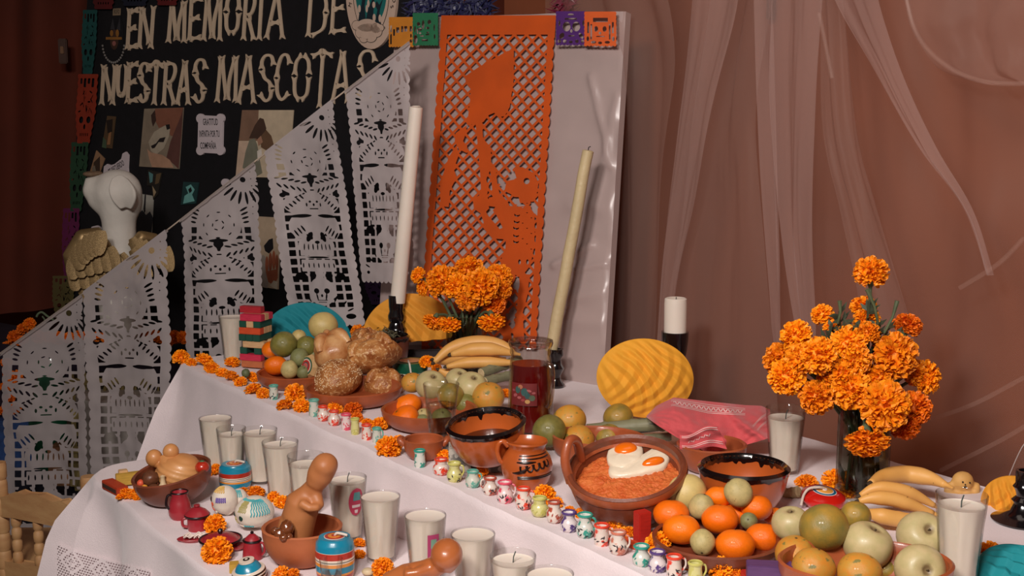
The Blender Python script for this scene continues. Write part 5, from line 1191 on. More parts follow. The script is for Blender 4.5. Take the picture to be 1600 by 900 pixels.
# small lidded lacquer box and berries near the loaves
lx = pty(641, 574, 2.84); lx.z = ZU; lq = thing('spinning_top', 'round green and red lacquered toy with cord behind the fruit bowl', 'toy', lx); g = px(lx)
h_ = zat(lx, 562) - ZU
for z0, z1, c in ((0, .4, (150, 30, 30)), (.4, .5, (200, 190, 170)), (.5, .95, (20, 84, 60))):
    MB().lathe([(0, h_ * z0), (27 * g, h_ * z0), (28 * g, h_ * (z0 + z1) / 2), (27 * g, h_ * z1), (0, h_ * z1)], 36).build('painted_band', M('lacq_%d' % c[0], c, .3, .05, coat=.4), lq)
MB().lathe([(14 * g, h_ * .96), (17 * g, h_ * .97), (14 * g, h_ * .98), (0, h_ * .97)], 30).build('painted_band', M('lacq_peach', (214, 150, 110), .4), lq)
MB().tube([(-.004, -.01, h_), (.002, -27 * g, h_ * .97), (.008, -29 * g, .01)], .0022, 8).build('cord', M('white_cord', (214, 200, 186), .8), lq)
R = random.Random(9); cbp = pt(640, 612, ZU)
for i in range(16):
    u = 628 + 9 * (i % 6) + R.uniform(-2, 2); v = 590 + 5 * (i // 6) + R.uniform(-1, 1); p = pty(u, v, 2.78 - .015 * (i // 6)); 
    tag(MB().ball((0, 0, 0), (5.0 * px(p),) * 3, 10, 8).build('dark_berry', M('berry_skin', (48, 22, 18), .25, .3, 20, coat=.5), loc=p), 'glossy dark berry heaped between loaves and fruit bowl', 'berry', 'dark berries')

# fruit bowl C
bowl('clay_bowl', 'clay bowl of tangerines and apples left of the water glass', 'bowl', 671, 640, 150, .036, ZU, m_clay, foot=.5, rz=.3, curve=.5)
YC2 = YB(671, 652); GC = 'fruit in the middle clay bowl'
for a in (('tangerine', 632, 655, 49, -.05, 'bright tangerine at the front left of the middle fruit bowl'), ('tangerine', 637, 633, 44, -.005, 'tangerine half hidden behind the front one, middle fruit bowl'), ('guava', 662, 650, 24, -.03, 'pale guava in front of the water glass, middle bowl'),
          ('guavag', 660, 663, 29, -.055, 'green guava at the front rim of the middle fruit bowl'), ('orange', 644, 598, 34, .06, 'yellow orange at the back left of the middle fruit bowl'), ('apple', 674, 602, 50, .035, 'pale apple with stem dimple left of the water glass'),
          ('apple', 716, 594, 40, .075, 'pale apple behind the dimpled one, right of the water glass'), ('apple', 737, 604, 50, .03, 'pale apple with deep dimple right of the water glass'), ('orange', 763, 620, 51, -.0, 'yellow orange right of the apples, behind the mole bowl'),
          ('limeo', 704, 618, 42, -.005, 'dull green orange behind the water glass'), ('guavag', 690, 655, 34, -.02, 'green guava seen through the water glass'), ('lime', 728, 632, 36, .0, 'dark green citrus between water glass and mole bowl')):
    fruit(a[0], a[1], a[2], a[3], YC2 + a[4], a[5], GC, rot=(.5, .1, .3) if a[0] == 'apple' else None)

# glass of water
wp = pt(690, 697, ZU); H = zat(wp, 600) - ZU; Rw = 28.5 * px(Vector((wp.x, wp.y, ZU + H)))
wg = thing('water_glass', 'clear faceted tumbler of water beside the mole bowl', 'glass', wp)
pr, fn = fluted(Rw * .62, Rw, H, t=.002); MB().lathe(pr, 60, fn=fn).build('glass', m_glass, wg)
MB().lathe([(0, .012)] + [((Rw * .62 + Rw * .38 * z / H - .0035), z) for z in (.013, .03, H * .35, H * .68)] + [(0, H * .68)], 48).build('water', glassmat('water', (.88, .86, .76), 1.33), wg)
MB().lathe([(0, .002), (Rw * .58, .002), (Rw * .6, .010), (0, .011)], 40).build('thick_base', glassmat('glass_base', (.8, .8, .78), 1.5), wg)

# pitcher of red drink
pp = pt(829, 678, ZU); gp = px(pp); Hp = zat(pp, 534) - ZU; pi_ = thing('juice_pitcher', 'glass pitcher of dark red drink with a fruit decal', 'pitcher', pp)
pr = [(0, 0), (34 * gp, 0), (36 * gp, .006), (35.5 * gp, Hp * .25), (34 * gp, Hp * .55), (32 * gp, Hp * .8), (30.5 * gp, Hp * .86), (32.5 * gp, Hp * .89), (31, 0)]
pr = pr[:-1] + [(32 * gp, Hp * .93), (33.5 * gp, Hp * .97), (34 * gp, Hp), (32 * gp, Hp + .002), (30.5 * gp, Hp * .97), (29.5 * gp, Hp * .9), (28.6 * gp, Hp * .86), (30 * gp, Hp * .8), (32 * gp, Hp * .55), (33 * gp, Hp * .25), (33 * gp, .012), (0, .012)]
MB().lathe(pr, 48).build('glass', m_glass, pi_)
m_juice = M('red_drink', (96, 8, 10), .12, .1, 8, coat=.6)
MB().lathe([(0, .013), (32.5 * gp, .013), (32.6 * gp, Hp * .25), (31.6 * gp, Hp * .55), (29.8 * gp, Hp * .77), (0, Hp * .77)], 48).build('drink', m_juice, pi_)
MB().tube(bez([(22 * gp, -22 * gp, Hp * .80), (30 * gp, -28 * gp, Hp * .76), (31 * gp, -30 * gp, Hp * .62), (29 * gp, -28 * gp, Hp * .42), (24 * gp, -25 * gp, Hp * .34)], 8), [.007] * 33, 14).build('handle', glassmat('thick_glass', (.86, .80, .76), 1.5, .06, .22), pi_)
MB().open_lathe([(33.5 * gp, Hp * .955), (35 * gp, Hp * .985), (34.4 * gp, Hp + .003), (32 * gp, Hp + .004), (31.5 * gp, Hp * .98)], 48).build('rim', MATS['thick_glass'], pi_)
def dec(a, b, sh=.0, z0=.36, z1=.60, t0=-2.55, t1=-1.30):
    z = Hp * (z0 + (z1 - z0) * b); th = t0 + (t1 - t0) * a; r = (36 - 3.6 * (z / Hp)) * gp + .0012 + sh; return (r * math.cos(th), r * math.sin(th), z)
dc = MB().grid(dec, 16, 8).build('decal', M('decal_ground', (112, 34, 34), .5, .2, 20), pi_, smooth=180)
def blob(cx, cy, rx, ry, col, nm='decal_print', sh=.0005, rot=0):
    mb = MB(); n = 18; q = []
    for i in range(n):
        a = 2 * PI * i / n; x, y = rx * math.cos(a), ry * math.sin(a); q.append(dec(cx + x * math.cos(rot) - y * math.sin(rot), cy + x * math.sin(rot) + y * math.cos(rot), sh))
    mb.add(q, [tuple(range(n))]).build(nm, M('decal_%d_%d' % (col[0], col[1]), col, .5, .05), dc, smooth=False)
for a in ((.30, .70, .10, .16, (60, 90, 84)), (.55, .62, .13, .18, (52, 88, 84)), (.66, .46, .10, .14, (44, 78, 76)), (.82, .36, .11, .13, (84, 96, 74)), (.40, .84, .09, .1, (176, 110, 80)), (.2, .45, .09, .07, (160, 80, 84), 'decal_print', .0006, .6), (.36, .36, .08, .06, (168, 90, 90)),
          (.5, .26, .07, .06, (150, 60, 60)), (.72, .68, .09, .05, (168, 88, 86), 'decal_print', .0006, -.5), (.88, .58, .07, .05, (160, 84, 84)), (.66, .2, .09, .09, (186, 140, 84)), (.12, .66, .06, .05, (150, 76, 80))): blob(*a)

# small printed bundle under the mole bowl
sb = pt(744, 740, ZU); g = px(sb); bx_ = thing('printed_box', 'small box wrapped in black and white portrait print under the mole bowl', 'box', (sb.x, sb.y + .03, ZU), rz=.04)
hx = zat(sb, 702) - ZU
MB().cbox((0, 0, hx / 2), (88 * g, .06, hx), bev=.002).build('box_body', M('newsprint', (186, 178, 166), .7, .08, 30, spots=((110, 106, 100), 40, .55)), bx_)
mbp = MB()
for i, (cx, cz, rx, rz_, rot, k) in enumerate(((-.30, .6, .16, .34, .3, 0), (-.36, .75, .07, .12, 0, 1), (.28, .5, .22, .40, -.2, 0), (.30, .62, .15, .30, -.3, 1), (.12, .2, .16, .14, .5, 2), (-.05, .3, .12, .12, -.4, 2), (.27, .66, .035, .04, 0, 2), (.36, .60, .03, .03, 0, 2), (.31, .48, .05, .03, .2, 2), (.42, .2, .1, .12, 0, 1))):
    n = 16; q = [((cx * 88 + rx * 88 * .5 * math.cos(2 * PI * j / n)) * g, -.0305 - .0003 * (i + 1), hx * (cz + rz_ * .9 * math.sin(2 * PI * j / n) * .9)) for j in range(n)]
    q = [(x, y, min(max(z, .001), hx - .001)) for x, y, z in q]; mbp.mat(k).add(q, [tuple(range(n))])
mbp.build('portrait_print', [M('ink_grey', (96, 92, 88), .8), M('ink_light', (170, 164, 154), .8), M('ink_dark', (48, 46, 46), .8)], bx_, smooth=False)

# mole bowl, tilted
mo = bowl('glazed_bowl', 'black rimmed clay bowl of dark mole, tilted on the printed box', 'bowl', 759, 663, 122, .066, ZU + .024, m_clay_o, foot=.52, rim=m_glaze, tilt=(.14, -.10), curve=.42, Yoff=.0)
Rm = mo['R']; MB().lathe([(0, .030), (Rm * .80, .0305), (Rm * .82, .034), (0, .0345)], 40).build('mole_sauce', M('mole_sauce', (58, 22, 12), .22, .3, 30, coat=.5, bump=.2, bscale=60), mo)
# small dish with lugs
sd = bowl('clay_dish', 'small red clay dish with lugs between garland and mole bowl', 'dish', 662, 687, 64, .036, ZU, m_clay, foot=.45, lugs=(0.1, PI - .1), t=.004, curve=.5)
# black and brown whistle piece
# decorated jug
jp = pt(823, 762, ZU); g = px(jp); H = zat(jp, 690) - ZU; jg = thing('clay_jug', 'round glazed clay jug with dark scroll band and one handle', 'jug', jp)
prj = [(0, 0), (25 * g, 0), (28 * g, .004), (35 * g, H * .18), (40 * g, H * .42), (40.5 * g, H * .52), (37 * g, H * .68), (31 * g, H * .80), (28.5 * g, H * .87), (30 * g, H * .94), (33 * g, H), (32 * g, H + .003), (30 * g, H - .001), (26.5 * g, H * .88), (28 * g, H * .8), (34 * g, H * .68), (37 * g, H * .5), (32 * g, H * .18), (22 * g, .01), (0, .01)]
MB().lathe(prj, 60).build('jug_body', m_clay_o, jg)
MB().tube(bez([(-29 * g, -4 * g, H * .92), (-36 * g, -5 * g, H * 1.02), (-43 * g, -6 * g, H * .98), (-46 * g, -6 * g, H * .80), (-42 * g, -6 * g, H * .62), (-37 * g, -5 * g, H * .55)], 6), [4.2 * g] * 6 + [3.8 * g] * 25, 12).build('handle', m_clay_o, jg)
def rj(z):
    zs = [p[1] for p in prj[1:11]]; rs = [p[0] for p in prj[1:11]]; return float(np.interp(z, zs, rs)) + .0006
def jpath(F, n=40, t0=0., t1=1.): return [(lambda th, z: (rj(z) * math.cos(th), rj(z) * math.sin(th), z))(*F(t0 + (t1 - t0) * i / n)) for i in range(n + 1)]
m_scroll = M('scroll_paint', (34, 16, 12), .3, .2, 20, coat=.4)
for z, w_ in ((.80, .0010), (.74, .0014), (.38, .0012), (.34, .0010)):
    MB().tube(jpath(lambda t, z=z: (-1.95 + 1.6 * t, H * (z + .02 * t))), w_, 6).build('painted_line', m_scroll, jg)
for k in range(5):
    MB().tube(jpath(lambda t, k=k: (-1.75 + .26 * k + .10 * math.cos(2 * PI * t + 2.5) * (1 - .5 * t) + .12 * t, H * (.56 + .02 * k + .085 * math.sin(2 * PI * t + 2.5) * (1 - .4 * t))), 26, 0, .9), [.0020 - .0012 * i / 26 for i in range(27)], 6).build('painted_scroll', m_scroll, jg)
MB().tube(jpath(lambda t: (-2.15 + .7 * t, H * (.46 + .15 * t ** 2)), 20), [.0006 + .0022 * math.sin(PI * i / 20) for i in range(21)], 6).build('painted_scroll', m_scroll, jg)
MB().tube(jpath(lambda t: (-2.0 + .8 * t, H * (.68 + .01 * t)), 20), [.0010 + .0016 * math.sin(PI * i / 20) for i in range(21)], 6).build('painted_scroll', m_scroll, jg)

# oval clay tray with citrus and cane
bowl('clay_tray', 'oval clay tray of green and yellow citrus behind the jug', 'tray', 936, 684, 150, .034, ZU, m_clay, foot=.78, rz=-.35, sy=.78, curve=.7)
YT = YB(936, 690); GT = 'fruit on the oval clay tray'
for a in (('lime', 858, 673, 53, -.065, 'shiny dark green citrus at the left end of the oval tray'), ('orange', 890, 657, 53, .02, 'yellow orange behind the green citrus on the oval tray'), ('orange', 903, 688, 52, -.05, 'brown-specked yellow citrus at the front of the oval tray'),
          ('limeo', 966, 653, 48, .06, 'pale green citrus behind the sugar cane on the oval tray'), ('limeo', 951, 684, 46, -.02, 'pale green citrus in front of the sugar cane on the oval tray')):
    fruit(a[0], a[1], a[2], a[3], YT + a[4], a[5], GT)
cane(918, 674, 1040, 661, 11.5, YT + .02, YT + .0, 'thick green-grey sugar cane lying across the oval tray')
cane(985, 687, 1048, 682, 6.5, YT - .04, YT - .04, 'thin sugar cane end showing above the egg dish rim')

# cazuela with rice and fried eggs, tipped towards the viewer
cz = bowl('clay_cazuela', 'wide glazed clay dish of red rice with a handle, tipped forward', 'dish', 979, 733, 184, .070, ZU, m_clay_d, foot=.55, tilt=(.30, -.12), t=.008, curve=.5, rz=0)
Rc = cz['R']
MB().tube(bez([(-Rc * .97, Rc * .0, .058), (-Rc * 1.02, Rc * .06, .094), (-Rc * .92, Rc * .24, .118), (-Rc * .78, Rc * .42, .106), (-Rc * .74, Rc * .56, .064)], 8), [.0076] * 33, 14).build('handle', MATS['red_clay'], cz)
MB().open_lathe([(Rc - .011, .060), (Rc - .004, .0715), (Rc + .002, .0735), (Rc + .0035, .066), (Rc + .001, .060)], 60).build('lip', m_clay, cz)
mb = MB()
def rice(a, b):
    th = 2 * PI * a; r = Rc * .90 * b; x, y = r * math.cos(th), r * math.sin(th)
    return (x, y, .046 + .005 * (1 - b ** 3) + .004 * nz((x * 40, y * 40, 1)) + .0026 * nz((x * 150, y * 150, 2)) + .0016 * nz((x * 320, y * 320, 3)))
mb.grid(rice, 150, 60, closeu=True); o = mb.build('rice', M('red_rice', (198, 84, 28), .6, .2, 60, col2=(218, 118, 54), bump=.8, bscale=260), None, smooth=180)
o.location = cz.location; o.rotation_euler = cz.rotation_euler; tag(o, 'orange-red rice filling the tipped clay dish', 'rice', kind='stuff')
cmx = Matrix.Translation(cz.location) @ cz.rotation_euler.to_matrix().to_4x4(); cin = cmx.inverted()
def oncaz(u, v, h=.052):
    q = cmx @ Vector((0, 0, h)); n = (cmx.to_3x3() @ Vector((0, 0, 1))); return cin @ ptplane(u, v, q, n)
m_eggw = M('egg_white', (232, 216, 190), .4, .05, 20, bump=.2, bscale=80, coat=.3); m_yolk = M('egg_yolk', (238, 112, 12), .25, .05, 8, coat=.6)
def egg(P, yolks, label, h):
    L2 = [oncaz(u, v, h) for u, v in P]; c_ = sum(L2, Vector()) / len(L2); lp = bez(L2 + [L2[0]], 5)[:-1]; n = len(lp)
    t = thing('fried_egg', label, 'egg', cmx @ c_, rot=cz.rotation_euler, group='fried eggs on the rice')
    rings = [(1.0, -.004), (1.0, .001), (.94, .004), (.8, .0055), (.5, .006), (.2, .0065)]; vs = []
    for k, z in rings:
        for p in lp: q = (p - c_) * k; vs.append((q.x, q.y, z + .0016 * nz((p.x * 60, p.y * 60, k * 3))))
    vs.append((0, 0, .0065)); fs = [(r * n + i, r * n + (i + 1) % n, (r + 1) * n + (i + 1) % n, (r + 1) * n + i) for r in range(len(rings) - 1) for i in range(n)] + [((len(rings) - 1) * n + i, (len(rings) - 1) * n + (i + 1) % n, len(vs) - 1) for i in range(n)]
    MB().add(vs, fs).build('egg_white', m_eggw, t, smooth=180)
    for (u, v, rx, ry, a) in yolks:
        p = oncaz(u, v, h) - c_; MB().ball((0, 0, 0), (rx * 1.15 * px(cz.location), ry * 1.5 * px(cz.location), .0075), 22, 12).build('yolk', m_yolk, t, loc=(p.x, p.y, .006), rot=(0, 0, a))
    return t
egg([(950, 706), (962, 700), (990, 694), (1004, 700), (1002, 718), (988, 728), (970, 734), (952, 726), (948, 716)], [(978, 706, 16, 10, 0)], 'left fried egg with a big orange yolk on the rice', .055)
egg([(954, 720), (985, 722), (1012, 708), (1030, 698), (1044, 702), (1047, 714), (1038, 730), (1018, 738), (990, 744), (964, 746), (951, 740)], [(1021, 727, 16, 6, .25)], 'right fried egg overlapping, its yolk low on the right', .052)

# folded red napkin over a brown bowl
bowl('clay_bowl', 'brown clay bowl mostly covered by the red napkin', 'bowl', 1112, 696, 108, .045, ZU, m_clay, foot=.5, curve=.5)
m_nap = M('red_napkin', (206, 82, 86), .85, .08, 18, bump=.3, bscale=500, sheen=.2); m_emb = M('white_embroidery', (232, 190, 186), .85, .1, 60)
npo = pty(1108, 700, 2.16)
nap = thing('red_napkin', 'rose red cloth napkin with white embroidered bands over a bowl', 'napkin', npo)
def nappt(a, b, off=0.):
    # a: left to right, b: 0 front hem .. 1 top back
    uL, uR = 1010, 1203
    top = np.interp(a, [0, .08, .22, .5, .8, .93, 1], [650, 634, 621, 627, 633, 634, 640]); bot = np.interp(a, [0, .1, .25, .36, .5, .62, .75, .9, 1], [652, 666, 684, 694, 708, 704, 698, 690, 684])
    u = uL + (uR - uL) * a; v = bot + (top - bot) * b; th = PI * (.08 + .86 * b)
    Y = 2.165 - .055 * math.sin(PI * min(1, max(0, a * 1.02))) ** .6 * math.sin(th) + .10 * b
    Y += .012 * nz((a * 5, b * 3, 1)) + .010 * math.sin(a * 9 + b * 4) * math.sin(PI * b) + .004 * nz((a * 16, b * 9, 4))
    Y -= .022 * math.exp(-((a - .62 - .35 * (1 - b)) / .05) ** 2) * (1 - b * .5)
    return pty(u, v, Y - off) - npo
MB().grid(lambda a, b: nappt(a, b), 90, 50).build('cloth', m_nap, nap, smooth=180)
MB().grid(lambda a, b: nappt(a, b, -.035) * 1.0, 30, 16).build('cloth_underside', m_nap, nap, smooth=180)
def band(F, n, w_, name='embroidered_band'):
    mb = MB(); vs = []
    for i in range(n + 1):
        t = i / n; a, b = F(t); a2, b2 = F(min(1, t + .01)) if t < .99 else (2 * a - F(.98)[0], 2 * b - F(.98)[1]); dx, dy = a2 - a, b2 - b; L_ = math.hypot(dx, dy) or 1
        for s in (-1, 1): vs.append(nappt(a - dy / L_ * w_ * s * .5, b + dx / L_ * w_ * s, .0012))
    mb.add(vs, [(2 * i, 2 * i + 1, 2 * i + 3, 2 * i + 2) for i in range(n)]).build(name, m_emb, nap, smooth=180)
for o_ in (0, .035, .13, .16): band(lambda t, o_=o_: (.20 + .60 * t, .955 - o_ - .04 * t), 40, .006)
band(lambda t: (.22 + .56 * t, .875 - .04 * t + .03 * math.sin(t * 90)), 140, .010)
for o_ in (0, .02, .12, .14): band(lambda t, o_=o_: (.86 + .12 * t + o_ * .3, .45 + .4 * t - o_), 20, .005)
# folded corner flap in front
def flap(a, b, off=0.):
    u = 1062 + 60 * a + 14 * (1 - b) * a; v = (678 - 16 * a) * 1 + (1 - b) * (22 + 14 * a) + 2; v = v + 3 * math.sin(a * 7)
    return pty(u, v, 2.085 + .012 * nz((a * 3, b * 3, 8)) + .02 * (1 - b) * 0 - off) - npo
MB().grid(lambda a, b: flap(a, b), 24, 16).build('folded_corner', m_nap, nap, smooth=180)
def fband(A, Bq, w_):
    mb = MB(); vs = []; n = 20
    for i in range(n + 1):
        t = i / n; a = A[0] + (Bq[0] - A[0]) * t; b = A[1] + (Bq[1] - A[1]) * t
        for s in (-1, 1): vs.append(flap(a, b + w_ * s, .0012))
    mb.add(vs, [(2 * i, 2 * i + 1, 2 * i + 3, 2 * i + 2) for i in range(n)]).build('embroidered_band', m_emb, nap, smooth=180)
for b in (.93, .84, .30, .21): fband((.05, b), (.96, b), .018)
for k in range(9): fband((.2 + .06 * k, .50 + .08 * (k % 2)), (.25 + .06 * k, .62 - .08 * (k % 2)), .03)

# black rimmed bowl right
bowl('glazed_bowl', 'empty black rimmed clay bowl under the red napkin edge', 'bowl', 1162, 732, 138, .072, ZU, m_clay_o, foot=.42, rim=m_glaze, curve=.42)
# short candle in black holder
YS = 2.56; hs, ha = candlestick(1055, 518, 40, YS, 'round black holder with a short white candle behind the yellow fan', [(14, 0), (15, .05), (12, .3), (13, .55), (19, .75), (21, .9), (21.5, 1)])
sc_ = thing('candle', 'short thick white candle in the black holder, before the curtain', 'candle', ha)
MB().lathe([(0, -.012), (17.5 * px(ha), -.012), (17.8 * px(ha), .06), (17.2 * px(ha), zat(ha, 467) - ha.z), (15 * px(ha), zat(ha, 467) - ha.z + .002), (8 * px(ha), zat(ha, 467) - ha.z - .001), (0, zat(ha, 467) - ha.z - .002)], 40).build('wax', m_wax, sc_)
MB().tube([(0, 0, zat(ha, 467) - ha.z - .004), (.001, 0, zat(ha, 467) - ha.z + .004)], .0009, 6).build('wick', MATS['wick_black'], sc_)
veladora(1228, 638, 62, ZU, 'tall candle glass right of the red napkin', H=.118, wax=.86)

# big marigold vase
YB_ = pt(1345, 774, ZU).y; vb, bb, Hb = vase_and_bouquet(1346, 776, 84, 632, YB_, 'large dark glass vase of marigolds at the right', wt=78, seed=4)
GB = 'marigolds in the large vase'; W_ = ' of the large marigold vase'
bouquet([(1361, 426, 26, 0, 0, None, 0, 'single topmost bloom standing high above the large vase'), (1349, 479, 20, .03, 1, None, 0, 'bloom just below the high one' + W_), (1354, 500, 20, .0, 0, None, 0, 'upper centre bloom' + W_),
         (1418, 508, 22, .02, 1, None, 1, 'dark orange bloom at the upper right' + W_), (1285, 492, 17, .02, 0, None, 0, 'upper left bloom near the leaves' + W_), (1300, 510, 14, .0, 2, None, 0, 'small bloom inside the leaves, upper left' + W_),
         (1244, 524, 24, .0, 0, None, 0, 'upper far left bloom' + W_), (1219, 562, 25, .01, 3, (-1, -.6, 0), 0, 'leftmost bloom' + W_), (1229, 588, 28, -.02, 0, (-.6, -.8, -.2), 0, 'lowest bloom of the left cluster' + W_),
         (1251, 560, 24, -.03, 1, (-.3, -1, .3), 0, 'left cluster inner bloom' + W_), (1279, 556, 28, -.05, 0, (-.1, -1, .4), 0, 'broad bloom left of centre' + W_), (1327, 536, 28, -.04, 2, (.1, -.8, .6), 0, 'upright feathery bloom at the centre' + W_),
         (1338, 562, 24, -.05, 1, (.2, -1, .1), 0, 'bloom right below the feathery one' + W_), (1318, 584, 24, -.05, 0, (0, -1, .2), 0, 'centre low bloom' + W_), (1331, 608, 31, -.06, 1, (.1, -1, .1), 0, 'wide bloom low in the centre' + W_),
         (1276, 621, 26, -.04, 3, (-.4, -1, -.2), 0, 'lowest left bloom' + W_), (1399, 556, 35, -.04, 1, (.2, -1, .2), 0, 'large bloom right of centre' + W_), (1449, 590, 26, .0, 2, (.8, -.8, .1), 0, 'rightmost bloom' + W_),
         (1430, 582, 20, -.01, 1, (.4, -.9, .1), 0, 'bloom beside the rightmost one' + W_), (1383, 634, 38, -.08, 1, (.1, -1, .1), 0, 'biggest front bloom low on the right' + W_), (1428, 638, 26, -.03, 3, (.5, -.9, -.1), 1, 'lower right bloom behind the biggest' + W_),
         (1357, 520, 18, -.03, 0, None, 0, 'small bloom among the leaves, upper centre' + W_), (1355, 690, 33, -.08, 2, (0, -.5, -.9), 0, 'drooping bloom hanging before the glass' + W_), (1414, 664, 23, -.04, 0, (.4, -.8, -.4), 1, 'shaded bloom at the lower right' + W_),
         (1300, 588, 22, -.03, 3, (-.2, -1, .1), 0, 'bloom between left cluster and centre' + W_), (1372, 592, 22, -.04, 0, (.1, -1, 0), 0, 'half hidden bloom at the right centre' + W_)], bb, Hb, YB_, GB, '')
mb = MB(); R = random.Random(11)
for (u, v) in [(1300, 505), (1320, 500), (1335, 512), (1345, 530), (1370, 505), (1385, 512), (1395, 525), (1300, 525), (1358, 470), (1380, 600), (1362, 575), (1385, 600), (1312, 490), (1330, 520), (1372, 520), (1345, 580), (1400, 520), (1290, 530)]:
    c_ = pty(u, v, YB_ - .03); a0 = c_ + Vector((R.uniform(-.01, .01), .02, -.05)); mb.tube([a0 - bb, c_ - bb], .0022, 5)
    for k in range(12):
        s = a0.lerp(c_, R.random()); d = Vector((R.uniform(-1, 1), R.uniform(-.6, .3), R.uniform(-.2, 1))).normalized() * R.uniform(.015, .028); n = d.cross(Vector((0, 1, .2))).normalized() * .0035
        mb.add([s - bb, s + d * .5 + n - bb, s + d - bb, s + d * .5 - n - bb], [(0, 1, 2, 3)])
o = mb.build('leaf_sprays', m_leaf, vb, smooth=False); o['kind'] = 'stuff'
for (u, v, u2, v2) in ((1312, 470, 1309, 505), (1402, 470, 1382, 520), (1355, 452, 1372, 505)):
    MB().tube([pty(u, v, YB_ - .04) - bb, pty((u + u2) / 2 + 3, (v + v2) / 2, YB_ - .04) - bb, pty(u2, v2, YB_ - .03) - bb], [.0038, .0022, .0022], 7).build('bud_stem', m_green, vb)

# tangerine plate
bowl('clay_plate', 'wide clay plate heaped with tangerines and guavas', 'plate', 1120, 842, 200, .026, ZU, m_clay_d, foot=.62, curve=.6, rz=.2)
YG = YB(1120, 846); GG = 'fruit on the tangerine plate'
for a in (('melon', 1073, 770, 62, .07, 'large pale round fruit at the back left of the tangerine plate'), ('guava', 1096, 792, 39, .01, 'guava in front of the large pale fruit, tangerine plate'), ('tangerine', 1123, 776, 42, .05, 'tangerine behind the upper guava, tangerine plate'),
          ('guava', 1154, 770, 44, .01, 'topmost guava standing on the tangerine plate'), ('tangerine', 1049, 803, 57, .01, 'leftmost tangerine of the tangerine plate'), ('tangerine', 1065, 827, 59, -.035, 'second tangerine from the left, lower front of the plate'),
          ('tangerine', 1125, 811, 58, -.01, 'tangerine in the centre of the tangerine plate'), ('tangerine', 1148, 806, 46, .03, 'tangerine peeping behind the centre one'), ('tangerine', 1182, 793, 50, .015, 'upper right tangerine of the tangerine plate'), ('tangerine', 1209, 806, 34, .03, 'tangerine at the far right edge of its plate'),
          ('guavag', 1170, 814, 27, -.02, 'small green guava with dark crown among the tangerines'), ('tangerine', 1192, 839, 55, -.04, 'greenish tangerine at the right front of the plate'), ('tangerine', 1149, 851, 62, -.075, 'largest shiny tangerine at the front of the plate'), ('guava', 1098, 847, 39, -.07, 'guava at the front rim between two tangerines')):
    fruit(a[0], a[1], a[2], a[3], YG + a[4], a[5], GG, rot=(1.1, 0, -.3) if 'crown' in a[5] else ((-.2, .1, .4) if a[0] == 'tangerine' else ((2.2, .3, 0) if 'front rim' in a[5] else None)))
# apple bowl
bowl('clay_bowl', 'clay bowl overflowing with apples and oranges at the lower right', 'bowl', 1352, 880, 270, .05, ZU, m_clay, foot=.5, curve=.5, sy=.72)
YP = YB(1345, 905); GP = 'fruit heap at the lower right'
for a in (('apple', 1236, 818, 60, .07, 'pale apple at the left end of the fruit heap', (.15, -.1, 0)), ('limeo', 1287, 824, 77, .015, 'big shiny green orange on top left of the fruit heap', (-.5, -.3, 0)), ('limeo', 1337, 806, 48, .09, 'brown-green citrus behind the apples of the fruit heap', None),
          ('apple', 1356, 851, 79, .0, 'pale apple with brown dimple in the middle of the fruit heap', (.38, .05, 1)), ('apple', 1441, 838, 79, .04, 'pale apple with dark dimple at the upper right of the heap', (.85, .1, 0)), ('orange', 1412, 872, 54, .03, 'yellow orange between two apples of the fruit heap', None),
          ('orange', 1312, 872, 40, .04, 'orange deep between apple and green orange', None), ('orange', 1271, 888, 68, -.05, 'dull orange at the bottom left of the fruit heap', None), ('orange', 1343, 896, 70, -.06, 'dull orange at the bottom centre of the fruit heap', None),
          ('apple', 1438, 890, 80, -.06, 'lowest pale apple with reddish dimple, bottom right of heap', (1.25, .1, 0)), ('orange', 1242, 866, 62, .0, 'green-patched orange at the left of the fruit heap', None), ('limeo', 1382, 890, 44, .0, 'dark green orange in the gap at the bottom of the heap', None), ('apple', 1486, 880, 50, .03, 'apple at the far right behind the lowest one', None)):
    fruit(a[0], a[1], a[2], a[3], YP + a[4], a[5], GP, rot=a[6])

# bananas on the right
YR = 1.87; GR = 'bananas right of the large vase'
bq = lambda P: [(1240 + x / 5, 720 + y / 5) for x, y in P]
banana(bq([(600, 175), (700, 125), (880, 105), (1060, 135), (1190, 190)]), 13.5, YR, (0, .03, .05, .03, 0), 'top back banana of the right bunch', GR)
banana(bq([(520, 270), (640, 215), (800, 225), (950, 270), (1100, 350)]), 11, YR - .04, (0, 0, 0, 0, 0), 'middle banana with a brown streak, right bunch', GR)
banana(bq([(510, 315), (620, 290), (770, 300), (920, 345), (1090, 410)]), 11.5, YR - .07, (0, 0, 0, 0, 0), 'lower curved banana of the right bunch', GR)
banana(bq([(540, 400), (680, 430), (830, 455), (980, 440)]), 12.5, YR - .09, (.02, .0, 0, .0), 'bottom banana just above the apples, right bunch', GR)
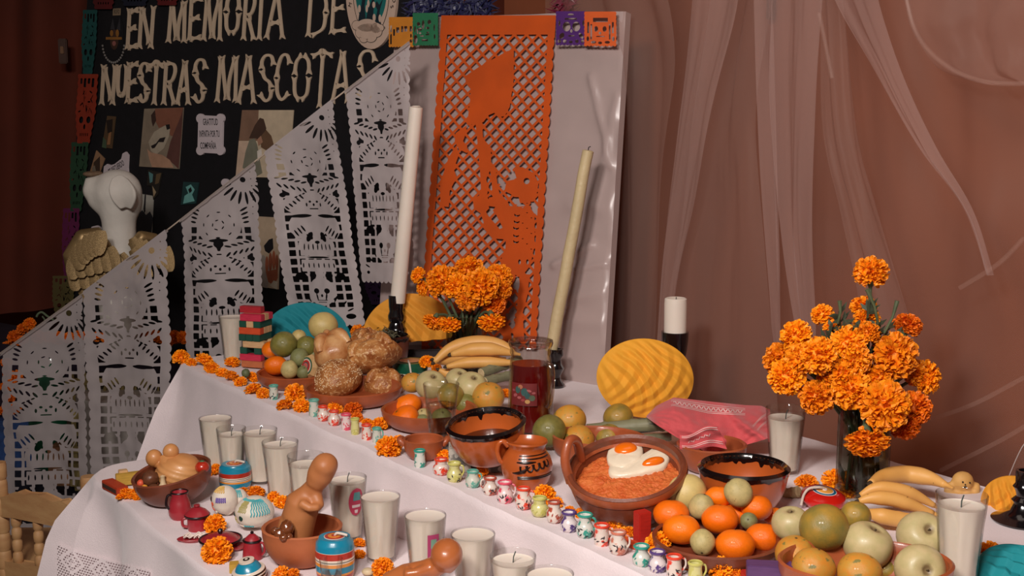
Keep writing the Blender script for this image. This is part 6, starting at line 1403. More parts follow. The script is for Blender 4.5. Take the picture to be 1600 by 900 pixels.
# red disc yo-yo
yp = pty(1286, 778, 1.90); g = px(yp); yy = thing('wooden_yoyo', 'red wooden yo-yo with a ringed target face and white cord', 'toy', yp, rot=(.14, .08, .1)); R = 35 * g
MB().lathe([(0, -.016), (R * .7, -.014), (R * .97, -.004), (R, 0), (R * .96, .006), (R * .7, .012), (R * .3, .0145), (0, .015)], 44).build('disc', M('yoyo_red', (196, 26, 18), .25, .05, coat=.5), yy)
for k, (rr, c, h) in enumerate(((.56, (226, 214, 206), .0133), (.52, (20, 96, 130), .0139), (.42, (226, 214, 206), .0144), (.38, (230, 160, 70), .0149), (.12, (226, 214, 206), .0165))):
    MB().lathe([(0, h), (R * rr * .95, h), (R * rr, h - .0006), (R * rr, h - .003)], 40).build('painted_ring', M('yoyo_%d' % c[0] + str(c[1]), c, .3, .04, coat=.3), yy)
MB().tube(bez([(-.002, 0, .017), (-.012, -.004, .020), (-.028, -.006, .018), (-.037, -.010, .008), (-.040, -.014, -.008)], 8), .0021, 8).build('cord', M('white_cord', (214, 200, 186), .8, bump=.8, bscale=300), yy)
cane(1224, 772, 1248, 768, 8, 1.96, 1.94, 'short pale cane stub left of the red yo-yo', m_canee)
cane(1196, 786, 1226, 779, 7, 1.95, 1.97, 'dark cane piece between tangerines and yo-yo')
cane(1355, 870, 1402, 800, 9, 1.74, 1.95, 'dark sugar cane end under the right bananas')
# knobbly little figure
fp = pty(1503, 772, 1.98); g = px(fp); fg = thing('knobbly_figure', 'small yellow knobbly figure with a smiling face behind the candle glass', 'figurine', (fp.x, fp.y, ZU))
zz = lambda v: zat(fp, v) - ZU; m_kn = M('yellow_dough', (214, 164, 92), .65, .1, 40, bump=.3, bscale=60)
mb = MB(); mb.ball((0, 0, zz(752)), (17 * g, 14 * g, 16 * g)); 
for k in range(4): mb.tube([((-22 + 14 * k) * g, -.003 * (k % 2), zz(785)), ((-21 + 14 * k) * g, 0, zz(762))], [7.5 * g, 7 * g], 12); mb.ball(((-21 + 14 * k) * g, 0, zz(760)), 7 * g)
mb.ball((0, 0, zz(785)), (20 * g, 16 * g, 14 * g)); mb.tube([(0, 0, 0), (0, 0, zz(780))], [22 * g, 18 * g], 16); blend(mb.build('body', m_kn, fg), .003, 3)
for dx, dz, r in ((-5, 3, 1.4), (6, 2, 1.4), (-1, -1, 1.2)): MB().ball((dx * g, -14.2 * g, zz(752) + dz * g), (r * g, r * g, r * g), 8, 6).build('eye' if dz > 0 else 'nose', m_ink, fg)
MB().ball((-.5 * g, -13.6 * g, zz(757)), (2.6 * g, 2 * g, 1.5 * g), 10, 6).build('mouth', m_ink, fg)
veladora(1503, 772, 79, ZU, 'large candle glass at the lower right, in front of the figure', H=.122, wax=.87, rb=.72)

# far right corner
honeycomb(1590, 795, 56, 50, 1.90, 'yellow honeycomb paper fan cut off by the right edge', (224, 150, 36), tilt=(0, .5, -.5))
honeycomb(1606, 915, 84, 74, 1.60, 'teal honeycomb paper fan in the lower right corner', (8, 132, 140), tilt=(-.9, .2, .0))
cs3, _ = candlestick(1603, 735, 40, 1.83, 'black textured candlestick at the right edge', [(46, 0), (48, .04), (34, .1), (20, .2), (15, .35), (19, .42), (12, .5), (14, .6), (18, .68), (14, .75), (15, 1)])
fl = thing('cellophane_sheet', 'clear cellophane edge curving down at the right margin', 'cellophane', pt(1590, 838, ZU))
def cel(a, b):
    v = 690 + 145 * b; u = 1603 - 58 * b ** .8 + a * 70; return pty(u, v, 1.96 + .05 * math.sin(a * 3)) - fl.location
MB().grid(cel, 12, 20).build('film', sheer('cellophane', (225, 215, 210), .12, .15, .2, fold=.3, gloss=.35), fl, smooth=180)
MB().tube([cel(0, k / 16) for k in range(17)], .0009, 6).build('film_edge', m_flagthin, fl)

# blocks lying in front
def block(u, v, w_, d_, h_, rz, col, label, zb=ZU, rx=0):
    P = pt(u, v, zb); o = MB().cbox((0, 0, h_ / 2), (w_, d_, h_), bev=.0012).build('wooden_block', m_bl[col], None, smooth=False, loc=(P.x, P.y, zb), rot=(rx, 0, rz)); return tag(o, label, 'block', 'loose wooden blocks')
block(1003, 846, .021, .018, .047, .5, 'scarlet', 'upright red wooden block beside the jugs and tangerine plate')
block(1202, 905, .060, .026, .022, -.12, 'purple', 'purple wooden block lying in front of the tangerine plate', ZU + .016)
block(1176, 912, .026, .03, .0155, .1, 'scarlet', 'red wooden block under the left end of the purple one')
block(1225, 914, .026, .03, .0155, .1, 'tan', 'plain wooden block under the right end of the purple one')
P = pt(984, 852, ZU); tag(MB().cbox((0, 0, .003), (.055, .018, .006), bev=.001).build('wooden_block', m_bl['orange'], None, smooth=False, loc=P, rot=(0, 0, -.9)), 'flat orange wooden block behind the white spotted jug', 'block', 'loose wooden blocks')

# ------------------------------------------------------------------ tiny painted jugs along the edge of the upper step
JC = {'mint': ((206, 206, 192), (96, 168, 150)), 'red': ((228, 212, 200), (226, 66, 40)), 'pink': ((230, 208, 204), (224, 80, 104)), 'yellow': ((214, 208, 140), (198, 192, 104)), 'brown': ((226, 212, 200), (176, 76, 56)), 'teal': ((214, 214, 204), (44, 150, 132)), 'purple': ((222, 210, 210), (82, 58, 120)), 'white': ((228, 214, 202), (206, 120, 96))}
jm = {}
for k, (a, b) in JC.items():
    jm[k] = M('jug_' + k, a, .25, .05, 60, coat=.6, spots=(b, 85, .52), objrand=.02)
    jm[k + 'r'] = M('jugrim_' + k, b, .3, .1, 60, coat=.5)
m_dots = M('jug_dark_dots', (44, 36, 44), .3, .1)
JSH = [[(0, 0), (.34, 0), (.40, .03), (.5, .22), (.5, .42), (.42, .56), (.34, .66), (.33, .74), (.38, .92), (.42, 1)], [(0, 0), (.36, 0), (.40, .04), (.43, .3), (.40, .6), (.38, .72), (.40, .9), (.42, 1)], [(0, 0), (.3, 0), (.42, .08), (.52, .3), (.48, .55), (.36, .68), (.37, .85), (.40, 1)]]
def jug(u, vc, w_, h_, col, side, shp, label, painted=True):
    vb = vc + h_ / 2 - 2; P = pt(u, vb - 3, ZU); g = px(P); H = h_ * .93 * g; W = w_ * g
    t = thing('miniature_jug', label, 'jug', P, rz=random.Random(int(u)).uniform(-.3, .3) , group='tiny painted jugs along the step edge')
    pr = [(r * W, z * H) for r, z in JSH[shp]]; inn = [(max(r - .0014, 0), z) for r, z in reversed(pr[3:])] + [(0, pr[3][1])]
    MB().lathe(pr + [(pr[-1][0] - .0007, H + .0008)] + inn, 28).build('jug_body', jm[col], t)
    r1 = pr[-1][0]; MB().open_lathe([(r1 + .0006, H - .0022), (r1 + .0008, H), (r1 - .0007, H + .0012), (r1 - .0020, H), (r1 - .0018, H - .0022)], 26).build('painted_rim', jm[col + 'r'], t)
    if side:
        s = side; x0 = .40 * W * s; MB().tube(bez([(x0 * .9, -.001, H * .9), (x0 * 1.45, -.002, H * .84), (x0 * 1.55, -.002, H * .55), (x0 * 1.15, -.001, H * .3)], 6), max(.0014, W * .055), 8).build('handle', jm[col + 'r'] if col in ('teal', 'mint', 'yellow') else jm[col], t)
    R = random.Random(int(u * 3)); mb = MB()
    for k in range(7 if painted else 3):
        a = R.uniform(-2.6, -.5); z = H * R.uniform(.12, .5); rr = float(np.interp(z, [p[1] for p in pr], [p[0] for p in pr])) + .0004; c_ = Vector((rr * math.cos(a), rr * math.sin(a), z))
        n = Vector((math.cos(a), math.sin(a), 0)); tt = Vector((-n.y, n.x, 0)); L_ = H * .11; th = R.uniform(0, 3); d1 = (tt * math.cos(th) + Vector((0, 0, math.sin(th)))) * L_; d2 = (tt * -math.sin(th) + Vector((0, 0, math.cos(th)))) * L_ * .3
        mb.add([c_ - d1 + n * .0003, c_ - d2 + n * .0006, c_ + d1 + n * .0003, c_ + d2 + n * .0006], [(0, 1, 2, 3)])
    mb.build('painted_strokes', m_dots if R.random() < .5 else jm[col + 'r'], t, smooth=False)
JUGS = [(428, 617, 17, 24, 'mint', 0, 1), (491, 641, 19, 28, 'mint', 0, 1), (505, 650, 18, 25, 'red', 1, 2), (522, 657, 19, 25, 'red', 0, 2), (541, 663, 18, 27, 'pink', 0, 1), (555, 670, 16, 27, 'yellow', 0, 1), (573, 679, 18, 26, 'red', 0, 1), (589, 684, 17, 25, 'mint', 1, 1),
        (656, 720, 21, 29, 'teal', 0, 1), (689, 733, 25, 27, 'red', 0, 2), (710, 741, 24, 32, 'yellow', 1, 0), (739, 752, 23, 28, 'mint', 1, 2), (766, 763, 23, 29, 'brown', -1, 0), (789, 772, 26, 36, 'pink', 1, 0), (818, 782, 26, 36, 'red', 1, 2),
        (843, 795, 27, 32, 'yellow', 1, 2), (866, 803, 25, 36, 'brown', 1, 2), (889, 818, 27, 33, 'purple', 1, 0), (914, 824, 28, 39, 'teal', 1, 0), (940, 839, 28, 35, 'red', 1, 1), (966, 851, 29, 39, 'white', 1, 2), (1002, 871, 29, 34, 'teal', 0, 0), (1027, 880, 29, 35, 'purple', 1, 0), (1053, 888, 29, 36, 'red', 1, 1), (1086, 898, 27, 36, 'yellow', 1, 1)]
CW = {'mint': 'mint-striped', 'red': 'red-splashed', 'pink': 'pink-rimmed', 'yellow': 'pale yellow', 'brown': 'brown-red dotted', 'teal': 'teal painted', 'purple': 'purple-blotched', 'white': 'whitish rust-dotted'}
for i, j in enumerate(JUGS): jug(*j, 'tiny %s jug, %s from the left along the upper step edge' % (CW[j[4]], ordn(i)))

# ------------------------------------------------------------------ marigold heads along the upper step
ML = [(283, 560, 13), (299, 567, 8), (320, 563, 14), (331, 575, 12), (347, 582, 10), (363, 566, 12), (362, 588, 12), (376, 597, 10), (395, 590, 10), (395, 608, 13), (411, 616, 10), (461, 615, 16), (445, 633, 13), (471, 635, 13), (524, 638, 12), (551, 640, 14), (558, 653, 9), (574, 660, 9),
      (592, 664, 14), (607, 700, 19), (626, 689, 12), (695, 712, 13), (714, 699, 8), (716, 722, 10), (735, 729, 12), (752, 738, 11), (851, 775, 17), (870, 786, 10), (890, 799, 9), (908, 802, 10), (927, 806, 11), (940, 813, 9), (964, 819, 17), (983, 833, 10), (1028, 849, 19), (1070, 880, 13),
      (1084, 880, 12), (1127, 889, 20), (1149, 896, 12)]
ML.sort()
for i, (u, v, r) in enumerate(ML): marigold(u, v, r, ZU, label='marigold head, %s from the left along the upper step edge' % ordn(i), group='marigold heads along the upper step edge', deep=(i in (15, 16, 35)))
for i, (u, v, r, Y, lb) in enumerate(((560, 519, 12, 2.95, 'marigold head on the rim of the herb bowl behind the loaves'), (594, 546, 7, 2.86, 'tiny marigold piece on top of the cross topped loaf'), (668, 566, 13, 2.80, 'marigold head left of the bananas'), (682, 575, 8, 2.76, 'small marigold piece just below the bananas'),
        (790, 615, 8, 2.52, 'marigold piece between orange and pitcher'), (1260, 759, 18, 2.02, 'dull marigold head left of the red yo-yo group'), (1308, 750, 23, 2.0, 'large marigold head above the red yo-yo'), (1319, 777, 19, 1.96, 'marigold head right of the red yo-yo'), (1333, 762, 9, 1.98, 'small marigold piece against the large vase'),
        (1545, 866, 20, 1.70, 'marigold head between candle glass and teal fan'), (1503, 896, 16, 1.66, 'marigold head at the bottom edge right of the apples'), (1536, 892, 13, 1.64, 'small marigold head at the bottom edge beside the teal fan'), (783, 668, 5, 2.40, 'tiny marigold scrap right of the mole bowl'))):
    marigold(u, v, r, Y=Y, label=lb, group='loose marigold heads')
# far garland behind the white flags
R = random.Random(21); FAR = [(12, 540), (24, 527), (38, 514), (34, 532), (46, 506), (20, 548)] + [(62 + 15 * k, 527 + 2 * math.sin(k)) for k in range(16)] + [(10 + 4 * (k % 2), 566 + 19 * k) for k in range(11)] + [(62, 770), (76, 764), (92, 768), (106, 762), (118, 772), (22, 640), (26, 690), (24, 590)]
for i, (u, v) in enumerate(FAR):
    marigold(u, v, 9.5 + R.uniform(-1, 3), Y=(4.9 + 1.73 * -.71 - (.49 if v > 555 else .42)) / (1 + .71 * (u - 800) / FOC * 1.02), label=('far marigold head in the arc left of the cord, %s in it' % ordn(i) if i < 6 else 'far marigold head on the dark table, %s from the left in the long row' % ordn(i - 6) if i < 22 else 'far marigold head hanging behind the first flag edge, %s from the top' % ordn(i - 22) if i < 33 else 'far marigold head low behind the first flag, %s of the lowest few' % ordn(i - 33)), group='marigolds on the far offering', deep=True)
def stalkt(): pass
st_ = thing('dry_stalk', 'pale green curled stalk sticking up behind the flag cord', 'stalk', pty(78, 505, 4.4))
MB().tube(bez([pty(u, v, 4.4) - st_.location for u, v in ((84, 500), (74, 494), (66, 488), (60, 490), (57, 495))], 5), .004, 7).build('stem', M('stalk_green', (96, 110, 84), .7, .2), st_)
MB().tube(bez([pty(u, v, 4.4) - st_.location for u, v in ((70, 508), (70, 500), (66, 494))], 5), .003, 7).build('stem', MATS['stalk_green'], st_)

# dark flat base under the yellow fan, right of the herb bowl
fb_ = pt(672, 562, ZU); tag(MB().cbox((0, 0, .014), (.17, .07, .028), bev=.004).build('lacquer_box', m_blackc, None, smooth=False, loc=(fb_.x, fb_.y + .03, ZU), rot=(0, 0, .05)), 'flat black box under the yellow fan behind the bananas', 'box')
# ------------------------------------------------------------------ lower step: row of candle glasses along the cloth face
VG = 'candle glasses along the lower step'
vel = [(336.5, 653, 51, .99, False, None, 'first candle glass from the left on the lower step'), (361, 669, 46, .88, True, None, 'second candle glass from the left, its wax set lower'), (405.5, 671, 55, .93, True, None, 'third candle glass from the left on the lower step'),
       (437.5, 690, 57, .94, True, None, 'fourth candle glass from the left, behind the baked figure'), (477.5, 711, 58, .84, False, None, 'fifth candle glass from the left, half filled behind the baked figure'),
       (542.5, 746, 61, .95, True, ((184, 58, 86), .05, .95, .052, .104, 'round'), 'sixth candle glass with a round magenta sticker'), (594, 775, 63, .985, False, None, 'seventh candle glass from the left, right of the striped cup toy'),
       (664.5, 805, 66, .985, False, ((172, 60, 104), .10, .72, .040, .092, 'rect'), 'eighth candle glass with a square magenta sticker'), (739, 834, 70, .985, False, None, 'ninth candle glass behind the round bread head'),
       (801.5, 868, 73, .93, True, None, 'tenth candle glass with a short straight wick'), (859, 896, 76, .97, False, None, 'eleventh candle glass cut off by the bottom edge')]
for u, v, w_, wx, wk, lb_, label in vel: veladora(u, v, w_, ZL, label, H=.115, wax=wx, wick=wk, lab=lb_, group=VG)

# bowl with reclining baked figure
b1 = bowl('clay_bowl', 'dark clay bowl holding a swaddled bread figure, left end of lower step', 'bowl', 268, 738, 122, .056, ZL + .002, m_clay_d, foot=.45, tilt=(.12, -.16), curve=.45)
Yb = b1.location.y; g = px(b1.location)
m_roll = M('baked_roll', (186, 120, 66), .45, .14, 10, col2=(214, 156, 98), bump=.15, bscale=30, coat=.15)
bf = thing('bread_figure', 'swaddled bread figure with two round ears lying in the dark bowl', 'bread', pty(278, 740, Yb)); bo_ = bf.location.copy(); Q = lambda u, v, d=0.: pty(u, v, Yb + d) - bo_
mb = MB()
def swad(d): return 1 + .022 * math.sin(d.z * 20 + d.x * 8)
mb.ball(Q(281, 738, 0), (37 * g, .044, 29 * g), 40, 64, fn=swad); mb.tube([Q(262, 712, .01), Q(268, 730, 0), Q(280, 745, -.005)], [15 * g, 24 * g, 30 * g], 24); mb.build('body', m_roll, bf)
mb = MB(); mb.ball(Q(241, 716, 0), (13 * g, .016, 14 * g)); mb.tube([Q(243, 720), Q(256, 726)], [10 * g, 9 * g], 14); mb.build('ear', m_roll, bf)
MB().ball(Q(267, 706, .0), (12.5 * g, .015, 13 * g)).build('ear', m_roll, bf)
m_lf = M('pale_leaf', (172, 176, 124), .7, .12, 20)
mb = MB()
for k, (u, v) in enumerate(((290, 757), (296, 752), (302, 748), (297, 757))): mb.add([Q(u - 6, v + 4, -.04), Q(u, v - 6, -.047), Q(u + 5, v + 1, -.044), Q(u, v + 4, -.046)], [(0, 1, 2), (0, 2, 3)])
o = mb.build('green_leaf', m_lf, bf, smooth=False); m_ = o.modifiers.new('t', 'SOLIDIFY'); m_.thickness = .0015
cp = thing('clay_stopper', 'small cream bell-shaped piece in the dark bowl', 'ornament', pty(255, 764, Yb - .05)); MB().lathe([(0, 0), (9 * g, 0), (8 * g, .004), (4 * g, .012), (3.2 * g, .022), (4 * g, .026), (0, .028)], 20).build('stopper_body', M('cream_dough', (214, 186, 146), .6, .05), cp)
def lump(u, v, rx, ry, Y, mat, name, label, cat, bumpy=.08, group=None):
    p = pty(u, v, Y); gg = px(p); o = MB().ball((0, 0, 0), (rx * gg, (rx + ry) / 2 * gg, ry * gg), 22, 14, fn=lambda d: 1 + bumpy * nz(d * 3 + Vector((u, v, 0)))).build(name, mat, None, smooth=180, loc=p); return tag(o, label, cat, group)
m_nut = M('dark_nut', (96, 56, 36), .4, .3, 30, bump=.8, bscale=60)
lump(235, 748, 13, 13, Yb - .035, m_nut, 'walnut', 'dark brown wrinkled ball on the left in the dark bowl', 'nut', .16); lump(240, 763, 9, 7, Yb - .055, m_nut, 'walnut', 'smaller brown nut at the front of the dark bowl', 'nut', .12)
lump(220, 755, 6, 6, Yb - .04, M('coral', (214, 86, 56), .5), 'candy', 'coral pink candy at the left of the dark bowl', 'candy'); lump(226, 762, 5, 5, Yb - .055, M('amber', (220, 150, 50), .5), 'candy', 'amber candy at the front of the dark bowl', 'candy')
tm = thing('tomato', 'tiny red tomato with a green leaf in the right of the dark bowl', 'tomato', pty(316, 730, Yb - .02)); MB().ball((0, 0, 0), (11 * g, 11 * g, 9.5 * g), 20, 12).build('skin', M('tomato_red', (176, 44, 24), .3, .1, coat=.5), tm)
MB().ball((0, 0, 9 * g), (4 * g, 3 * g, 2 * g), 10, 6).build('calyx', M('tomato_leaf', (60, 110, 70), .6), tm)

# matchbox, yellow blocks, petals
mbx = pt(180, 768, ZL); gm = px(mbx); mt = thing('domino_box', 'long flat red and brown painted box at the left end of the lower step', 'box', (mbx.x, mbx.y, ZL), rz=-.85)
MB().cbox((0, 0, .009), (.075, .024, .018), bev=.001).build('box_body', M('box_red', (178, 62, 34), .5, .1, 40), mt); MB().cbox((0, -.0122, .009), (.066, .0012, .008)).build('dark_panel', M('box_brown', (70, 48, 40), .5), mt)
block(203, 756, .055, .016, .024, .45, 'yellow', 'yellow block lying on the painted box at the left', ZL + .004); block(193, 753, .018, .016, .026, .45, 'tan', 'pale wooden block end left of the yellow one', ZL + .006)
for i, (u, v, r) in enumerate(((190, 776, 9), (198, 768, 10), (203, 776, 9), (208, 770, 10), (213, 776, 8))):
    marigold(u, v, r, ZL, label='loose marigold petals, %s clump from the left before the dark bowl' % ordn(i), group='petal clumps before the dark bowl', flatk=.8, var=2)

# striped cup-and-ball barrels
BC = {'t': (20, 130, 160), 'r': (176, 46, 28), 'w': (226, 208, 190), 'o': (222, 140, 46), 'k': (40, 70, 60), 'b': (36, 24, 20)}
def barrel(u, vtop, w_, vbot, zb, label, bands, tilt=(0, 0), cord=True, dome=0.):
    P = pt(u, vbot - w_ * .16, zb); g = px(P); H = zat(P, vtop) - zb; R = w_ / 2 * g; t = thing('striped_barrel', label, 'toy', P, rot=(tilt[0], tilt[1], 0))
    rr = lambda z: R * (1 - .10 * abs(2 * z / H - 1) ** 2.6 - (.10 if z > .93 * H or z < .04 * H else 0))
    z = 0
    for c, h in bands:
        z1 = z + h * H; pr = [(0, z)] + [(rr(z + (z1 - z) * k / 5), z + (z1 - z) * k / 5) for k in range(6)] + [(0, z1)]
        MB().lathe(pr, 40).build('painted_band', M('barrel_' + c, BC[c], .3, .06, 30, coat=.35), t); z = z1
    if dome: MB().lathe([(rr(H) * .98, H - .001), (rr(H) * .8, H + dome * .5), (rr(H) * .4, H + dome), (0, H + dome * 1.1)][::-1], 36).build('domed_top', M('barrel_t', BC['t'], .3), t)
    for k, (q, c) in enumerate(((.54, 'w'), (.50, 'r'), (.34, 'o'), (.16, 'r')) if not dome else ((.45, 'w'), (.2, 'b'), (.09, 'w'))):
        h = H + (dome * 1.12 if dome else 0) + .0006 * (k + 1); MB().lathe([(0, h), (R * q, h - (dome * .12 * q)), (R * q, h - .002 - dome * .3 * q)], 32).build('painted_ring', M('barrel_' + c, BC[c], .3), t)
    if cord: MB().tube(bez([(0, 0, H), (.004, -.002, H + .006), (.012, -.004, H + .006), (.022, -.006, H + .004)], 6), .0022, 8).build('cord', MATS['white_cord'], t)
    return t
barrel(368, 724, 50, 770, ZL, 'striped blue and red wooden barrel toy behind the sugar skulls', [('r', .06), ('o', .06), ('t', .20), ('o', .07), ('w', .03), ('k', .02), ('w', .05), ('k', .02), ('w', .04), ('r', .17), ('t', .28)])
barrel(524, 838, 61, 912, ZL, 'striped blue and red wooden barrel toy in front of the second bowl', [('w', .04), ('o', .04), ('r', .10), ('o', .05), ('t', .15), ('o', .08), ('w', .03), ('k', .02), ('w', .05), ('r', .15), ('w', .01), ('t', .28)])
barrel(391, 887, 54, 912, ZL, 'teal and black domed spinning toy at the bottom left', [('b', .25), ('w', .12), ('b', .2), ('w', .12), ('b', .16), ('w', .15)], tilt=(.1, -.14), cord=False, dome=.014)
block(372, 893, .028, .02, .016, .2, 'yellow', 'yellow block corner left of the domed spinning toy', ZL); 

# red miniature enamel kitchenware
m_red = M('raspberry_enamel', (160, 38, 48), .38, .08, 30, coat=.35); m_trim = M('black_trim', (30, 14, 16), .3, .1)
def pot(u, vt, vb, w_, label, kind):
    P = pt(u, vb - w_ * .14, ZL); g = px(P); H = zat(P, vt + (w_ * .1)) - ZL; R = w_ / 2 * g; t = thing({'pitcher': 'toy_pitcher', 'pot': 'toy_pot', 'pan': 'toy_pan', 'coffee': 'toy_coffee_pot'}[kind], label, 'toy', P)
    def ring(r, z, th=.0016): MB().lathe([(r + th * math.cos(a) , z + th * math.sin(a)) for a in [2 * PI * k / 8 for k in range(8)]], 30, closed=True).build('black_trim', m_trim, t)
    if kind == 'pitcher':
        MB().lathe([(0, 0), (R * .6, 0), (R * .8, H * .15), (R * .84, H * .35), (R * .7, H * .65), (R * .55, H * .85), (R * .62, H), (R * .56, H), (R * .48, H * .86), (0, H * .8)], 30).build('pitcher_body', m_red, t); ring(R * .6, H)
        MB().tube(bez([(-R * .45, -R * .2, H * .92), (-R * .75, -R * .4, H * .9), (-R * .85, -R * .5, H * .6), (-R * .66, -R * .45, H * .42)], 6), R * .10, 8).build('handle', m_trim, t)
    if kind == 'pot':
        MB().lathe([(0, 0), (R * .62, 0), (R * .66, .004), (R * .68, H * .5), (R * .66, H * .58), (0, H * .58)], 30).build('pot_body', m_red, t); ring(R * .8, H * .62, .002)
        MB().lathe([(R * .84, H * .62), (R * .84, H * .66), (R * .62, H * .8), (R * .25, H * .92), (R * .1, H * .93), (0, H * .93)][::-1], 30).build('lid', m_red, t); MB().lathe([(0, H * .92), (R * .15, H * .93), (R * .22, H * .99), (R * .2, H * 1.03), (0, H * 1.04)], 16).build('lid_knob', m_red, t)
        MB().tube(bez([(-R * .64, -.002, H * .5), (-R * .95, -.004, H * .45), (-R * .95, -.004, H * .2), (-R * .64, -.002, H * .12)], 6), R * .10, 8).build('handle', m_red, t)
    if kind == 'pan':
        MB().lathe([(0, 0), (R * .55, 0), (R * .9, H * .35), (R, H * .45), (R * .96, H * .48), (0, H * .45)], 36).build('pan_body', m_red, t); ring(R, H * .46, .0022)
        MB().lathe([(R * .86, H * .46), (R * .7, H * .62), (R * .3, H * .72), (0, H * .74)][::-1], 34).build('lid', m_red, t); MB().lathe([(0, H * .7), (R * .08, H * .74), (R * .14, H * .92), (R * .1, H), (0, H * 1.02)], 16).build('lid_knob', m_trim, t)
    if kind == 'coffee':
        MB().lathe([(0, 0), (R * .78, 0), (R * .8, .003), (R * .64, H * .66), (R * .62, H * .68), (0, H * .68)], 30).build('pot_body', m_red, t); ring(R * .66, H * .68, .0020)
        MB().lathe([(R * .64, H * .68), (R * .5, H * .78), (R * .2, H * .9), (0, H * .92)][::-1], 28).build('lid', m_red, t); MB().lathe([(0, H * .9), (R * .12, H * .92), (R * .14, H * .98), (0, H * 1.02)], 14).build('lid_knob', m_trim, t)
        MB().tube(bez([(R * .6, -.003, H * .62), (R * .95, -.005, H * .56), (R * .98, -.005, H * .3), (R * .74, -.003, H * .14)], 6), R * .10, 8).build('handle', m_red, t)
    return t
pot(282, 764, 816, 43, 'raspberry red toy pitcher with black handle in front of the dark bowl', 'pitcher')
pot(309, 785, 834, 46, 'round raspberry red toy pot with knobbed lid', 'pot')
pot(345, 820, 864, 64, 'raspberry red toy pan with black edged lid beside the marigold', 'pan')
pot(395, 826, 878, 40, 'raspberry red conical toy coffee pot with black knob', 'coffee')
pl = pt(300, 846, ZL); g = px(pl); tpq = thing('toy_plate', 'tiny red oval plate of white noodles at the front left', 'toy', pl, rz=.2)
MB().lathe([(0, 0), (17 * g, .001), (23 * g, .006), (22 * g, .007), (0, .004)], 30, sy=.6).build('plate_body', m_red, tpq)
mb = MB(); R = random.Random(3)
for i in range(22):
    a = Vector((R.uniform(-14, 14) * g, R.uniform(-6, 6) * g, .007 + R.uniform(0, .004))); mb.tube(bez([a, a + Vector((.006, R.uniform(-.004, .004), .003)), a + Vector((.011, R.uniform(-.003, .003), -.001))], 4), .0012, 6)
o = mb.build('noodles', M('noodle_white', (226, 208, 196), .5), tpq); o['kind'] = 'stuff'
tag(MB().lathe([(0, 0), (12 * g, .001), (17 * g, .006), (16 * g, .007), (0, .004)], 28).build('toy_saucer', m_red, loc=pt(368, 858, ZL)), 'small red toy saucer under the edge of the pan', 'toy')

# sugar skulls
m_sug = M('sugar_white', (226, 214, 198), .6, .05, 30, bump=.35, bscale=70, sss=.1)
def icing(t, P, r, col, nm='icing'):
    MB().tube(bez(P, 4), r, 6).build(nm, M('icing_%d_%d' % (col[0], col[1]), col, .45), t)
def skull(u, v, w_, h_, rz, label, stripes, eye, side):
    P = pt(u, v + h_ * .38, ZL); g = px(P); a, b = w_ / 2 * g, h_ / 2 * g; t = thing('sugar_skull', label, 'sugar skull', (P.x, P.y, ZL), rz=rz)
    fn = lambda d: (1 - .22 * max(0, -d.z) * (1 if d.y < 0 else .4)) * (1 - .07 * math.exp(-((d.z + .05) / .18) ** 2) * (1 if d.y < 0 else 0))
    RR = Vector((a * .92, a * 1.0, b)); MB().ball((0, 0, b * .95), RR, 36, 24, fn=fn).build('skull_body', m_sug, t)
    def S(th, ph, k=1.01): d = Vector((math.cos(ph) * math.cos(th), math.cos(ph) * math.sin(th), math.sin(ph))); f = fn(d) * k; return Vector((d.x * RR.x * f, d.y * RR.y * f, d.z * RR.z * f + b * .95))
    for (th, ph, r, c) in eye:
        e = S(th, ph, .99); MB().ball((0, 0, 0), (r * g * 1.1, r * g * .5, r * g * 1.3), 12, 8).build('eye', M('eye_%d' % c[0], c, .4), t, loc=e, rot=(0, 0, th + PI / 2))
    for (t0, t1, n, ph0, ph1, c) in stripes:
        for k in range(n):
            th = t0 + (t1 - t0) * k / max(1, n - 1); icing(t, [S(th + .05 * (j % 2), ph0 + (ph1 - ph0) * j / 6) for j in range(7)], 1.0 * g, c)
    mo = [S(-PI / 2 + side + (k - 3) * .10, -.62, 1.0) for k in range(7)]
    for m_ in mo: MB().ball((0, 0, 0), (1.6 * g, 1.2 * g, 2.6 * g), 8, 6).build('tooth', m_sug, t, loc=m_)
    return t
skull(352, 787, 44, 50, -.5, 'sugar skull with yellow hair icing and orange cheeks, left of three', [(-2.2, -.9, 7, .75, 1.35, (222, 180, 100)), (-1.5, -.8, 6, .15, .45, (112, 88, 170)), (-2.7, -2.3, 3, -.35, .0, (224, 110, 60)), (-2.3, -2.0, 3, -.55, -.35, (220, 90, 60))],
      [(-2.25, .25, 3.4, (60, 40, 40)), (-2.6, -.0, 2.4, (226, 96, 50)), (-2.0, .0, 2.6, (220, 90, 60))], -.5)
skull(374, 786, 30, 40, -.3, 'small sugar skull with teal icing, middle one behind', [(-2.4, -.7, 8, .5, 1.2, (100, 180, 184)), (-2.0, -1.6, 3, -.2, .1, (200, 70, 110))], [(-1.9, .05, 3.0, (120, 30, 56))], -.3)
skull(398, 806, 66, 54, -.35, 'largest sugar skull with teal and olive striped forehead', [(-1.15, -.15, 8, .15, 1.15, (70, 168, 176)), (-1.95, -1.5, 5, .35, 1.05, (176, 164, 104)), (-2.6, -1.0, 12, 1.05, 1.2, (90, 176, 180)), (-2.5, -2.3, 3, -.5, -.1, (176, 164, 104)), (-1.7, -1.1, 5, -.7, -.55, (70, 168, 176))],
      [(-1.75, .02, 3.6, (24, 60, 50)), (-2.45, .10, 3.0, (24, 50, 60))], -.5)

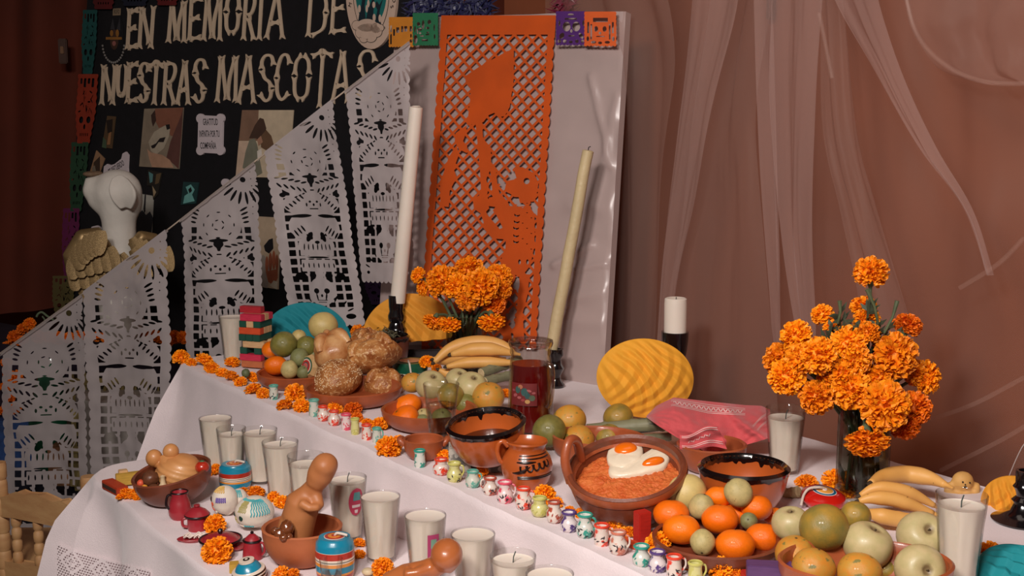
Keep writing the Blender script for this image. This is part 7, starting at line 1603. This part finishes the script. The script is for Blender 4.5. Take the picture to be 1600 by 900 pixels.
# second bowl with a standing bread figure
b2 = bowl('clay_bowl', 'matt clay bowl with a standing bread figure and dark nuts', 'bowl', 472, 825, 124, .060, ZL, m_clay_m, foot=.45, t=.006, curve=.48)
Yb2 = b2.location.y; g = px(b2.location); m_fig = M('baked_brown', (166, 100, 56), .5, .12, 9, col2=(188, 122, 74), bump=.15, bscale=40)
f2 = thing('bread_figure', 'plain brown bread figure with big head and folded arm standing in the bowl', 'bread', pty(470, 800, Yb2)); fo = f2.location.copy(); Q2 = lambda u, v, d=0.: pty(u, v, Yb2 + d) - fo
mb = MB()
mb.tube([Q2(511, 722, -.01), Q2(506, 730, -.01), Q2(499, 744, -.01), Q2(492, 758, -.008)], [16 * g, 20.5 * g, 20 * g, 15 * g], 20); mb.ball(Q2(508, 727, -.01), (20 * g, .026, 19 * g))
mb.tube([Q2(494, 756, -.005), Q2(486, 768, 0)], [14 * g, 17 * g], 18); mb.tube([Q2(484, 770), Q2(474, 785), Q2(468, 805), Q2(466, 838)], [17 * g, 27 * g, 27 * g, 22 * g], 24)
mb.tube([Q2(488, 766), Q2(494, 778, -.01), Q2(500, 790, -.02), Q2(496, 794, -.025)], [12 * g, 11 * g, 7 * g, 6 * g], 14); mb.tube([Q2(470, 786, -.025), Q2(484, 794, -.032), Q2(499, 793, -.028)], [8 * g, 7 * g, 6 * g], 12)
mb.tube([Q2(452, 808, 0), Q2(447, 822, 0), Q2(445, 836, 0)], [13 * g, 13 * g, 12 * g], 14)
blend(mb.build('body', m_fig, f2), .0032, 3)
m_gl = M('glossy_nut', (110, 58, 30), .2, .3, 20, coat=.7)
for (u, v, rx, ry, d, lb) in ((448, 826, 11, 14, -.04, 'tall glossy brown nut shell in front of the standing bread figure'), (437, 834, 9, 9, -.05, 'round glossy nut left in the matt bowl'), (443, 840, 7, 6, -.065, 'small glossy nut at the front of the matt bowl'), (430, 830, 7, 7, -.03, 'leftmost glossy nut in the matt bowl'), (452, 840, 6, 7, -.06, 'small nut touching the front wall of the matt bowl')):
    lump(u, v, rx, ry, Yb2 + d, m_gl, 'brown_nut', lb, 'nut', .14, 'nuts in the matt clay bowl')
# lying bread figure at the bottom edge
P0 = pt(660, 975, ZL); f3 = thing('bread_figure', 'brown bread figure at the bottom edge, its round head leaning right before the glasses', 'bread', (P0.x, P0.y, ZL)); Y3 = P0.y; Q3 = lambda u, v, d=0.: pty(u, v, Y3 + d) - f3.location; g = px(P0)
mb = MB(); mb.ball(Q3(698, 866, -.02), (25 * g, .03, 24 * g)); mb.tube([Q3(706, 862, -.02), Q3(690, 880, -.015)], [22 * g, 22 * g], 20); mb.tube([Q3(700, 870, -.02), Q3(684, 883, -.015), Q3(664, 893, -.01), Q3(634, 900, -.01), Q3(604, 912, 0)], [19 * g, 16 * g, 18 * g, 19 * g, 16 * g], 20)
mb.tube([Q3(650, 900), Q3(648, 935), Q3(650, 972)], [20 * g, 30 * g, 34 * g], 20)
mb.tube([Q3(674, 888, -.02), Q3(650, 896, -.03), Q3(632, 898, -.03)], [10 * g, 9 * g, 8 * g], 12); mb.tube([Q3(632, 892, -.02), Q3(640, 890, -.02)], [7 * g, 8 * g], 10); blend(mb.build('body', M('baked_glossy', (168, 92, 46), .35, .1, 9, col2=(184, 108, 60), coat=.3), f3), .0032, 3)
# tiny glass
tg = pt(521, 912, ZL); g = px(tg); tgl = thing('tiny_glass', 'tiny empty ridged glass at the bottom edge before the barrel toy', 'glass', (tg.x, tg.y - .02, ZL)); pr, fn = fluted(14 * g, 16 * g, 24 * g, .0012); MB().lathe(pr, 40, fn=fn).build('glass', m_glass, tgl)
LM = [(336, 735, 12, 'marigold head between the dark bowl and the striped barrel'), (336, 820, 16, 'marigold head right of the round red pot'), (339, 862, 23, 'big marigold head in front of the red toy pan'), (400, 769, 14, 'marigold head behind the largest sugar skull'), (378, 768, 9, 'small marigold piece under the first striped barrel'),
      (441, 785, 13, 'marigold head right of the sugar skulls'), (428, 776, 11, 'marigold piece between candle glasses and sugar skulls'), (438, 897, 14, 'left marigold head at the bottom edge below the matt bowl'), (456, 897, 12, 'right marigold head at the bottom edge below the matt bowl'),
      (562, 848, 10, 'marigold head right of the second striped barrel'), (561, 866, 10, 'darker marigold head just below it beside the second barrel'), (598, 889, 17, 'marigold head at the foot of the seventh candle glass')]
for u, v, r, lb in LM: marigold(u, v, r, ZL, label=lb, group='marigold heads on the lower step')
lump(575, 893, 10, 6, pt(575, 900, ZL).y, M('shell_pale', (196, 176, 140), .5, .2, 20), 'candy', 'pale flat candy at the bottom edge beside the tiny glass', 'candy'); lump(618, 897, 7, 5, pt(618, 902, ZL).y, M('leaf_scrap', (90, 100, 76), .6), 'green_bud', 'small green bud right of the lowest marigold', 'bud')
lump(384, 583, 6.5, 7, pt(384, 600, ZU).y, M('seed_pod', (92, 100, 66), .6), 'green_bud', 'green flower bud on the left marigold row of the upper step', 'bud')

# lace hem: a strip of cut eyelets laid just proud of the lower cloth's hanging corner
from mathutils.bvhtree import BVHTree
lbv = BVHTree.FromPolygons([v.co for v in lo.data.vertices], [list(p.vertices) for p in lo.data.polygons])
lo_o = lo.location
def lacept(x, y):
    u = 88 + 150 * x; v = 846 + 44 * x ** .8 + y * 120; o = Vector((0, 0, CAMZ)); d = ray(u, v).normalized(); h = lbv.ray_cast(o, d)
    p = h[0] if h[0] is not None else pty(u, v, 2.25)
    return p - d * .010
def lfield(X, Y):
    f = np.minimum(sd_box(X, Y, .0, .01, .97, .97), Y - .012 - .010 * np.cos(X * 2 * PI / .05))
    c = .034; row = np.floor(Y / c); hx = np.mod(X * 1.25 + .5 * c * (row % 2), c) - c / 2; hy = np.mod(Y, c) - c / 2
    hole = .0125 - np.hypot(hx, hy); dd = np.abs(np.mod(X * 1.25, .40) - .20) + np.abs(np.mod(Y, .36) - .18)
    keep = (np.abs(dd - .15) < .022) | (np.abs(dd - .06) < .016)
    return np.where(keep, f, np.minimum(f, -hole))
ol = cutpaper(lfield, 1, 1, 300, 260, lacept).build('lace_hem', M('lace_white', (236, 222, 224), .9, .04, 30), None, smooth=180)
tag(ol, 'openwork lace hem at the lower left corner of the front cloth', 'lace')
# final: turn text curves into meshes so each word is a plain object
bpy.context.view_layer.update(); dg = bpy.context.evaluated_depsgraph_get()
for o in [o for o in bpy.data.objects if o.type == 'FONT']:
    me = bpy.data.meshes.new_from_object(o.evaluated_get(dg)); n = bpy.data.objects.new('lettering', me); C.objects.link(n); n.parent = o.parent; n.matrix_basis = o.matrix_basis.copy(); bpy.data.objects.remove(o)
for o in bpy.data.objects:
    if 'R' in o.keys(): del o['R']
